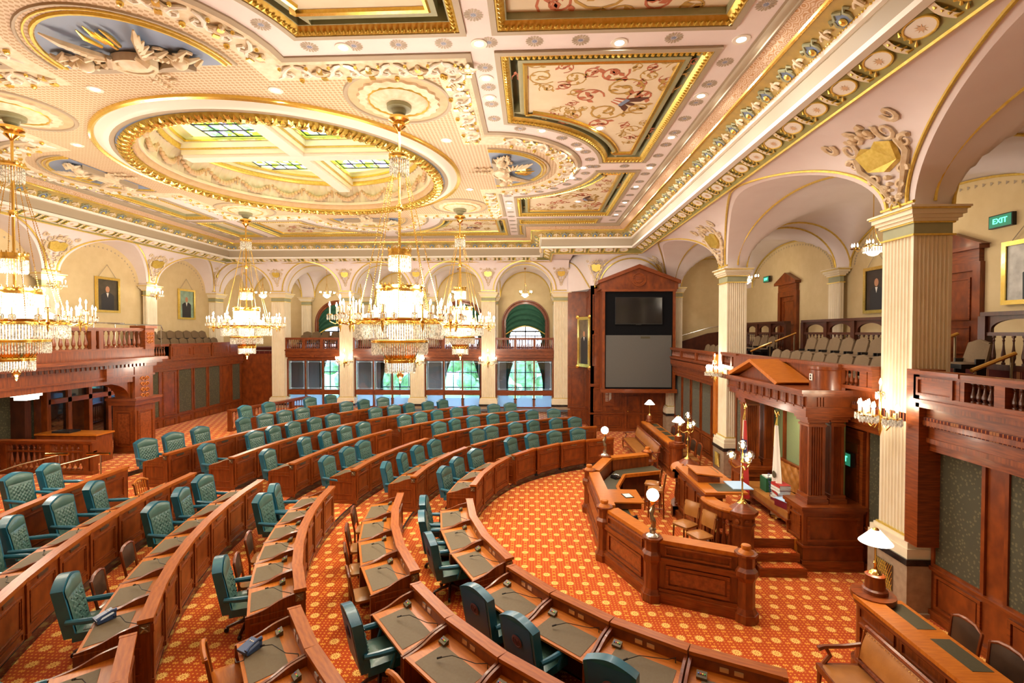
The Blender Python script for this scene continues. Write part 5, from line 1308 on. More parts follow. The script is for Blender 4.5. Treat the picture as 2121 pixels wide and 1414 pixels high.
# enclosure balustrade on the floor at the left, and its desk behind
t = parapet('floor_balustrade', 'low mahogany balustrade at the left edge, beside the portico', (-13.0, 13.8), (-17.2, 13.8), ZB-.2, ZB+1.0, [0, .05, .33, .66, 1], 22, .08, solid=.25)
MB().box(-2.1, -.06, .86, 2.1, .06, .90).build('mid_rail', 'wood_h', t)
dk = empty('side_counter', (-15.0, 15.2, ZB-.25), label='mahogany counter with a dark desktop behind the left balustrade', cat='counter')
MB().box(-1.0, -.3, 0, 1.0, .3, 1.15).build('counter_body', 'wood', dk); MB().box(-1.05, -.34, 1.15, 1.05, .34, 1.2).build('counter_top', 'wood_top', dk); MB().box(-.6, -.2, 1.2, 0, .2, 1.26).build('desk_pad', 'black', dk)
for i, (x, y) in enumerate(((-13.2, 12.9), (-12.1, 13.0))):
    hr = empty('brass_handrail', (x, y, ZB-.2), label='sloping brass-capped handrail at the left steps, %s' % ['nearer the picture edge', 'nearer the seats'][i], cat='handrail')
    MB().tube([(-2.4, -2.4, .1), (-.6, -.5, .86), (0, 0, 1.0)], .02, 6).build('pipe', 'bronze', hr); MB().tube([(-.35, -.05, 1.03), (.25, .02, 1.03)], .035, 6).build('brass_grip', 'brass', hr)
    MB().tube([(0, 0, 0), (0, 0, 1.0)], .02, 6).build('post', 'chrome', hr)
# rail behind the last row
parapet('floor_balustrade', 'low balustrade along the back of the seating before the left wall', (-12.9, 20.0), (-11.6, 24.6), ZB, ZB+.92, [0, .25, .5, .75, 1], 26, .06)
# portraits and other things on the walls
portrait('hanging_portrait', 'dark portrait in a gilt frame, hung by a cord right of the nearest chandelier', orient((0, 1, 0), (-1, 0, 0), (0, 0, 1), (-18.25, 20.05, 5.85)), 1.18, 1.5, 'gold', (.045, .035, .02), cord=.55)
portrait('hanging_portrait', 'pale green portrait of a standing figure in a worn gilt frame', orient((0, 1, 0), (-1, 0, 0), (0, 0, 1), (-18.25, 24.8, 5.68)), 1.22, 1.58, 'goldpaint', (.20, .30, .22), cord=.55)
portrait('gilt_portrait', 'gilt-framed portrait cut by the right picture edge', orient((0, -1, 0), (1, 0, 0), (0, 0, 1), (10.76, 10.75, 5.62)), 1.5, 1.42, 'gold', (.42, .42, .40), (.03, .045, .05), cord=.6)
portrait('gilt_portrait', 'narrow dark portrait just left of the nearest column', orient((0, -1, 0), (1, 0, 0), (0, 0, 1), (10.76, 15.55, 5.6)), 1.1, 1.45, 'gold', (.03, .02, .015), cord=.5)
# doors of the right gallery
for i, yc in enumerate((12.75, 20.75)):
    d = struct(empty('door_%d' % (i+1), (10.8, yc, 4.25)))
    mt = orient((0, -1, 0), (1, 0, 0), (0, 0, 1), (0, 0, 0))
    def D(nm, mb, m): o = mb.build(nm, m, d); o.matrix_local = mt; return o
    D('door_leaf', MB().box(-.55, -.03, 0, .55, 0, 2.25), 'wood'); mb = MB()
    for a, b in ((.2, .9), (1.05, 2.1)): pframe(mb, -.42, .42, a, b, -.03, .05, .03)
    D('door_panel', mb, 'wood_h'); D('door_frame', pframe(MB(), -.75, .75, -.1, 2.45, 0, .2, .12), 'wood')
    D('frieze', MB().box(-.72, -.12, 2.45, .72, 0, 2.75), 'wood_h'); D('cornice', MB().box(-.85, -.24, 2.75, .85, 0, 2.85), 'wood_h')
    mb = MB(); mb.add([(-.9, -.22, 2.85), (.9, -.22, 2.85), (0, -.22, 3.25), (-.9, 0, 2.85), (.9, 0, 2.85), (0, 0, 3.25)], [(0, 1, 2), (5, 4, 3), (0, 2, 5, 3), (1, 4, 5, 2), (0, 3, 4, 1)]); D('pediment', mb, 'wood')
# lit exit signs
tm = text_mesh('EXIT', .17)
def exit_sign(label, p, mt, s=1.0):
    e = empty('exit_sign', p, label=label, cat='sign'); e.matrix_world = mt
    e.scale = (s, s, s)
    MB().box(-.28, 0, -.15, .28, .09, .15).build('housing', 'black', e); MB().box(-.26, -.006, -.13, .26, 0, .13).build('face', 'exitface', e)
    o = put(tm, e, (0, -.012, 0), rot=(PI/2, 0, 0)); o.data.materials.clear(); o.data.materials.append(M['exitgreen']); return e
fR = lambda p: orient((0, -1, 0), (1, 0, 0), (0, 0, 1), p)
exit_sign('green exit sign on the wall panel right of the rostrum', (6.85, 10.9, 2.24), fR((6.85, 10.9, 2.24)))
exit_sign('green exit sign high on the right gallery wall beside the portrait', (10.7, 11.55, 7.55), fR((10.7, 11.55, 7.55)))
exit_sign('small green exit sign beside the far gallery door', (10.6, 22.4, 7.4), fR((10.6, 22.4, 7.4)), .9)
exit_sign('green exit sign half hidden behind the far fluted pilaster', (6.85, 14.45, 2.35), fR((6.85, 14.45, 2.35)))
# end walls that close the galleries
struct(MB().box(7.1, 25.0, 3.4, 11.1, 25.2, 9.3).build('wall_gallery_end', 'wall')); struct(MB().box(7.2, 24.4, 0, 11.1, 24.6, 3.6).build('wall_under_gallery', 'wood'))
struct(MB().box(-18.6, 27.0, 0, -18.3, 30.6, 9.3).build('wall_left_end', 'wall')); struct(MB().box(-18.5, 26.7, 0, -14.7, 26.9, 3.9).build('wall_far_left', 'wood'))
sr = empty('stair_parapet', (8.2, 24.6, 4.3), label='sloping panelled parapet and rail at the far end of the right gallery', cat='parapet')
mb = MB(); mb.add([(x, y, z) for y in (24.55, 24.7) for x, z in ((6.9, 3.6), (10.6, 3.6), (10.6, 5.2), (8.8, 4.95), (6.9, 4.35))], [(0, 1, 2, 3, 4), (9, 8, 7, 6, 5), (4, 3, 8, 9), (3, 2, 7, 8), (0, 4, 9, 5)]); mb.build('panelling', 'wood_dark', sr, world=True)
MB().tube([(6.75, 24.5, 4.62), (8.8, 24.5, 5.22), (10.2, 24.5, 5.45)], .025, 6).build('rail', 'chrome', sr, world=True)
# the wall behind the camera and the ends of the side walls
struct(MB().box(-18.7, -1.8, 0, 11.2, -1.5, 10.2).build('wall_near', 'wall')); struct(MB().box(7.0, -1.5, 0, 7.2, 3.4, 4.3).build('wall_right_end', 'wood'))
struct(MB().box(-18.7, -1.5, 0, -17.1, 2.2, 3.6).build('wall_left_end', 'wood'))
struct(MB().box(1.9, 26.5, 7.2, 3.2, 26.7, 9.6).build('wall_far_infill', 'plaster'))
struct(MB().box(10.8, -1.6, 0, 11.1, 25.4, 3.5).build('wall_right_outer', 'taupe'))
struct(MB().box(-19, -2, 11.6, 11.4, 31, 11.8).build('sky_block_roof', 'taupe')); struct(MB().box(3.2, 26.6, 0, 11.4, 26.8, 11.6).build('wall_sky_block', 'taupe'))  # unseen roof slab and back wall, added to stop sky light leaking in
struct(MB().box(11.1, -2, 0, 11.3, 26.8, 11.6).build('wall_right_back', 'taupe')); struct(MB().box(-19, -2, 0, -18.65, 31, 11.6).build('wall_left_back', 'taupe')); struct(MB().box(-19, 30.36, 8.0, 3.4, 30.6, 11.6).build('wall_far_parapet', 'taupe')); struct(MB().box(2.6, 26.7, 0, 2.8, 30.6, 11.6).build('wall_far_side', 'taupe'))
MB().box(-18.28, 2, 3.80, -17.36, 26.5, 4.16).build('gallery_step', 'carpet_dk', bpy.data.objects['floor_gallery_left']); MB().box(-18.2, 27.95, 3.95, 1.9, 30.2, 4.12).build('gallery_step', 'carpet_dk', gff)
# ================================================================== desks in curved rows
BLK = ['near', 'left', 'middle', 'far']
BNAME = {'A': 'near block', 'B': 'left block', 'C': 'middle block', 'D': 'far block'}
ROWN = ['', 'front row', 'second row', 'third row', 'fourth row', 'fifth row', 'sixth row', 'back row']
ROWS = {1: dict(D=(110, 149.5, 4), C=(153, 177.5, 3), B=(187, 213.5, 3), A=(216, 250.5, 4)),
        2: dict(D=(109, 149.5, 6), C=(152.5, 176, 4), B=(185.5, 212, 4), A=(215, 243.5, 4)),
        3: dict(D=(110, 149.5, 7), C=(152.5, 175.5, 5), B=(184, 211.5, 6), A=(214.5, 231, 3)),
        4: dict(D=(117, 149.5, 7), C=(152, 175.5, 6), B=(183, 211.8, 7), A=(213.5, 222, 2)),
        5: dict(D=(127.5, 149.5, 6), C=(151.5, 175.5, 6), B=(182, 208, 7)),
        6: dict(D=(136, 149.5, 4), C=(151.5, 176.5, 8), B=(181.5, 200, 5)),
        7: dict(D=(142.5, 149.5, 2), C=(151.5, 157.5, 2))}
HL = .95; DD = .76
def slab(mb, w0, w1, y0, y1, z0a, z1a, z0b, z1b):
    """trapezoid board: width w0 at y0 and w1 at y1, heights may slope"""
    return mb.add([(-w0/2, y0, z0a), (w0/2, y0, z0a), (w1/2, y1, z0b), (-w1/2, y1, z0b), (-w0/2, y0, z1a), (w0/2, y0, z1a), (w1/2, y1, z1b), (-w1/2, y1, z1b)],
                  [(0, 3, 2, 1), (4, 5, 6, 7), (0, 1, 5, 4), (1, 2, 6, 5), (2, 3, 7, 6), (3, 0, 4, 7)])
def desk_parts(r, dang, near):
    wf = 2*r*math.tan(dang/2)*.997; wb = 2*(r+DD)*math.tan(dang/2)*.997; wa = lambda y: wf+(wb-wf)*y/DD
    P = []
    mb = MB(); slab(mb, wf, wa(.03), 0, .03, .03, HL-.04, .03, HL-.04); P.append(('front_panel', mb.mesh('front_panel', 'wood'), 'r'))
    mb = MB(); slab(mb, wf+.01, wa(.24), -.014, .24, .0, .085, .0, .085); P.append(('plinth', mb.mesh('plinth', 'marble'), 'r'))
    mb = MB(); pframe(mb, -wf/2+.10, wf/2-.10, .26, HL-.20, 0, .022, .018); pframe(mb, -wf/2+.14, wf/2-.14, .30, HL-.24, 0, .012, .012)
    pframe(mb, -wf/2+.08, wf/2-.08, .11, .23, 0, .016, .014); P.append(('panel_moulding', mb.mesh('panel_moulding', 'wood_h'), 'r'))
    mb = MB(); mb.box(-wf/2-.0, -.022, .085, -wf/2+.06, .0, HL-.06); mb.box(-wf/2-.02, -.03, .085, -wf/2+.08, 0, .15); mb.box(-wf/2-.01, -.028, HL-.2, -wf/2+.07, 0, HL-.1); P.append(('pilaster_strip', mb.mesh('pilaster_strip', 'wood'), 'r'))
    mb = MB().box(-.13, -.012, HL-.15, .13, 0, HL-.10); P.append(('name_plate', mb.mesh('name_plate', 'bronze'), 'r'))
    mb = MB(); slab(mb, wf+.015, wa(.13), -.03, .13, HL-.045, HL, HL-.045, HL); slab(mb, wf, wa(.11), -.018, .11, HL-.075, HL-.045, HL-.075, HL-.045); P.append(('ledge', mb.mesh('ledge', 'wood_ledge'), 'r'))
    mb = MB(); slab(mb, wa(.10), wa(.12), .10, .12, .70, HL-.045, .70, HL-.045); P.append(('ledge_back', mb.mesh('ledge_back', 'wood'), 'r'))
    mb = MB(); slab(mb, wa(.12)-.04, wa(.74)-.04, .12, .74, .735, .765, .675, .705); P.append(('writing_top', mb.mesh('writing_top', 'wood_top'), 'r'))
    mb = MB(); w_ = wa(.5)-.30; yv = lambda y: .766-.06*(y-.12)/.62
    mb.add([(-w_/2-.04, .28, yv(.28)+.004), (w_/2-.04, .28, yv(.28)+.004), (w_/2-.03, .70, yv(.70)+.004), (-w_/2-.06, .70, yv(.70)+.004)], [(0, 1, 2, 3)]); P.append(('blotter', mb.mesh('blotter', 'blotter'), 'r'))
    mb = MB(); slab(mb, wa(.3)-.1, wa(.32)-.1, .30, .32, .10, .70, .10, .70); P.append(('kneehole_back', mb.mesh('kneehole_back', 'wood_dark'), 'r'))
    # side boards with the rising S-curve along their top
    sb = []
    for i in range(13):
        t = i/12; y = .12+(.64)*t; z = .80-.10*t+ .075*(1/(1+math.exp((t-.45)*11)))*1.0; sb.append((y, z))
    def side(sg, x_in):
        mb = MB(); n = len(sb)
        vs = []
        for x in (0, 1):
            for y, z in sb:
                xe = sg*(wa(y)/2); vs.append((xe-sg*(.0 if x == 0 else .035), y, z))
            for y, z in reversed(sb): xe = sg*(wa(y)/2); vs.append((xe-sg*(.0 if x == 0 else .035), y, .02))
        m = 2*n; fs = [tuple(range(m)) if sg > 0 else tuple(reversed(range(m))), tuple(reversed(range(m, 2*m))) if sg > 0 else tuple(range(m, 2*m))]
        fs += [(i, m+i, m+(i+1) % m, (i+1) % m) for i in range(m)]
        mb.add(vs, fs); return mb.mesh('side_board', 'wood')
    s0 = side(-1, 0); s1 = side(1, 0)
    P.append(('side_board', s0, 'r')); P.append(('side_board', s1, 'r'))
    if near:
        mb = MB(); mb.tube([(-wa(.3)/2+.14, .17, .765), (-wa(.3)/2+.14, .17, .83), (-wa(.3)/2+.20, .30, .86), (.0, .40, .84), (.16, .50, .775)], [.008, .006, .005, .005, .006], 5); mb.tube([(.12, .475, .795), (.17, .505, .77)], .012, 6); P.append(('microphone', mb.mesh('microphone', 'black'), 'm'))
        for x in (-.10, .06): P.append(('socket_plate', MB().box(x, .121, .80, x+.10, .127, .86).mesh('socket_plate', 'chrome'), 'r'))
    return P, wf, wb
o_endm = None
def end_panel(root, sg, wf, wb):
    """moulded outer face of a row end, with the carved square under the ledge"""
    x = sg*(wf/2+.0); dx = (wb-wf)/2/DD; ca = math.atan(dx)
    Xa = Vector((sin(ca)*sg, cos(ca), 0)); Na = Vector((cos(ca)*sg, -sin(ca), 0))
    def T(): return orient(Xa, -Na, (0, 0, 1), (x, 0, 0))
    mb = MB(); mb.T = T(); mb.box(.0, -.03, 0, .13, 0, HL-.05); mb.box(0, -.02, 0, .76, 0, .68); mb.build('end_panel', 'wood', root)
    mb = MB(); mb.T = T(); pframe(mb, .10, .70, .24, .60, -.02, .022, .016); mb.box(-.02, -.045, 0, .78, 0, .09); mb.build('panel_moulding', 'wood_h', root)
    mb = MB(); mb.T = T(); mb.cb((.065, -.038, HL-.12), (.11, .02, .11)); c = (.065, HL-.12)
    for i in range(4):
        a = PI/4+i*PI/2; mb.tube([(c[0], -.05, c[1]), (c[0]+.05*cos(a), -.06, c[1]+.05*sin(a))], [.016, .008], 5)
    mb.build('carved_square', 'bronze', root)
    if sg: 
        mb = MB(); mb.T = T(); mb.box(-.03, -.05, HL-.045, .14, 0, HL+.003); mb.build('ledge_end', 'wood_ledge', root)
DESKS = {}
o_box = None
for k, bl in ROWS.items():
    for b, (a0, a1, n) in bl.items():
        da = R_((a1-a0)/n); near = (k, b) in ((1, 'A'), (2, 'A'), (3, 'A'), (4, 'A'), (1, 'B'), (2, 'B'), (3, 'B'), (4, 'B'), (1, 'C'), (2, 'C'), (5, 'B'))
        parts, wf, wb = desk_parts(RK[k], da, near)
        lst = []
        for i in range(n):
            a = a1-(i+.5)*(a1-a0)/n; r = RK[k]+rfix(a)
            p = (RC[0]+r*cos(R_(a)), RC[1]+r*sin(R_(a)), TIER*k)
            e = empty('desk', p, R_(a-90), 'mahogany desk, %s of the %s, %s from its %s end' % (ROWN[k], BNAME[b], ORD[i], {'A': 'left', 'B': 'near', 'C': 'near', 'D': 'left'}[b] if b != 'A' else 'right'), 'desk', 'desks in the curved rows')
            done = {}
            for nm, me, _ in parts:
                o = put(me, done.get({'panel_moulding': 'front_panel', 'name_plate': 'front_panel', 'pilaster_strip': 'front_panel', 'blotter': 'writing_top', 'microphone': 'writing_top', 'socket_plate': 'ledge_back'}.get(nm)) or e); done.setdefault(nm, o)
            # the row runs from angle a1 down to a0: first desk has the outer end at +angle, i.e. local -x
            if i == 0: end_panel(e, -1, wf, wb)
            if i == n-1: end_panel(e, 1, wf, wb)
            lst.append(e); DESKS[(k, b, i)] = (e, a, wf, wb)
# ================================================================== teal leather armchairs
def chair_parts():
    P = []
    H0, H1 = .44, 1.16; tilt = .13
    def prof(u):   # camel-backed top edge
        return 1.165+.030*cos(u*PI)-.045*abs(u)**5
    hw = lambda z: .29+.035*(z-.44)
    def body(x0, thick, zlo, front):
        mb = MB()
        def sf(u, v, s):
            x = (u*2-1); z = zlo+(prof(x)-zlo)*v; return (x*hw(z), .20+tilt*(z-.44)/.7+s, z)
        nu, nv = 12, 10
        mb.grid(lambda u, v: sf(u, v, 0-.0), nu, nv); F = len(mb.v)
        mb.grid(lambda u, v: sf(1-u, v, thick), nu, nv)
        # rim
        vs = []; q = []
        ring = [(0, v) for v in [j/nv for j in range(nv+1)]]+[(i/nu, 1) for i in range(1, nu)]+[(1, v) for v in [1-j/nv for j in range(nv+1)]]
        a = [sf(u, v, 0) for u, v in ring]; c = [sf(u, v, thick) for u, v in ring]; m = len(ring)
        mb.add(a+c, [(i, m+i, m+i+1, i+1) for i in range(m-1)]+[(m-1, 2*m-1, m, 0)])
        return mb
    mb = body(0, .13, .42, True); P.append(('backrest', mb.mesh('backrest', 'leather')))
    # pillowed tufts on the lower two thirds
    mb = MB()
    def tf(u, v):
        x = (u*2-1)*.86; z = .46+.50*v; q = .034*(abs(sin((u*6+v*5.5)*PI/1.0))*abs(sin((u*6-v*5.5)*PI/1.0)))**.6
        return (x*hw(z), .20+tilt*(z-.44)/.7-.012-q*min(1, 6*u, 6*(1-u), 6*v, 6*(1-v)), z)
    mb.grid(tf, 30, 24); P.append(('tufted_pad', mb.mesh('tufted_pad', 'leather_pad', 1.2)))
    mb = MB()
    for i in range(1, 6):
        for j in range(1, 6 if i % 2 else 5):
            u = i/6; v = (j-(0 if i % 2 else -.5))/5.5
            if v > .97: continue
            p = tf(u, v); mb.sph((p[0], p[1]-.004, p[2]), .011, 6, 4)
    P.append(('tuft_buttons', mb.mesh('tuft_buttons', pbr('dark_green_button', (.012, .035, .032), .35))))
    mb = MB()
    def up(u, v):
        x = (u*2-1)*.92; z = .96+(prof(x)-.03-.96)*v; return (x*hw(z), .20+tilt*(z-.44)/.7-.012-.02*sin(PI*u)**.4*sin(PI*v)**.5, z)
    mb.grid(up, 12, 6); P.append(('headrest_pad', mb.mesh('headrest_pad', 'leather_pad', 1.2)))
    mb = MB(); mb.grid(lambda u, v: ((u*2-1)*.26, .335+tilt*(.46+.66*v-.44)/.7+.0, .46+.66*v), 2, 6); P.append(('back_panel', mb.mesh('back_panel', 'leather_back')))
    mb = MB(); mb.T = Matrix.Translation((0, .335+tilt*(.86-.44)/.7+.006, .86)) @ Matrix.Rotation(-PI/2+math.atan(tilt/.7)*-1, 4, 'X')
    mb.lathe([(.001, .004), (.085, .004), (.09, .002)], 24); mb.tube([(.07*cos(t), .07*sin(t), .005) for t in [2*PI*i/20 for i in range(20)]], .005, 4, True); mb.tube([(-.03, -.03, .005), (0, .04, .006), (.03, -.03, .005)], .008, 4); P.append(('round_seal', mb.mesh('round_seal', pbr('seal_red', (.16, .07, .09), .5))))
    mb = MB().box(-.29, -.275, .36, .29, .24, .475); P.append(('seat_box', mb.mesh('seat_box', 'leather')))
    mb = MB(); mb.grid(lambda u, v: ((u*2-1)*.285, -.27+.50*v, .475+.035*(1-abs(u*2-1)**4)*(1-abs(v*2-1)**4)), 12, 10); P.append(('seat_cushion', mb.mesh('seat_cushion', 'leather_pad')))
    for sg in (-1, 1):
        mb = MB(); mb.tube([(sg*.31, .30, .655), (sg*.325, .12, .64), (sg*.33, -.04, .632), (sg*.325, -.15, .62), (sg*.31, -.175, .58)], [.034, .04, .042, .038, .026], 8); P.append(('armrest', mb.mesh('armrest', 'leather')))
        mb = MB(); mb.tube([(sg*.31, -.13, .61), (sg*.31, -.10, .52), (sg*.30, -.06, .40)], [.028, .025, .03], 6); P.append(('arm_support', mb.mesh('arm_support', 'leather')))
    mb = MB().lathe([(.03, .12), (.03, .30), (.10, .34), (.10, .37)], 10); P.append(('stem', mb.mesh('stem', 'black')))
    for i in range(5):
        a = 2*PI*i/5+.3; mb = MB(); mb.tube([(.03*cos(a), .03*sin(a), .15), (.17*cos(a), .17*sin(a), .12), (.31*cos(a), .31*sin(a), .075)], [.032, .028, .022], 6); P.append(('leg', mb.mesh('leg', 'wood_dark')))
        mb = MB(); mb.T = Matrix.Translation((.31*cos(a), .31*sin(a), .036)) @ Matrix.Rotation(a, 4, 'Z') @ Matrix.Rotation(PI/2, 4, 'X'); mb.lathe([(.001, -.02), (.034, -.02), (.036, 0), (.034, .02), (.001, .02)], 10); P.append(('caster', mb.mesh('caster', 'black')))
    return P
CHP = chair_parts()
CHAIRS = {1: [117.9, 125.9, 133.2, 140.7, 156.5, 164.7, 172.5, 190.1, 197.2, 205.3, 220.2, 227.5, 236.8],
          2: [111.7, 117.2, 123.8, 129.8, 137.2, 142.0, 155.3, 161.1, 166.7, 173.0, 218.2],
          3: [113.3, 118.6, 123.9, 128.9, 134.3, 138.8, 143.9, 163.5, 168.1, 173.7, 186.4, 190.4, 206.1],
          4: [119.8, 123.7, 128.5, 132.3, 136.8, 140.9, 144.6, 153.4, 157.4, 161.6, 165.7, 173.3, 184.7, 188.6, 193.1, 206.0, 214.8],
          5: [130.3, 133.7, 137.3, 140.9, 144.5, 152.6, 155.9, 159.6, 162.9, 166.6, 173.5, 187.3, 191.0, 195.1, 198.5],
          6: [138.6, 141.8, 145.2, 152.6, 155.4, 158.5, 161.4, 167.6, 171.2, 174.2, 183.2, 186.2],
          7: [143.6, 147.0, 152.9, 156.2]}
OFF = {1: .66, 2: .66, 3: .68, 4: .72, 5: .86, 6: .98, 7: .95}
def blk(a): return 'D' if a < 150.5 else 'C' if a < 180 else 'B' if a < 213 else 'A'
rnd = random.Random(21)
for k, L in CHAIRS.items():
    cnt = {}
    for a in sorted(L, reverse=True):
        b = blk(a); i = cnt.get(b, 0); cnt[b] = i+1
        off = OFF[k]+(.10 if b in 'AB' else 0)
        r = RK[k]+off+rfix(a)+rnd.uniform(-.03, .05)
        e = empty('leather_armchair', (RC[0]+r*cos(R_(a)), RC[1]+r*sin(R_(a)), TIER*k+.002), R_(a-90)+rnd.uniform(-.22, .22),
                  'teal leather armchair, %s of the %s, %s from its %s end' % (ROWN[k], BNAME[b], ORD[i], {'A': 'right', 'B': 'near', 'C': 'near', 'D': 'left'}[b]), 'chair', 'teal leather armchairs')
        last = {}
        for nm, me in CHP:
            o = put(me, last.get({'tufted_pad': 'backrest', 'headrest_pad': 'backrest', 'back_panel': 'backrest', 'round_seal': 'backrest', 'tuft_buttons': 'backrest', 'seat_cushion': 'seat_box', 'caster': 'leg'}.get(nm)) or e); last[nm] = o
# ================================================================== small brown chairs
def side_chair(slats):
    P = []
    mb = MB(); mb.grid(lambda u, v: ((u*2-1)*.22, -.22+.42*v, .45+.03*(1-abs(u*2-1)**4)*(1-abs(v*2-1)**4)), 8, 8); mb.box(-.22, -.22, .41, .22, .20, .45); P.append(('seat', mb.mesh('seat', 'tan' if not slats else 'wood_top')))
    bz = .88
    for sg in (-1, 1):
        mb = MB(); mb.tube([(sg*.20, .20, 0), (sg*.20, .20, .45), (sg*.215, .27, bz)], [.02, .022, .018], 6); P.append(('rear_leg', mb.mesh('rear_leg', 'wood')))
        mb = MB(); mb.tube([(sg*.20, -.20, 0), (sg*.20, -.19, .43)], [.016, .024], 6); P.append(('front_leg', mb.mesh('front_leg', 'wood')))
    if slats:
        mb = MB(); mb.tube([(-.23, .27, .84), (-.12, .29, .90), (0, .295, .92), (.12, .29, .90), (.23, .27, .84)], .032, 6); P.append(('crest_rail', mb.mesh('crest_rail', 'wood_top')))
        for i in range(5):
            x = -.14+.07*i; mb = MB().tube([(x, .21, .46), (x, .28, .87)], .012, 5); P.append(('back_slat', mb.mesh('back_slat', 'wood_top')))
    else:
        mb = MB(); mb.grid(lambda u, v: ((u*2-1)*(.19+.02*v), .215+.05*v-.015*sin(PI*u)*sin(PI*v), .56+(.34-.03*(2*u-1)**2)*v), 8, 6); P.append(('back_pad', mb.mesh('back_pad', 'dkleather')))
        mb = MB(); mb.tube([(-.20, .22, .55), (-.215, .27, .86), (-.12, .28, .91), (0, .28, .925), (.12, .28, .91), (.215, .27, .86), (.20, .22, .55)], .022, 6); P.append(('back_frame', mb.mesh('back_frame', 'wood')))
        mb = MB(); mb.grid(lambda u, v: ((1-u*2)*(.19+.02*v), .235+.05*v, .56+.33*v), 4, 3); P.append(('back_leather', mb.mesh('back_leather', 'wood_burl')))
    return P
SCL = side_chair(False); SCS = side_chair(True)
BR = [(3, 215.6, .95, SCS, 'slatted wooden chair behind the third row, block nearest the camera'), (2, 225.4, .98, SCS, 'slatted wooden chair behind the second row, block nearest the camera'),
      (3, 197.8, .75, SCL, 'small brown leather chair behind the third row of the left block, farther one'), (3, 202.6, .75, SCL, 'small brown leather chair behind the third row of the left block, nearer one'),
      (2, 190.5, .72, SCL, 'small brown leather chair behind the second row of the left block, farthest'), (2, 196.5, .72, SCL, 'small brown leather chair behind the second row of the left block, second farthest'),
      (2, 202.3, .72, SCL, 'small brown leather chair behind the second row of the left block, second nearest'), (2, 208.2, .74, SCL, 'small brown leather chair behind the second row of the left block, nearest'),
      (4, 198.8, .78, SCL, 'small brown leather chair behind the fourth row of the left block, farther one'), (4, 203.4, .78, SCL, 'small brown leather chair behind the fourth row of the left block, nearer one'),
      (5, 183.6, .78, SCS, 'slatted wooden chair behind the fifth row, far end of the left block')]
for k, a, off, P, lab in BR:
    r = RK[k]+off; e = empty('side_chair', (RC[0]+r*cos(R_(a)), RC[1]+r*sin(R_(a)), TIER*k+.002), R_(a-90), lab, 'chair', 'small brown chairs')
    for nm, me in P: put(me, e)
# ================================================================== things on the desks
mb = MB(); mb.add([(-.075, -.05, 0), (.075, -.05, 0), (.075, .05, 0), (-.075, .05, 0), (-.075, -.05, .075), (.075, -.05, .075), (.075, .05, .03), (-.075, .05, .03)], [(0, 3, 2, 1), (4, 5, 6, 7), (0, 1, 5, 4), (1, 2, 6, 5), (2, 3, 7, 6), (3, 0, 4, 7)]); o_vb = mb.mesh('box_body', pbr('dark_bronze', (.10, .075, .045), .45, metal=.4))
cols = [('button_green', (.05, .5, .12)), ('button_yellow', (.8, .6, .05)), ('button_red', (.6, .04, .03)), ('button_blue', (.05, .12, .5))]
o_btn = []
for j, (nm, c) in enumerate(cols):
    m = pbr(nm, c, .3); mb = MB(); mb.T = Matrix.Translation((-.045+.03*j, 0, .055)) @ Matrix.Rotation(-.42, 4, 'X'); mb.lathe([(.011, 0), (.011, .012), (.001, .014)], 8); o_btn.append(mb.mesh('button', m))
for (k, b), rng in {(1, 'A'): 4, (2, 'A'): 4, (3, 'A'): 3, (1, 'B'): 3, (2, 'B'): 4, (3, 'B'): 6}.items():
    for i in range(rng):
        d, a, wf, wb = DESKS[(k, b, i)]
        loc = d.matrix_basis @ Vector((wf/2-.15, .27, .758))
        e = empty('voting_box', loc, d.rotation_euler.z, 'small voting box with coloured buttons on the %s %s desk of the %s, counted from its %s end' % (ORD[i], ROWN[k], BNAME[b], 'near' if b == 'B' else 'right'), 'console', 'voting boxes')
        e['label'] = 'small voting box on the %s desk from the %s end, %s, %s' % (ORD[i], 'near' if b == 'B' else 'right', ROWN[k], BNAME[b])
        e.scale = (.8, .8, .8); put(o_vb, e)
        for m in o_btn: put(m, e)
def phone(k, b, i, lab):
    d, a, wf, wb = DESKS[(k, b, i)]; loc = d.matrix_basis @ Vector((.24, .62, .735)); e = empty('desk_phone', loc, d.rotation_euler.z+.5, lab, 'telephone')
    mb = MB(); mb.add([(-.10, -.10, 0), (.10, -.10, 0), (.10, .10, 0), (-.10, .10, 0), (-.10, -.10, .08), (.10, -.10, .08), (.10, .10, .03), (-.10, .10, .03)], [(0, 3, 2, 1), (4, 5, 6, 7), (0, 1, 5, 4), (1, 2, 6, 5), (2, 3, 7, 6), (3, 0, 4, 7)]); mb.build('phone_base', 'phone', e)
    mb = MB(); mb.tube([(-.075, -.11, .10), (-.07, -.06, .105), (-.07, .05, .075), (-.075, .10, .05)], [.028, .018, .018, .028], 8); mb.build('handset', 'phone', e)
    mb = MB()
    for x in range(3):
        for y in range(4): mb.cb((.0+.03*x, -.05+.03*y, .068-.015*y), (.018, .018, .008))
    mb.build('keypad', 'chrome', e); MB().tube([(-.08, .12, .03), (-.14, .17, .01), (-.10, .24, .01), (-.02, .20, .01)], .006, 4).build('cord', 'black', e)
phone(3, 'A', 2, 'blue-grey desk telephone on the nearest third-row desk'); phone(4, 'B', 0, 'desk telephone on the near end desk of the fourth row, left block')
# loose step in the aisle
st = empty('aisle_step', (RC[0]+11.5*cos(R_(212.8)), RC[1]+11.5*sin(R_(212.8)), TIER*3), R_(212.8-90), 'small wooden step in the aisle at the bottom left', 'step')
MB().box(-.14, -.12, 0, .14, .12, .09).build('tread', 'wood_h', st)
mb = MB()
for j in range(4): mb.box(-.13, -.09+.05*j, .09, .13, -.07+.05*j, .096)
mb.build('grip_strips', 'goldpaint', st)
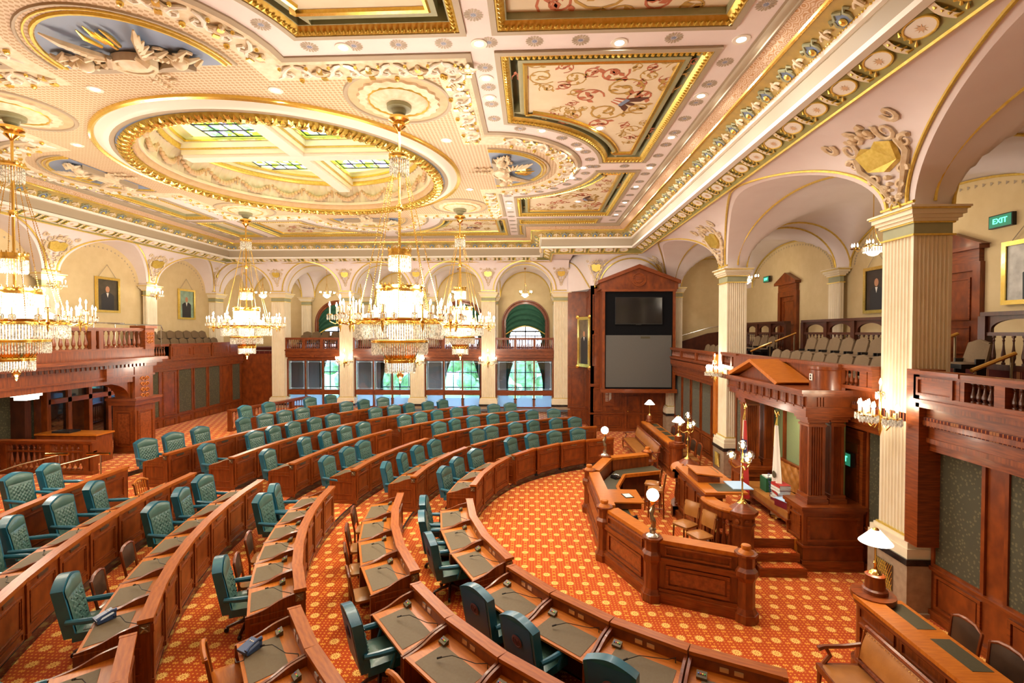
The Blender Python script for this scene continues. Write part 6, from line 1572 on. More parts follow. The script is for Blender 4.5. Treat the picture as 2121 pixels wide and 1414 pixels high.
# ================================================================== clerks' desk: angled screen with octagonal posts
YM = 12.06
CP = [(3.72, 8.48), (2.26, 9.08), (1.60, 10.64), (1.60, 13.48), (2.26, 15.04), (3.72, 15.64)]
cd_ = empty('clerks_desk', (2.6, YM, 0), label='angled mahogany clerks desk with octagonal posts in front of the rostrum', cat='desk')
def octa(c, r, z0, z1, mb, r2=None):
    r2 = r if r2 is None else r2; n = 8
    a = [(c[0]+r*cos(PI/8+i*PI/4), c[1]+r*sin(PI/8+i*PI/4), z0) for i in range(n)]; b = [(c[0]+r2*cos(PI/8+i*PI/4), c[1]+r2*sin(PI/8+i*PI/4), z1) for i in range(n)]
    return mb.add(a+b, [tuple(reversed(range(n))), tuple(range(n, 2*n))]+[(i, (i+1) % n, n+(i+1) % n, n+i) for i in range(n)])
OCT = [(.21, 0, .15, .21), (.19, .15, .24, .155), (.15, .24, .70, .15), (.15, .70, .80, .20), (.20, .80, .88, .19), (.19, .88, .94, .14), (.14, .94, 1.14, .14), (.19, 1.14, 1.18, .19)]
for i, p in enumerate(CP):
    mb = MB()
    for r, z0, z1, r2 in OCT: octa(p, r, z0, z1, mb, r2)
    mb.build('octagonal_post', 'wood', cd_, world=True)
    if i not in (1, 4): MB().lathe([(.13, 1.18), (.10, 1.22), (.075, 1.24), (.085, 1.28), (.075, 1.31), (.05, 1.32)], 14, (*p, 0)).build('post_finial', 'wood_top', cd_, world=True)
for i in range(5):
    a, b = Vector(CP[i]), Vector(CP[i+1]); d = (b-a).normalized(); a2 = a+d*.13; b2 = b-d*.13; L = (b2-a2).length
    def S(nm, w0, w1, z0, z1, m='wood'): mb = MB(); seg(mb, a2, b2, w0, w1, z0, z1); return mb.build(nm, m, cd_, world=True)
    S('screen_panel', -.07, .04, 0, 1.08); S('plinth', -.07, .10, 0, .20, 'wood_h'); S('plinth', -.05, .07, .20, .26, 'wood_h'); S('shoulder_moulding', -.05, .09, .74, .84, 'wood_h'); S('ledge', -.26, .03, 1.08, 1.15, 'wood_top'); S('ledge_back', -.25, -.22, .74, 1.08, 'wood')
    n = Vector((-d.y, d.x)); c = (a2+b2)/2; mt = orient((d.x, d.y, 0), (-n.x, -n.y, 0), (0, 0, 1), (c.x+n.x*.04, c.y+n.y*.04, 0))
    mb = MB(); mb.T = mt; pframe(mb, -L/2+.12, L/2-.12, .30, .71, 0, .05, .035); mb.build('panel_moulding', 'wood_h', cd_, world=True)
    mb = MB(); mb.T = mt; mb.box(-L/2+.2, -.012, .38, L/2-.2, 0, .63); mb.build('burl_field', 'wood_burl', cd_, world=True)
    mb = MB(); mb.T = mt; pframe(mb, -L/2+.10, L/2-.10, .88, 1.05, 0, .03, .03); mb.build('frieze_moulding', 'wood_h', cd_, world=True)
inn = [(p[0]+dx, p[1]+dy) for p, (dx, dy) in zip(CP, [(.10, .25), (.30, .24), (.26, .10), (.26, -.10), (.30, -.24), (.10, -.25)])]
in2 = [(3.95, 9.35), (2.75, 9.78), (2.35, 10.9), (2.35, 13.22), (2.75, 14.34), (3.95, 14.77)]
mb = MB().prism(inn+in2[::-1], .74, .78); mb.build('desk_top', 'blotter_dk', cd_, world=True)
for i in range(5):
    mb = MB(); seg(mb, in2[i], in2[i+1], -.02, .06, .70, .795); mb.build('front_edge', 'wood_top', cd_, world=True)
    if i in (0, 4, 1, 3): mb = MB(); seg(mb, in2[i], in2[i+1], .12, .16, .05, .70); mb.build('kneehole_board', 'wood_dark', cd_, world=True)
mb = MB().box(1.86, 11.5, .80, 2.6, 12.35, .95); mb.build('raised_stand', 'wood', cd_, world=True); MB().box(1.8, 11.45, .95, 2.66, 12.4, .98).build('stand_top', 'wood_top', cd_, world=True)
tb = empty('tablet', (2.35, 11.9, .982), .2, 'tablet computer on the raised stand of the clerks desk', 'tablet'); MB().box(-.11, -.15, 0, .11, .15, .012).build('tablet_body', 'black', tb); MB().box(-.09, -.125, .012, .09, .125, .014).build('tablet_screen', 'paper', tb)
def clerk_phone(x, y, lab, rz):
    e = empty('desk_phone', (x, y, .782), rz, lab, 'telephone'); mb = MB(); mb.box(-.1, -.11, 0, .1, .11, .05); mb.build('phone_base', 'black', e); MB().tube([(-.06, -.11, .07), (-.06, 0, .085), (-.06, .11, .07)], [.025, .018, .025], 7).build('handset', 'black', e); MB().tube([(.1, 0, .02), (.2, .06, .03), (.17, .16, .05), (.06, .18, .04), (.08, .08, .03)], .012, 5).build('cord', 'chrome', e)
clerk_phone(2.42, 14.0, 'black telephone with a coiled pale cord at the far end of the clerks desk', .6); clerk_phone(2.25, 10.9, 'black telephone in the near corner of the clerks desk', 2.4)
# globe lamps on slender bronze figures
def globe_lamp(p, lab):
    e = empty('globe_lamp', (*p, 1.18), label=lab, cat='lamp')
    MB().lathe([(.12, 0), (.12, .02), (.09, .05), (.06, .07), (.05, .12), (.07, .14)], 16).build('lamp_base', 'chrome', e)
    mb = MB(); pts = []; mb.tube([(.02*sin(z*16), .02*cos(z*16), .12+z) for z in [i*.035 for i in range(14)]], [.03, .045, .05, .04, .045, .055, .05, .04, .035, .045, .05, .035, .03, .025], 8); mb.tube([(0, .02, .42), (.05, .06, .52), (.01, .03, .62)], [.018, .02, .012], 5); mb.sph((.01, 0, .60), .035, 8, 6); mb.build('bronze_figure', 'bronze', e)
    MB().lathe([(.02, .58), (.045, .64), (.05, .67), (.03, .68)], 12).build('globe_holder', 'brass', e)
    MB().sph((0, 0, .78), .115, 18, 12).build('glass_globe', 'globe', e); light('globe_light', (0, 0, .98), W_GLOBE, WARM, .1, e)
globe_lamp(CP[1], 'round white globe lamp on the near corner post of the clerks desk'); globe_lamp(CP[4], 'round white globe lamp on the far corner post of the clerks desk')
# ================================================================== raised rostrum
ST = .58
stg = struct(MB().prism([(4.0, 10.95), (4.5, 10.5), (6.9, 10.5), (6.9, 13.62), (4.5, 13.62), (4.0, 13.15)], 0, ST).build('floor_stage', 'carpet'))
mb = MB(); mb.sweep([(4.45, 10.5), (3.98, 10.95), (3.98, 13.15), (4.45, 13.62)], [(.02, 0), (.02, ST-.02)]); mb.build('stage_face', 'wood', stg)
for sg, y0 in ((1, 9.97), (-1, 24.12-9.97)):
    sp = empty('stage_steps', (5.1, y0+sg*.27, 0), label='carpeted wooden steps up to the rostrum, %s side' % ('near' if sg > 0 else 'far'), cat='steps')
    MB().box(4.66, min(y0+sg*.50, y0+sg*.525), ST*2/3-.02, 5.60, max(y0+sg*.50, y0+sg*.525), ST+.004).build('riser', 'wood_h', sp, world=True)
    for j in range(2):
        ya, yb = y0+sg*.27*j, y0+sg*.525; z1 = ST*(j+1)/3
        m = MB().box(4.66, min(ya, yb), z1-ST/3, 5.60, max(ya, yb), z1-.015); m.build('riser', 'wood_h', sp, world=True)
        yc = ya+sg*.27 if j < 1 else y0+sg*.50
        MB().box(4.72, min(ya+sg*.02, yc), z1-.015, 5.54, max(ya+sg*.02, yc), z1).build('tread_carpet', 'carpet', sp, world=True)
sd = empty('speakers_desk', (4.3, YM, 0), label='high mahogany speakers desk with a sloping centre top', cat='desk')
def SD(nm, x0, x1, y0, y1, z0, z1, m='wood'): return MB().box(x0, y0, z0, x1, y1, z1).build(nm, m, sd, world=True)
SD('desk_body', 3.95, 4.30, 11.0, 13.1, 0, 1.36); SD('plinth', 3.88, 4.3, 10.95, 13.15, 0, .2, 'wood_h'); SD('top_moulding', 3.88, 4.34, 10.94, 13.16, 1.28, 1.36, 'wood_h'); SD('desk_top', 3.9, 4.85, 10.96, 13.14, 1.36, 1.40, 'wood_top')
for y0, y1 in ((11.05, 11.62), (12.5, 13.05)): SD('blotter', 4.2, 4.78, y0, y1, 1.40, 1.405, 'blotter_dk')
SD('lectern_box', 3.98, 4.5, 11.70, 12.42, 1.40, 1.55); mb = MB(); mb.add([(3.94, 11.66, 1.60), (4.55, 11.66, 1.53), (4.55, 12.46, 1.53), (3.94, 12.46, 1.60), (3.94, 11.66, 1.63), (4.55, 11.66, 1.56), (4.55, 12.46, 1.56), (3.94, 12.46, 1.63)], [(0, 3, 2, 1), (4, 5, 6, 7), (0, 1, 5, 4), (1, 2, 6, 5), (2, 3, 7, 6), (3, 0, 4, 7)]); mb.build('sloping_top', 'wood_top', sd, world=True)
for y0, y1 in ((11.05, 11.6), (11.72, 12.4), (12.52, 13.05)):
    mb = MB(); mb.T = orient((0, -1, 0), (1, 0, 0), (0, 0, 1), (3.95, (y0+y1)/2, 0)); h = (y1-y0)/2; pframe(mb, -h, h, .32, 1.18, 0, .06, .04); mb.build('panel_moulding', 'wood_h', sd, world=True)
mb = MB().box(4.6, 11.15, 1.41, 5.05, 11.75, 1.43); mb.build('glass_top', 'milk', sd, world=True)
for sg in (-1, 1):
    cy = YM+sg*1.08; nl = (4.42, YM+sg*1.78)
    cb_ = empty('curved_balustrade', (4.2, YM+sg*1.45, 0), label='curved balustrade with turned balusters at the %s end of the speakers desk' % ('near' if sg < 0 else 'far'), cat='balustrade')
    path = [(3.95+.40*(1-cos(t)), cy+sg*(.70*sin(t))) for t in [PI/2*i/12 for i in range(13)]]
    def SW(nm, prof, m): mb = MB().sweep(path, prof, False); return mb.build(nm, m, cb_, world=True)
    SW('curved_rail', [(-.14, 1.22), (-.16, 1.26), (-.14, 1.31), (.14, 1.31), (.16, 1.26), (.14, 1.22), (-.14, 1.22)], 'wood_top'); SW('curved_frieze', [(-.10, 1.06), (-.10, 1.22), (.10, 1.22), (.10, 1.06), (-.10, 1.06)], 'wood'); SW('curved_base', [(-.14, 0), (-.14, .30), (.14, .30), (.14, 0)], 'wood')
    for i in range(1, 12, 2): put(o_bal, cb_, (path[i][0]-4.2, path[i][1]-(YM+sg*1.45), .30), sc=(.085, .085, .76))
    nw = empty('lamp_newel', (*nl, 0), label='octagonal mahogany newel carrying a branched lamp, %s side' % ('near' if sg < 0 else 'far'), cat='post')
    mb = MB()
    for r, z0, z1, r2 in [(.30, 0, .2, .30), (.27, .2, .3, .23), (.23, .3, .95, .23), (.26, .95, 1.0, .26), (.24, 1.0, 1.16, .24), (.27, 1.16, 1.22, .31), (.31, 1.22, 1.28, .31), (.30, 1.28, 1.42, .10)]: octa((0, 0), r, z0, z1, mb, r2)
    mb.build('newel_body', 'wood', nw)
    mb = MB()
    for i in range(8):
        a = i*PI/4+PI/8+PI/8; mb.T = Matrix.Rotation(a, 4, 'Z') @ Matrix.Translation((.235, 0, 1.08)) @ Matrix.Rotation(PI/2, 4, 'Y'); mb.lathe([(.05, 0), (.05, .01), (.02, .015), (.001, .02)], 10)
    mb.build('carved_roundels', 'wood_h', nw)
    la = empty('branched_lamp', (*nl, 1.42), label='brass lamp with clustered clear globes on the %s newel' % ('near' if sg < 0 else 'far'), cat='lamp')
    MB().lathe([(.10, 0), (.09, .02), (.04, .05), (.02, .09), (.015, .5), (.03, .52), (.015, .56), (.015, .82), (.04, .86), (.02, .92), (.015, 1.12), (.04, 1.14)], 12).build('pole', 'brass', la)
    gp = [(0, 0, 1.22)]+[(.22*cos(a), .22*sin(a), .98) for a in (.5, .5+2*PI/3, .5+4*PI/3)]
    for j, g in enumerate(gp):
        if j: MB().tube([(0, 0, .78), (g[0]*.6, g[1]*.6, .72), (g[0], g[1], .78), (g[0], g[1], .88)], .012, 5).build('arm', 'brass', la); MB().lathe([(.02, -.10), (.05, -.085), (.05, -.075)], 10, g).build('gallery_ring', 'brass', la)
        MB().sph(g, .10, 14, 9).build('globe_shade', 'shadeglass', la); MB().sph((g[0], g[1], g[2]-.01), .035, 8, 6, 1.3).build('bulb', 'bulb', la)
    light('lamp_light', (0, 0, 1.45), W_GLOBE*1.6, WARM, .12, la)
# bench with books behind the speaker's desk
bn = empty('tan_bench', (6.05, YM, ST), label='tan leather bench with a tufted back under the canopy', cat='bench')
MB().box(-.42, -1.25, .30, .42, 1.05, .44).build('seat', 'tan', bn); MB().box(-.46, -1.3, .24, .46, 1.1, .30).build('seat_rail', 'wood', bn)
mb = MB()
mb.grid(lambda u, v: (.46-.035*(abs(sin((u*14+v*4)*PI/2))*abs(sin((u*14-v*4)*PI/2)))**.6-.04*(1-v)*.5, -1.2+2.2*u, .46+.62*v), 70, 16); mb.build('tufted_back', 'tan', bn, sharp=1.3); MB().box(.47, -1.25, .3, .55, 1.05, 1.12).build('back_frame', 'wood', bn)
for x, y in ((-.38, -1.2), (.38, -1.2), (-.38, 1.0), (.38, 1.0)): MB().tube([(x, y, 0), (x*.97, y, .14), (x, y, .26)], [.03, .05, .05], 6).build('leg', 'wood', bn)
MB().tube([(-.40, -1.28, .44), (-.38, -1.28, .62), (.0, -1.28, .64), (.4, -1.28, .66)], [.03, .035, .03, .03], 6).build('arm', 'wood', bn)
rnd = random.Random(2)
bm_ = [M['red'], M['paper'], pbr('maroon_cover', (.18, .01, .02), .5), pbr('white_cover', (.7, .68, .64), .5)]
zz = ST+.445
for j in range(7):
    e = empty('law_book', (5.86, 11.55, zz), rnd.uniform(-.15, .15), 'thick law book in the stack on the tan bench, %s from the bottom' % ORD[j], 'book', 'books stacked on the bench')
    MB().box(-.13, -.17, 0, .13, .17, .052).build('pages', 'paper', e); MB().box(-.14, -.18, .05, .14, .18, .058).build('cover', bm_[(0, 3, 0, 3, 2, 3, 0)[j]], e); MB().box(-.14, -.18, 0, -.13, .18, .058).build('spine', bm_[(2, 3, 3, 0, 3, 3, 0)[j]], e); zz += .06
for j, (nm, x, y, c) in enumerate((('open picture book', 5.82, 11.15, 'milk'), )):
    e = empty('picture_book', (x, y, ST+.445), .3, 'large maroon box file with a blue cover beside the book stack', 'book'); MB().box(-.17, -.22, 0, .17, .22, .16).build('pages', bm_[2], e); MB().box(-.18, -.23, .16, .18, .23, .175).build('cover', 'milk', e)
gb = empty('green_bin', (5.98, 12.35, ST+.442), label='green box with pale papers on the tan bench', cat='box'); MB().box(-.16, -.16, 0, .16, .16, .34).build('box_body', 'greencab', gb); MB().box(-.13, -.13, .33, .13, .13, .37).build('papers', 'paper', gb)
# flags
def flag_pole(p, h, lab, name):
    e = empty(name, p, label=lab, cat='flag')
    MB().lathe([(.16, 0), (.15, .03), (.05, .06), (.03, .1)], 14).build('pole_base', 'brass', e); MB().tube([(0, 0, .05), (0, 0, h)], .014, 7).build('pole', 'brass', e)
    mb = MB(); mb.sph((0, 0, h+.03), .03, 8, 5); 
    for sx in (-1, 1): mb.tube([(0, 0, h+.06), (0, sx*.08, h+.16), (0, sx*.12, h+.08)], [.02, .02, .008], 5)
    mb.build('eagle_finial', 'brass', e); MB().tube([(0, .0, h-.02), (-.03, .04, h-.25), (-.04, .05, h-.7)], .014, 5).build('gold_cord', 'goldpaint', e); return e
def drape(z0, z1, w0, w1, u0=0, u1=1, k=3.2, amp=.05):
    def f(u, v):
        uu = u0+(u1-u0)*u; w_ = w0+(w1-w0)*v; return (-.02+amp*sin(uu*k*2*PI)*(.4+.6*v)-.03*v, -w_*(uu-.35), z1+(z0-z1)*v-.05*sin(uu*PI)*v)
    return f
us = flag_pole((5.52, 12.72, ST), 2.42, 'draped national flag with stars and stripes left of the green silk', 'draped_flag')
for i in range(7): MB().grid(drape(.20, 2.15, .14, .50, i/7, (i+1)/7), 6, 20).build('flag_stripe', 'red' if i % 2 == 0 else 'white', us)
mb = MB().grid(lambda u, v: (lambda p: (p[0]-.012, p[1], p[2]))(drape(.20, 2.15, .14, .50)(.15+.85*u, .25+.30*v)), 20, 8); mb.build('flag_canton', 'bluecloth', us)
mb = MB()
for i in range(6):
    for j in range(4):
        p = drape(.20, 2.15, .14, .50)(.22+.12*i, .29+.07*j); mb.add([(p[0]-.018, p[1]+.012*cos(q*PI*2/5)*(1 if True else 0), p[2]+.014*sin(q*PI*2/5)) for q in range(5)], [tuple(range(5))])
mb.build('flag_star', 'white', us)
sf = flag_pole((5.85, 11.75, ST), 2.38, 'draped white state flag with dark lettering before the green silk', 'draped_flag')
MB().grid(drape(.10, 2.2, .10, .60, k=2.4, amp=.07), 30, 24).build('flag_cloth', 'white', sf); 
tm2 = text_mesh('ILLINOIS', .15); tm2.materials.clear(); tm2.materials.append(M['bluecloth']); o = put(tm2, sf, (-.13, .05, .75), rot=(PI/2, R_(78), -PI/2))
MB().lathe([(.001, 0), (.08, 0), (.085, .01)], 16).build('flag_seal', 'blotter_dk', sf, (-.10, -.10, 1.05)).rotation_euler = (0, -PI/2, 0)
# ---- stools between the clerks' desk and the rostrum
def stool_parts():
    P = []
    mb = MB(); mb.grid(lambda u, v: ((u*2-1)*.21*(1-.12*abs(v*2-1)**3), -.21+.42*v, .74+.05*(1-abs(u*2-1)**3)*(1-abs(v*2-1)**3)), 10, 10); mb.box(-.19, -.19, .69, .19, .19, .745); P.append(mb.mesh('seat', 'tan'))
    mb = MB(); mb.grid(lambda u, v: ((u*2-1)*.20*(1-.1*v**4), .20+.05*v-.025*sin(PI*u)*sin(PI*v), .86+.32*v), 8, 8); mb.grid(lambda u, v: ((1-u*2)*.20*(1-.1*v**4), .235+.05*v, .86+.32*v), 8, 8); P.append(mb.mesh('back_pad', 'tan'))
    for sx in (-1, 1):
        P.append(MB().tube([(sx*.19, .21, 0), (sx*.17, .19, .7), (sx*.18, .25, 1.1)], .02, 6).mesh('rear_leg', 'wood')); P.append(MB().tube([(sx*.19, -.19, 0), (sx*.17, -.17, .7)], .02, 6).mesh('front_leg', 'wood'))
        P.append(MB().tube([(sx*.185, -.185, .25), (sx*.185, .2, .25)], .013, 5).mesh('stretcher', 'wood'))
    P.append(MB().tube([(-.185, -.185, .3), (.185, -.185, .3)], .013, 5).mesh('foot_rail', 'brass')); return P
SP = stool_parts()
for i, (x, y, rz, lab) in enumerate([(3.42, 10.85, 2.2, 'tan leather stool before the near curved balustrade, farther one'), (3.55, 10.28, 2.0, 'tan leather stool before the near curved balustrade, nearer one'), (3.38, 13.25, 1.3, 'tan leather stool behind the near globe lamp, nearer one'), (3.42, 13.75, 1.2, 'tan leather stool behind the near globe lamp, farther one')]):
    e = empty('tan_stool', (x, y, 0), rz-PI, lab, 'stool', 'tan leather stools')
    for me in SP: put(me, e)
# ================================================================== press desks, their benches, lamps and chairs
def press(yend, dirn, L, where, nch):
    """desk that starts at yend and runs away from the rostrum (dirn -1 towards the camera)"""
    X0, X1 = 4.78, 5.42; cy = yend+dirn*L/2; y0, y1 = sorted((yend, yend+dirn*L))
    t = empty('press_desk', (5.1, cy, 0), label='long mahogany press desk with inset blotters, '+where, cat='desk')
    def B(nm, x0, x1, a, b, z0, z1, m='wood'): return MB().box(x0, a, z0, x1, b, z1).build(nm, m, t, world=True)
    B('front_board', X0+.02, X0+.10, y0, y1, 0, 1.10); B('front_ledge', X0-.05, X0+.22, y0, y1, 1.10, 1.15, 'wood_top'); B('ledge_moulding', X0-.03, X0+.06, y0, y1, 1.03, 1.10, 'wood_h'); B('desk_top', X0+.22, X1, y0, y1, 1.02, 1.06, 'wood_top'); B('plinth', X0-.02, X0+.12, y0, y1, 0, .16, 'wood_h'); B('rear_board', X1-.3, X1-.26, y0, y1, .05, 1.02, 'wood_dark')
    n = max(2, round(L/.8))
    for i in range(n):
        a = y0+L*i/n+.10; b = y0+L*(i+1)/n-.10
        B('blotter', X0+.27, X1-.06, a, b, 1.06, 1.064, 'blotter_dk')
        mb = MB(); mb.T = orient((0, -1, 0), (1, 0, 0), (0, 0, 1), (X0+.02, (a+b)/2, 0)); h = (b-a)/2; pframe(mb, -h-.04, h+.04, .84, 1.0, 0, .02, .02); pframe(mb, -h-.04, h+.04, .24, .76, 0, .04, .03); mb.build('front_moulding', 'wood_h', t, world=True)
    ye = yend+dirn*.12
    mb = MB(); 
    for r, z0, z1, r2 in [(.26, 0, .15, .26), (.22, .15, .25, .20), (.20, .25, 1.02, .20), (.24, 1.02, 1.10, .28), (.28, 1.10, 1.17, .28)]: mb.lathe([(r, z0), (r2, z1)], 20, (5.02, yend, 0))
    mb.build('end_drum', 'wood', t, world=True)
    la = empty('desk_lamp', (5.06, yend-dirn*.02, 1.17), label='brass desk lamp with a white cone shade, '+where, cat='lamp')
    MB().lathe([(.16, 0), (.16, .05), (.13, .07), (.12, .22), (.13, .26), (.10, .28)], 18).build('wooden_drum', 'wood', la)
    MB().lathe([(.085, .28), (.07, .31), (.025, .34), (.015, .40), (.03, .44), (.015, .48), (.012, .80)], 12).build('stem', 'brass', la)
    MB().lathe([(.215, .74), (.21, .75), (.06, .92), (.05, .925)], 24, cap=False).build('shade', 'lampwhite', la); MB().lathe([(.05, .92), (.03, .95), (.01, .96)], 10).build('shade_cap', 'brass', la)
    light('desk_light', (0, 0, .70), W_DESK, WARM, .05, la)
    # bench in front
    b = empty('long_bench', (4.25, cy+dirn*.25, 0), label='long tan leather bench in front of the press desk, '+where, cat='bench'); Lb = L-.5; h = Lb/2
    mb = MB(); mb.grid(lambda u, v: (-.33+.58*u, -h+Lb*v, .44+.025*(1-abs(2*u-1)**4)*(1-abs(2*v-1)**12)), 8, 30); b0 = mb.build('seat', 'tan', b); MB().box(-.33, -h, .36, .25, h, .445).build('seat_rail', 'wood', b)
    mb = MB(); mb.grid(lambda u, v: (.22+.10*v-.02*sin(PI*v), -h+.05+(Lb-.1)*u, .56+.36*v), 24, 6); mb.build('back_pad', 'tan', b)
    MB().tube([(.23, -h, .50), (.23, h, .50)], .03, 6).build('back_rail', 'wood', b); MB().tube([(.34, -h, .95), (.34, h, .95)], .035, 6).build('crest_rail', 'wood', b)
    mb = MB()
    for i in range(int(Lb/.05)): mb.sph((.30, -h+.05*i+.04, .905), .008, 5, 3)
    mb.build('nailheads', 'brass', b)
    for s in (-1, 1):
        MB().tube([(.33, s*h, .72), (.05, s*h, .68), (-.22, s*h, .67), (-.30, s*h, .64)], [.028, .03, .032, .04], 6).build('arm', 'wood', b); MB().tube([(-.20, s*h, .66), (-.14, s*h, .55), (-.24, s*h, .42)], .028, 6).build('arm_support', 'wood', b)
        MB().tube([(-.30, s*(h-.04), .38), (-.31, s*(h-.04), .2), (-.29, s*(h-.04), 0)], [.035, .028, .02], 6).build('leg', 'wood', b); MB().tube([(.25, s*(h-.02), 0), (.24, s*(h-.02), .5), (.33, s*(h-.02), .95)], .028, 6).build('rear_leg', 'wood', b)
    for i in range(nch):
        y = yend+dirn*(.45+.62*i); e = empty('press_chair', (5.68, y, 0), -PI/2+.1*(i % 2), 'dark leather chair with a wooden frame behind the %s, %s from the lamp' % ('near press desk' if dirn < 0 else 'far press desk', ORD[i]), 'chair', 'press desk chairs')
        for nm, me in SCL: o = put(me, e, sc=(1.05, 1.05, 1.15))
press(7.25, -1, 3.2, 'near the right picture edge', 4); press(24.12-7.25, 1, 4.2, 'beyond the rostrum', 6)
# floor lamp behind the far press desk end (second cone lamp by the cabinet)
la = empty('desk_lamp', (5.05, 20.9, 1.17), label='brass desk lamp with a white cone shade before the screen cabinet', cat='lamp')
MB().lathe([(.16, 0), (.16, .05), (.13, .07), (.12, .22), (.10, .28)], 18).build('wooden_drum', 'wood', la); MB().lathe([(.085, .28), (.025, .34), (.012, .80)], 12).build('stem', 'brass', la); MB().lathe([(.215, .74), (.21, .75), (.06, .92), (.05, .925)], 24, cap=False).build('shade', 'lampwhite', la)
# ================================================================== gallery seats
def gseat():
    mb = MB()
    f = lambda u, v, s: ((u*2-1)*(.235-.02*v), .10+.10*v+s-.02*sin(PI*u)*(s == 0), .48+(.36+.055*cos((u*2-1)*PI*.5)**2)*v)
    mb.grid(lambda u, v: f(u, v, 0), 12, 6); mb.grid(lambda u, v: f(1-u, v, .07), 12, 6)
    P = [mb.mesh('seat_back', 'seatfab')]
    mb = MB(); mb.tube([f(u, 1, .035) for u in [i/12 for i in range(13)]], .04, 6); mb.tube([f(0, v, .035) for v in [i/6 for i in range(7)]], .038, 6); mb.tube([f(1, v, .035) for v in [i/6 for i in range(7)]], .038, 6); P.append(mb.mesh('back_edge', 'seatfab'))
    mb = MB(); mb.grid(lambda u, v: ((u*2-1)*.225, -.30+.42*v, .45+.035*(1-abs(2*u-1)**4)*(1-abs(2*v-1)**4)), 8, 8); P.append(mb.mesh('seat_pad', 'seatfab')); P.append(MB().box(-.23, -.31, .36, .23, .16, .45).mesh('seat_pan', 'black'))
    P.append(MB().box(-.24, -.05, 0, -.21, .15, .55).mesh('seat_stand', 'black')); P.append(MB().box(.21, -.05, 0, .24, .15, .55).mesh('seat_stand', 'black')); return P
GS = gseat()
def seats(pts, rz, z, where):
    for i, (x, y) in enumerate(pts):
        e = empty('auditorium_chair', (x, y, z), rz, 'beige gallery seat, %s, %s from the near end' % (where, ORD[i]), 'seat', 'upholstered gallery seats')
        for me in GS: put(me, e)
seats([(7.45, 10.4+.56*i) for i in range(10)], -PI/2, 3.55, 'front row above the rostrum canopy')
seats([(8.6, 12.1+.58*i) for i in range(7)], -PI/2, 3.93, 'second row above the rostrum canopy')
seats([(8.6, 9.9)], -PI/2, 3.93, 'alone right of the nearest column'); seats([(8.6, 18.1+.58*i) for i in range(3)], -PI/2, 3.93, 'second row beyond the second column')
seats([(7.5, 19.2+.58*i) for i in range(5)], -PI/2, 3.55, 'front row beyond the second column')
seats([(-17.7, 20.9+.58*i) for i in range(9)], PI/2, 4.16, 'left gallery wall row'); seats([(-17.0, 21.4+.58*i) for i in range(8)], PI/2, 3.80, 'left gallery front row')
seats([(-13.6+.58*i, 28.5) for i in range(6)], 0, 4.12, 'far gallery, first bay'); seats([(-9.4+.58*i, 28.5) for i in range(5)], 0, 4.12, 'far gallery, second bay'); seats([(-13.3+.58*i, 27.6) for i in range(4)], 0, 3.95, 'far gallery front row, first bay')
# partition with arched openings behind the right gallery seats
pa = empty('gallery_partition', (9.3, 13.0, 4.25), label='dark mahogany partition with arched openings behind the right gallery seats', cat='partition')
def PA(nm, y0, y1, z0, z1, m='wood_dark', x0=-.06, x1=.06): return MB().box(9.3+x0, y0, z0, 9.3+x1, y1, z1).build(nm, m, pa, world=True)
for (ya, yb, n) in ((6.2, 10.3, 3), (11.7, 16.9, 4), (18.0, 22.5, 4)):
    PA('top_rail', ya, yb, 5.33, 5.41, 'wood_dark', -.12, .12); PA('bottom_rail', ya, yb, 4.25, 4.36); PA('mid_rail', ya, yb, 4.93, 5.0)
    for i in range(n+1):
        y = ya+(yb-ya)*i/n; PA('post', y-.08, y+.08, 4.25, 5.33, 'wood_dark', -.09, .09)
    for i in range(n):
        y0 = ya+(yb-ya)*i/n+.08; y1 = ya+(yb-ya)*(i+1)/n-.08; m = (y0+y1)/2; h = (y1-y0)/2-.06
        mb = MB(); mb.T = orient((0, 1, 0), (0, 0, 1), (1, 0, 0), (9.27, 0, 0)); pts = [(m-h*cos(PI*j/16), 5.06+.20*sin(PI*j/16)) for j in range(17)]; mb.prism([(y0, 5.0)]+[(m-h, 5.0)]+pts+[(m+h, 5.0), (y1, 5.0), (y1, 5.33), (y0, 5.33)], 0, .06); mb.build('arched_board', 'wood_dark', pa, world=True)
        balusters(pa, (0, y0-13.0), (0, y1-13.0), .11, .68, 6, .06, o_bald)
# handrails in the right gallery
for i, (x, y, z) in enumerate(((7.9, 8.6, 3.6), (8.9, 10.9, 3.93), (8.9, 17.35, 3.93), (7.9, 17.0, 3.6))):
    e = empty('brass_handrail', (x, y, z), label='brass-topped gallery handrail, %s' % ['at the right picture edge', 'just right of the nearest column', 'on the upper step by the second column', 'on the lower step by the second column'][i], cat='handrail')
    MB().tube([(-.3, 0, .0), (-.3, 0, .72)], .022, 7).build('front_post', 'bronze', e); MB().tube([(.3, 0, .0), (.3, 0, 1.0)], .022, 7).build('rear_post', 'bronze', e); MB().tube([(-.36, 0, .74), (.36, 0, 1.04)], .035, 7).build('brass_grip', 'brass', e)
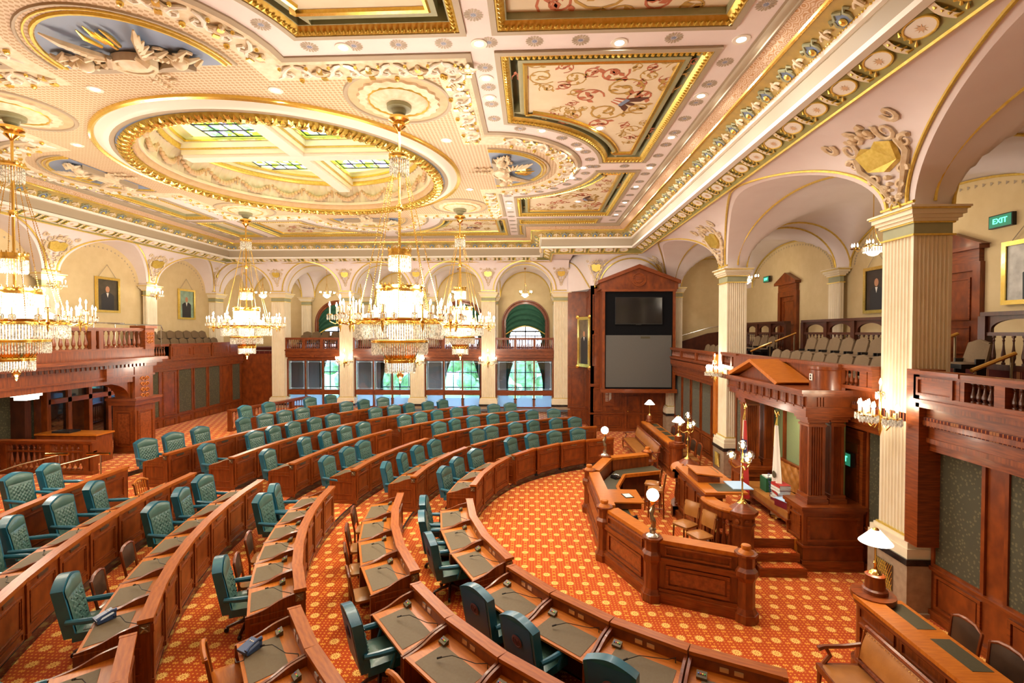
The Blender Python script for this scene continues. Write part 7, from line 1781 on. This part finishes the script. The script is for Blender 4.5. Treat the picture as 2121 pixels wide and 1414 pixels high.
# ================================================================== chandeliers
def prisms(mb, r, n, z0, z1, w_, ph=0):
    for i in range(n):
        a = 2*PI*(i+ph)/n; c = Vector((r*cos(a), r*sin(a), 0)); t = Vector((-sin(a), cos(a), 0)); o = Vector((cos(a), sin(a), 0))
        pr = lambda z, k: [c+t*(w_*k)+Vector((0, 0, z)), c+o*(w_*k)+Vector((0, 0, z)), c-t*(w_*k)+Vector((0, 0, z)), c-o*(w_*k)+Vector((0, 0, z))]
        vs = pr(z1, .7)+pr(z0+w_*2.2, 1)+[c+Vector((0, 0, z0))]
        mb.add(vs, [(0, 1, 5, 4), (1, 2, 6, 5), (2, 3, 7, 6), (3, 0, 4, 7), (4, 5, 8), (5, 6, 8), (6, 7, 8), (7, 4, 8), (3, 2, 1, 0)])
def chandelier(p, lab):
    e = empty('crystal_chandelier', (p[0], p[1], 0), label=lab, cat='chandelier', group='crystal chandeliers under the dome')
    def Lt(nm, prof, m, n=40): return MB().lathe(prof, n, cap=False).build(nm, m, e)
    MB().tube([(0, 0, Zc-.40), (0, 0, 5.9)], .028, 8).build('rod', 'brass', e)
    Lt('canopy', [(.05, Zc-.40), (.20, Zc-.44), (.22, Zc-.50), (.12, Zc-.55), (.14, Zc-.62), (.05, Zc-.70), (.03, Zc-.74)], 'brass', 20)
    MB().sph((0, 0, 7.62), .085, 12, 8).build('rod_ball', 'brass', e)
    tiers = [(.19, 8.30, 8.62, 8.72, 26), (.22, 6.30, 6.60, 6.74, 30), (.46, 5.54, 5.84, 5.97, 64), (.90, 4.84, 5.17, 5.29, 118), (.57, 4.52, 4.78, 4.84, 76), (.305, 4.13, 4.36, 4.42, 42)]
    for r, z0, z1, z2, n in tiers:
        Lt('gilt_band', [(r-.01, z1), (r+.03, z1), (r+.03, z1+.02), (r+.015, (z1+z2)/2), (r+.03, z2-.02), (r+.03, z2), (r-.02, z2)], 'brass')
        if r < .5: 
            mb = MB()
            for i in range(n//2): a = 2*PI*i/(n//2); mb.lathe([(.010, 0), (.016, .02), (.002, .05)], 5, ((r+.015)*cos(a), (r+.015)*sin(a), z2))
            mb.build('cresting', 'brass', e)
        mb = MB(); w_ = PI*r/n*.78; prisms(mb, r, n, z0, z1, w_); tag(mb.build('crystal_fringe', 'crystal', e, sharp=.2), kind='stuff')
    Lt('opal_cone', [(.84, 5.30), (.62, 5.42), (.44, 5.54)], 'lampwhite'); Lt('lit_core', [(.40, 5.56), (.42, 5.70), (.40, 5.84)], 'lampwhite'); Lt('lit_core', [(.25, 4.86), (.28, 5.0), (.25, 5.15)], 'lampwhite'); Lt('lit_core', [(.16, 4.2), (.16, 4.36)], 'lampwhite')
    Lt('plate', [(.02, 4.42), (.30, 4.43), (.55, 4.84)], 'brass', 24); Lt('finial', [(.005, 3.92), (.03, 3.97), (.02, 4.0), (.07, 4.06), (.08, 4.11), (.03, 4.15), (.1, 4.18)], 'brass', 16)
    for i in range(8):
        a = 2*PI*(i+.3)/8; q = lambda r, z: (r*cos(a), r*sin(a), z); p0, p1 = Vector(q(.18, 8.30)), Vector(q(.86, 5.29))
        mb = MB(); n = 60
        for j in range(n):
            c = p0+(p1-p0)*((j+.5)/n); mb.lathe([(.006, -.024), (.013, 0), (.006, .024)], 4, c, cap=False)
        mb.build('chain', 'brass', e)
    for i in range(10):
        a = 2*PI*(i+.5)/10; ar = MB().tube([(.88, 0, 5.22), (1.02, 0, 5.16), (1.20, 0, 5.20)], [.022, .018, .02], 6).build('candle_branch', 'brass', e, rz=a); MB().lathe([(.003, -.22), (.03, -.10), (.02, -.05), (.045, 0), (.02, .06), (.015, .3)], 8, (1.20, 0, 5.22)).build('spindle', 'brass', ar)
        cand = [(1.20, 0, 5.52)]+[(1.20+.21*cos(b), .21*sin(b), 5.36) for b in (.4, .4+PI/2, .4+PI, .4+3*PI/2)]
        for j, c in enumerate(cand):
            if j: MB().tube([(1.20, 0, 5.22), ((1.20+c[0])/2, c[1]/2, 5.17), (c[0], c[1], 5.22), (c[0], c[1], 5.34)], .009, 5).build('arm', 'brass', ar)
            put(o_pan, ar, c); put(o_drops, ar, c); put(o_candle, ar, c); put(o_flame, ar, c)
    for x, y, z, pw in ((0, 0, 6.2, .28), (0, 0, 3.72, .20), (1.2, 0, 5.86, .13), (-1.2, 0, 5.86, .13), (0, 1.2, 5.86, .13), (0, -1.2, 5.86, .13)):
        light('chandelier_light', (x, y, z), W_CHAND*pw, WARM, .30, e)
    return e
o_pan = MB().lathe([(.012, -.02), (.05, 0), (.055, .012), (.02, .015)], 10, cap=False).mesh('drip_pan', 'brass')
mb = MB(); prisms(mb, .052, 8, -.11, 0, .011); o_drops = mb.mesh('crystal_drops', 'crystal'); 
o_candle = MB().lathe([(.014, .01), (.014, .16), (.008, .165)], 8).mesh('candle', 'cream')
o_flame = MB().lathe([(.004, .165), (.018, .19), (.020, .21), (.012, .24), (.001, .27)], 8).mesh('flame_bulb', 'bulb')
for p, lab in zip(CH, ('nearest large crystal chandelier, left of the picture centre', 'large crystal chandelier at the left picture edge', 'far crystal chandelier on the right, overlapped by the nearest one', 'far crystal chandelier on the left')): chandelier(p, lab)
# ================================================================== pendants in the galleries
def pendant(p, ztop, lab):
    e = empty('gallery_pendant', p, label=lab, cat='lamp', group='bowl pendants in the galleries')
    z = ztop-p[2]
    MB().tube([(0, 0, .75), (0, 0, z)], .012, 5).build('stem', 'brass', e); MB().lathe([(.08, z), (.06, z-.05), (.015, z-.1)], 12).build('ceiling_rose', 'brass', e)
    for i in range(3): a = 2*PI*i/3; MB().tube([(0, 0, .78), (.10*cos(a), .10*sin(a), .35), (.24*cos(a), .24*sin(a), .12)], .008, 4).build('chain', 'brass', e)
    MB().lathe([(.22, .10), (.245, .12), (.22, .14)], 20, cap=False).build('bowl_rim', 'brass', e); MB().lathe([(.22, .10), (.18, -.02), (.10, -.10), (.01, -.13)], 20, cap=False).build('glass_bowl', 'lampwhite', e)
    mb = MB(); prisms(mb, .225, 22, -.04, .11, .02); mb.build('crystal_fringe', 'crystal', e); e.children[-1]['kind'] = 'stuff'
    for i in range(4):
        a = 2*PI*(i+.5)/4; c = (.42*cos(a), .42*sin(a), .12); MB().tube([(.22*cos(a), .22*sin(a), .12), (.34*cos(a), .34*sin(a), .02), c], .01, 5).build('arm', 'brass', e)
        for d in ((0, 0), (.09, 0), (0, .09)): q = (c[0]+d[0], c[1]+d[1], c[2]); put(o_pan, e, q); put(o_flame, e, (q[0], q[1], q[2]-.12)); 
    light('pendant_light', (0, 0, -.25), W_PENDANT, WARM, .15, e); return e
for i, x in enumerate(FB): pendant((x, 28.6, 7.18), 8.80, 'glowing bowl pendant in the far gallery, %s arch from the left' % ORD[i])
pendant((9.05, 13.25, 7.15), 8.80, 'glowing bowl pendant peeping out left of the nearest column'); pendant((9.05, 20.9, 7.15), 8.80, 'glowing bowl pendant beside the second right-hand column')
# ================================================================== wall sconces
def sconce(p, nrm, lab, n=3, s=1.0, bowl=False):
    rz = math.atan2(nrm[1], nrm[0]); e = empty('crystal_sconce', p, rz, lab, 'sconce', 'crystal sconces'); e.scale = (s, s, s)
    MB().lathe([(.07, 0), (.07, .02), (.03, .04)], 12).build('back_plate', 'brass', e).rotation_euler = (0, PI/2, 0)
    MB().lathe([(.003, -.25), (.03, -.14), (.02, -.08), (.045, 0), (.02, .08), (.012, .38)], 8, (.22, 0, -.02)).build('spindle', 'brass', e); MB().tube([(0, 0, 0), (.12, 0, -.03), (.22, 0, -.02)], .014, 5).build('bracket', 'brass', e)
    cl = [(.22, 0, .0)]+[(.22+.16*cos(a), .30*sin(a), -.02) for a in ([-1.35, 1.35] if n == 3 else [-1.35, 0, 1.35])]
    for j, c in enumerate(cl):
        if j: MB().tube([(.22, 0, -.02), ((.22+c[0])/2, c[1]*.55, -.15), (c[0], c[1], -.04), (c[0], c[1], .05)], .010, 5).build('arm', 'brass', e)
        for k in range(4 if j else 1):
            b = 2*PI*k/4; q = (c[0]+(.075*cos(b) if j else 0), c[1]+(.075*sin(b) if j else 0), c[2]+(.06 if j else .38)); put(o_pan, e, q); put(o_drops, e, q); put(o_candle, e, q, sc=(1, 1, .6)); put(o_flame, e, (q[0], q[1], q[2]-.06))
    light('sconce_light', (.42, 0, .25), W_SCONCE*n/3, WARM, .12, e); return e
sconce((6.69, 9.15, 3.42), (-1, 0), 'crystal sconce with many candles on the nearest column', 4, 1.25)
sconce((6.69, 17.25, 3.55), (-1, 0), 'crystal sconce on the column beyond the rostrum canopy', 4, 1.2)
for i in (2, 3, 4): sconce((FX[i], YF-.01, 3.35), (0, -1), 'crystal sconce on the far wall column, %s from the left' % ORD[i-2], 3, 1.25)
for i in (3, 4): y = SIDES['L']['piers'][i]; sconce((-17.9, (y[0]+y[1])/2, 6.75), (1, 0), 'small sconce high on the left wall pilaster, %s' % ['nearer', 'between the hanging portraits'][i-3], 3, .9)
e = empty('flush_light', (-15.0, 13.7, 3.10), label='square crystal ceiling light under the left portico', cat='lamp')
MB().box(-.22, -.22, .10, .22, .22, .16).build('ceiling_plate', 'brass', e); MB().box(-.24, -.24, .0, .24, .24, .10).build('glass_tier', 'lampwhite', e); MB().box(-.19, -.19, -.10, .19, .19, 0).build('glass_tier', 'lampwhite', e); light('portico_light', (0, 0, -.25), 26, WARM, .15, e)
e = empty('lobby_fill_panel', (-18.4, 17.6, 3.30), label='added unseen panel that brightens the lobby behind the glazed doors', cat='light')  # out-of-view light panel added to brighten the dark lobby
MB().box(-.3, -.6, .02, .3, .6, .08).build('panel_frame', 'white', e); MB().box(-.27, -.57, 0, .27, .57, .02).build('diffuser', 'lampwhite', e); light('lobby_fill', (0, 0, -.05), 60, (.82, .91, 1), .3, e, 'AREA')
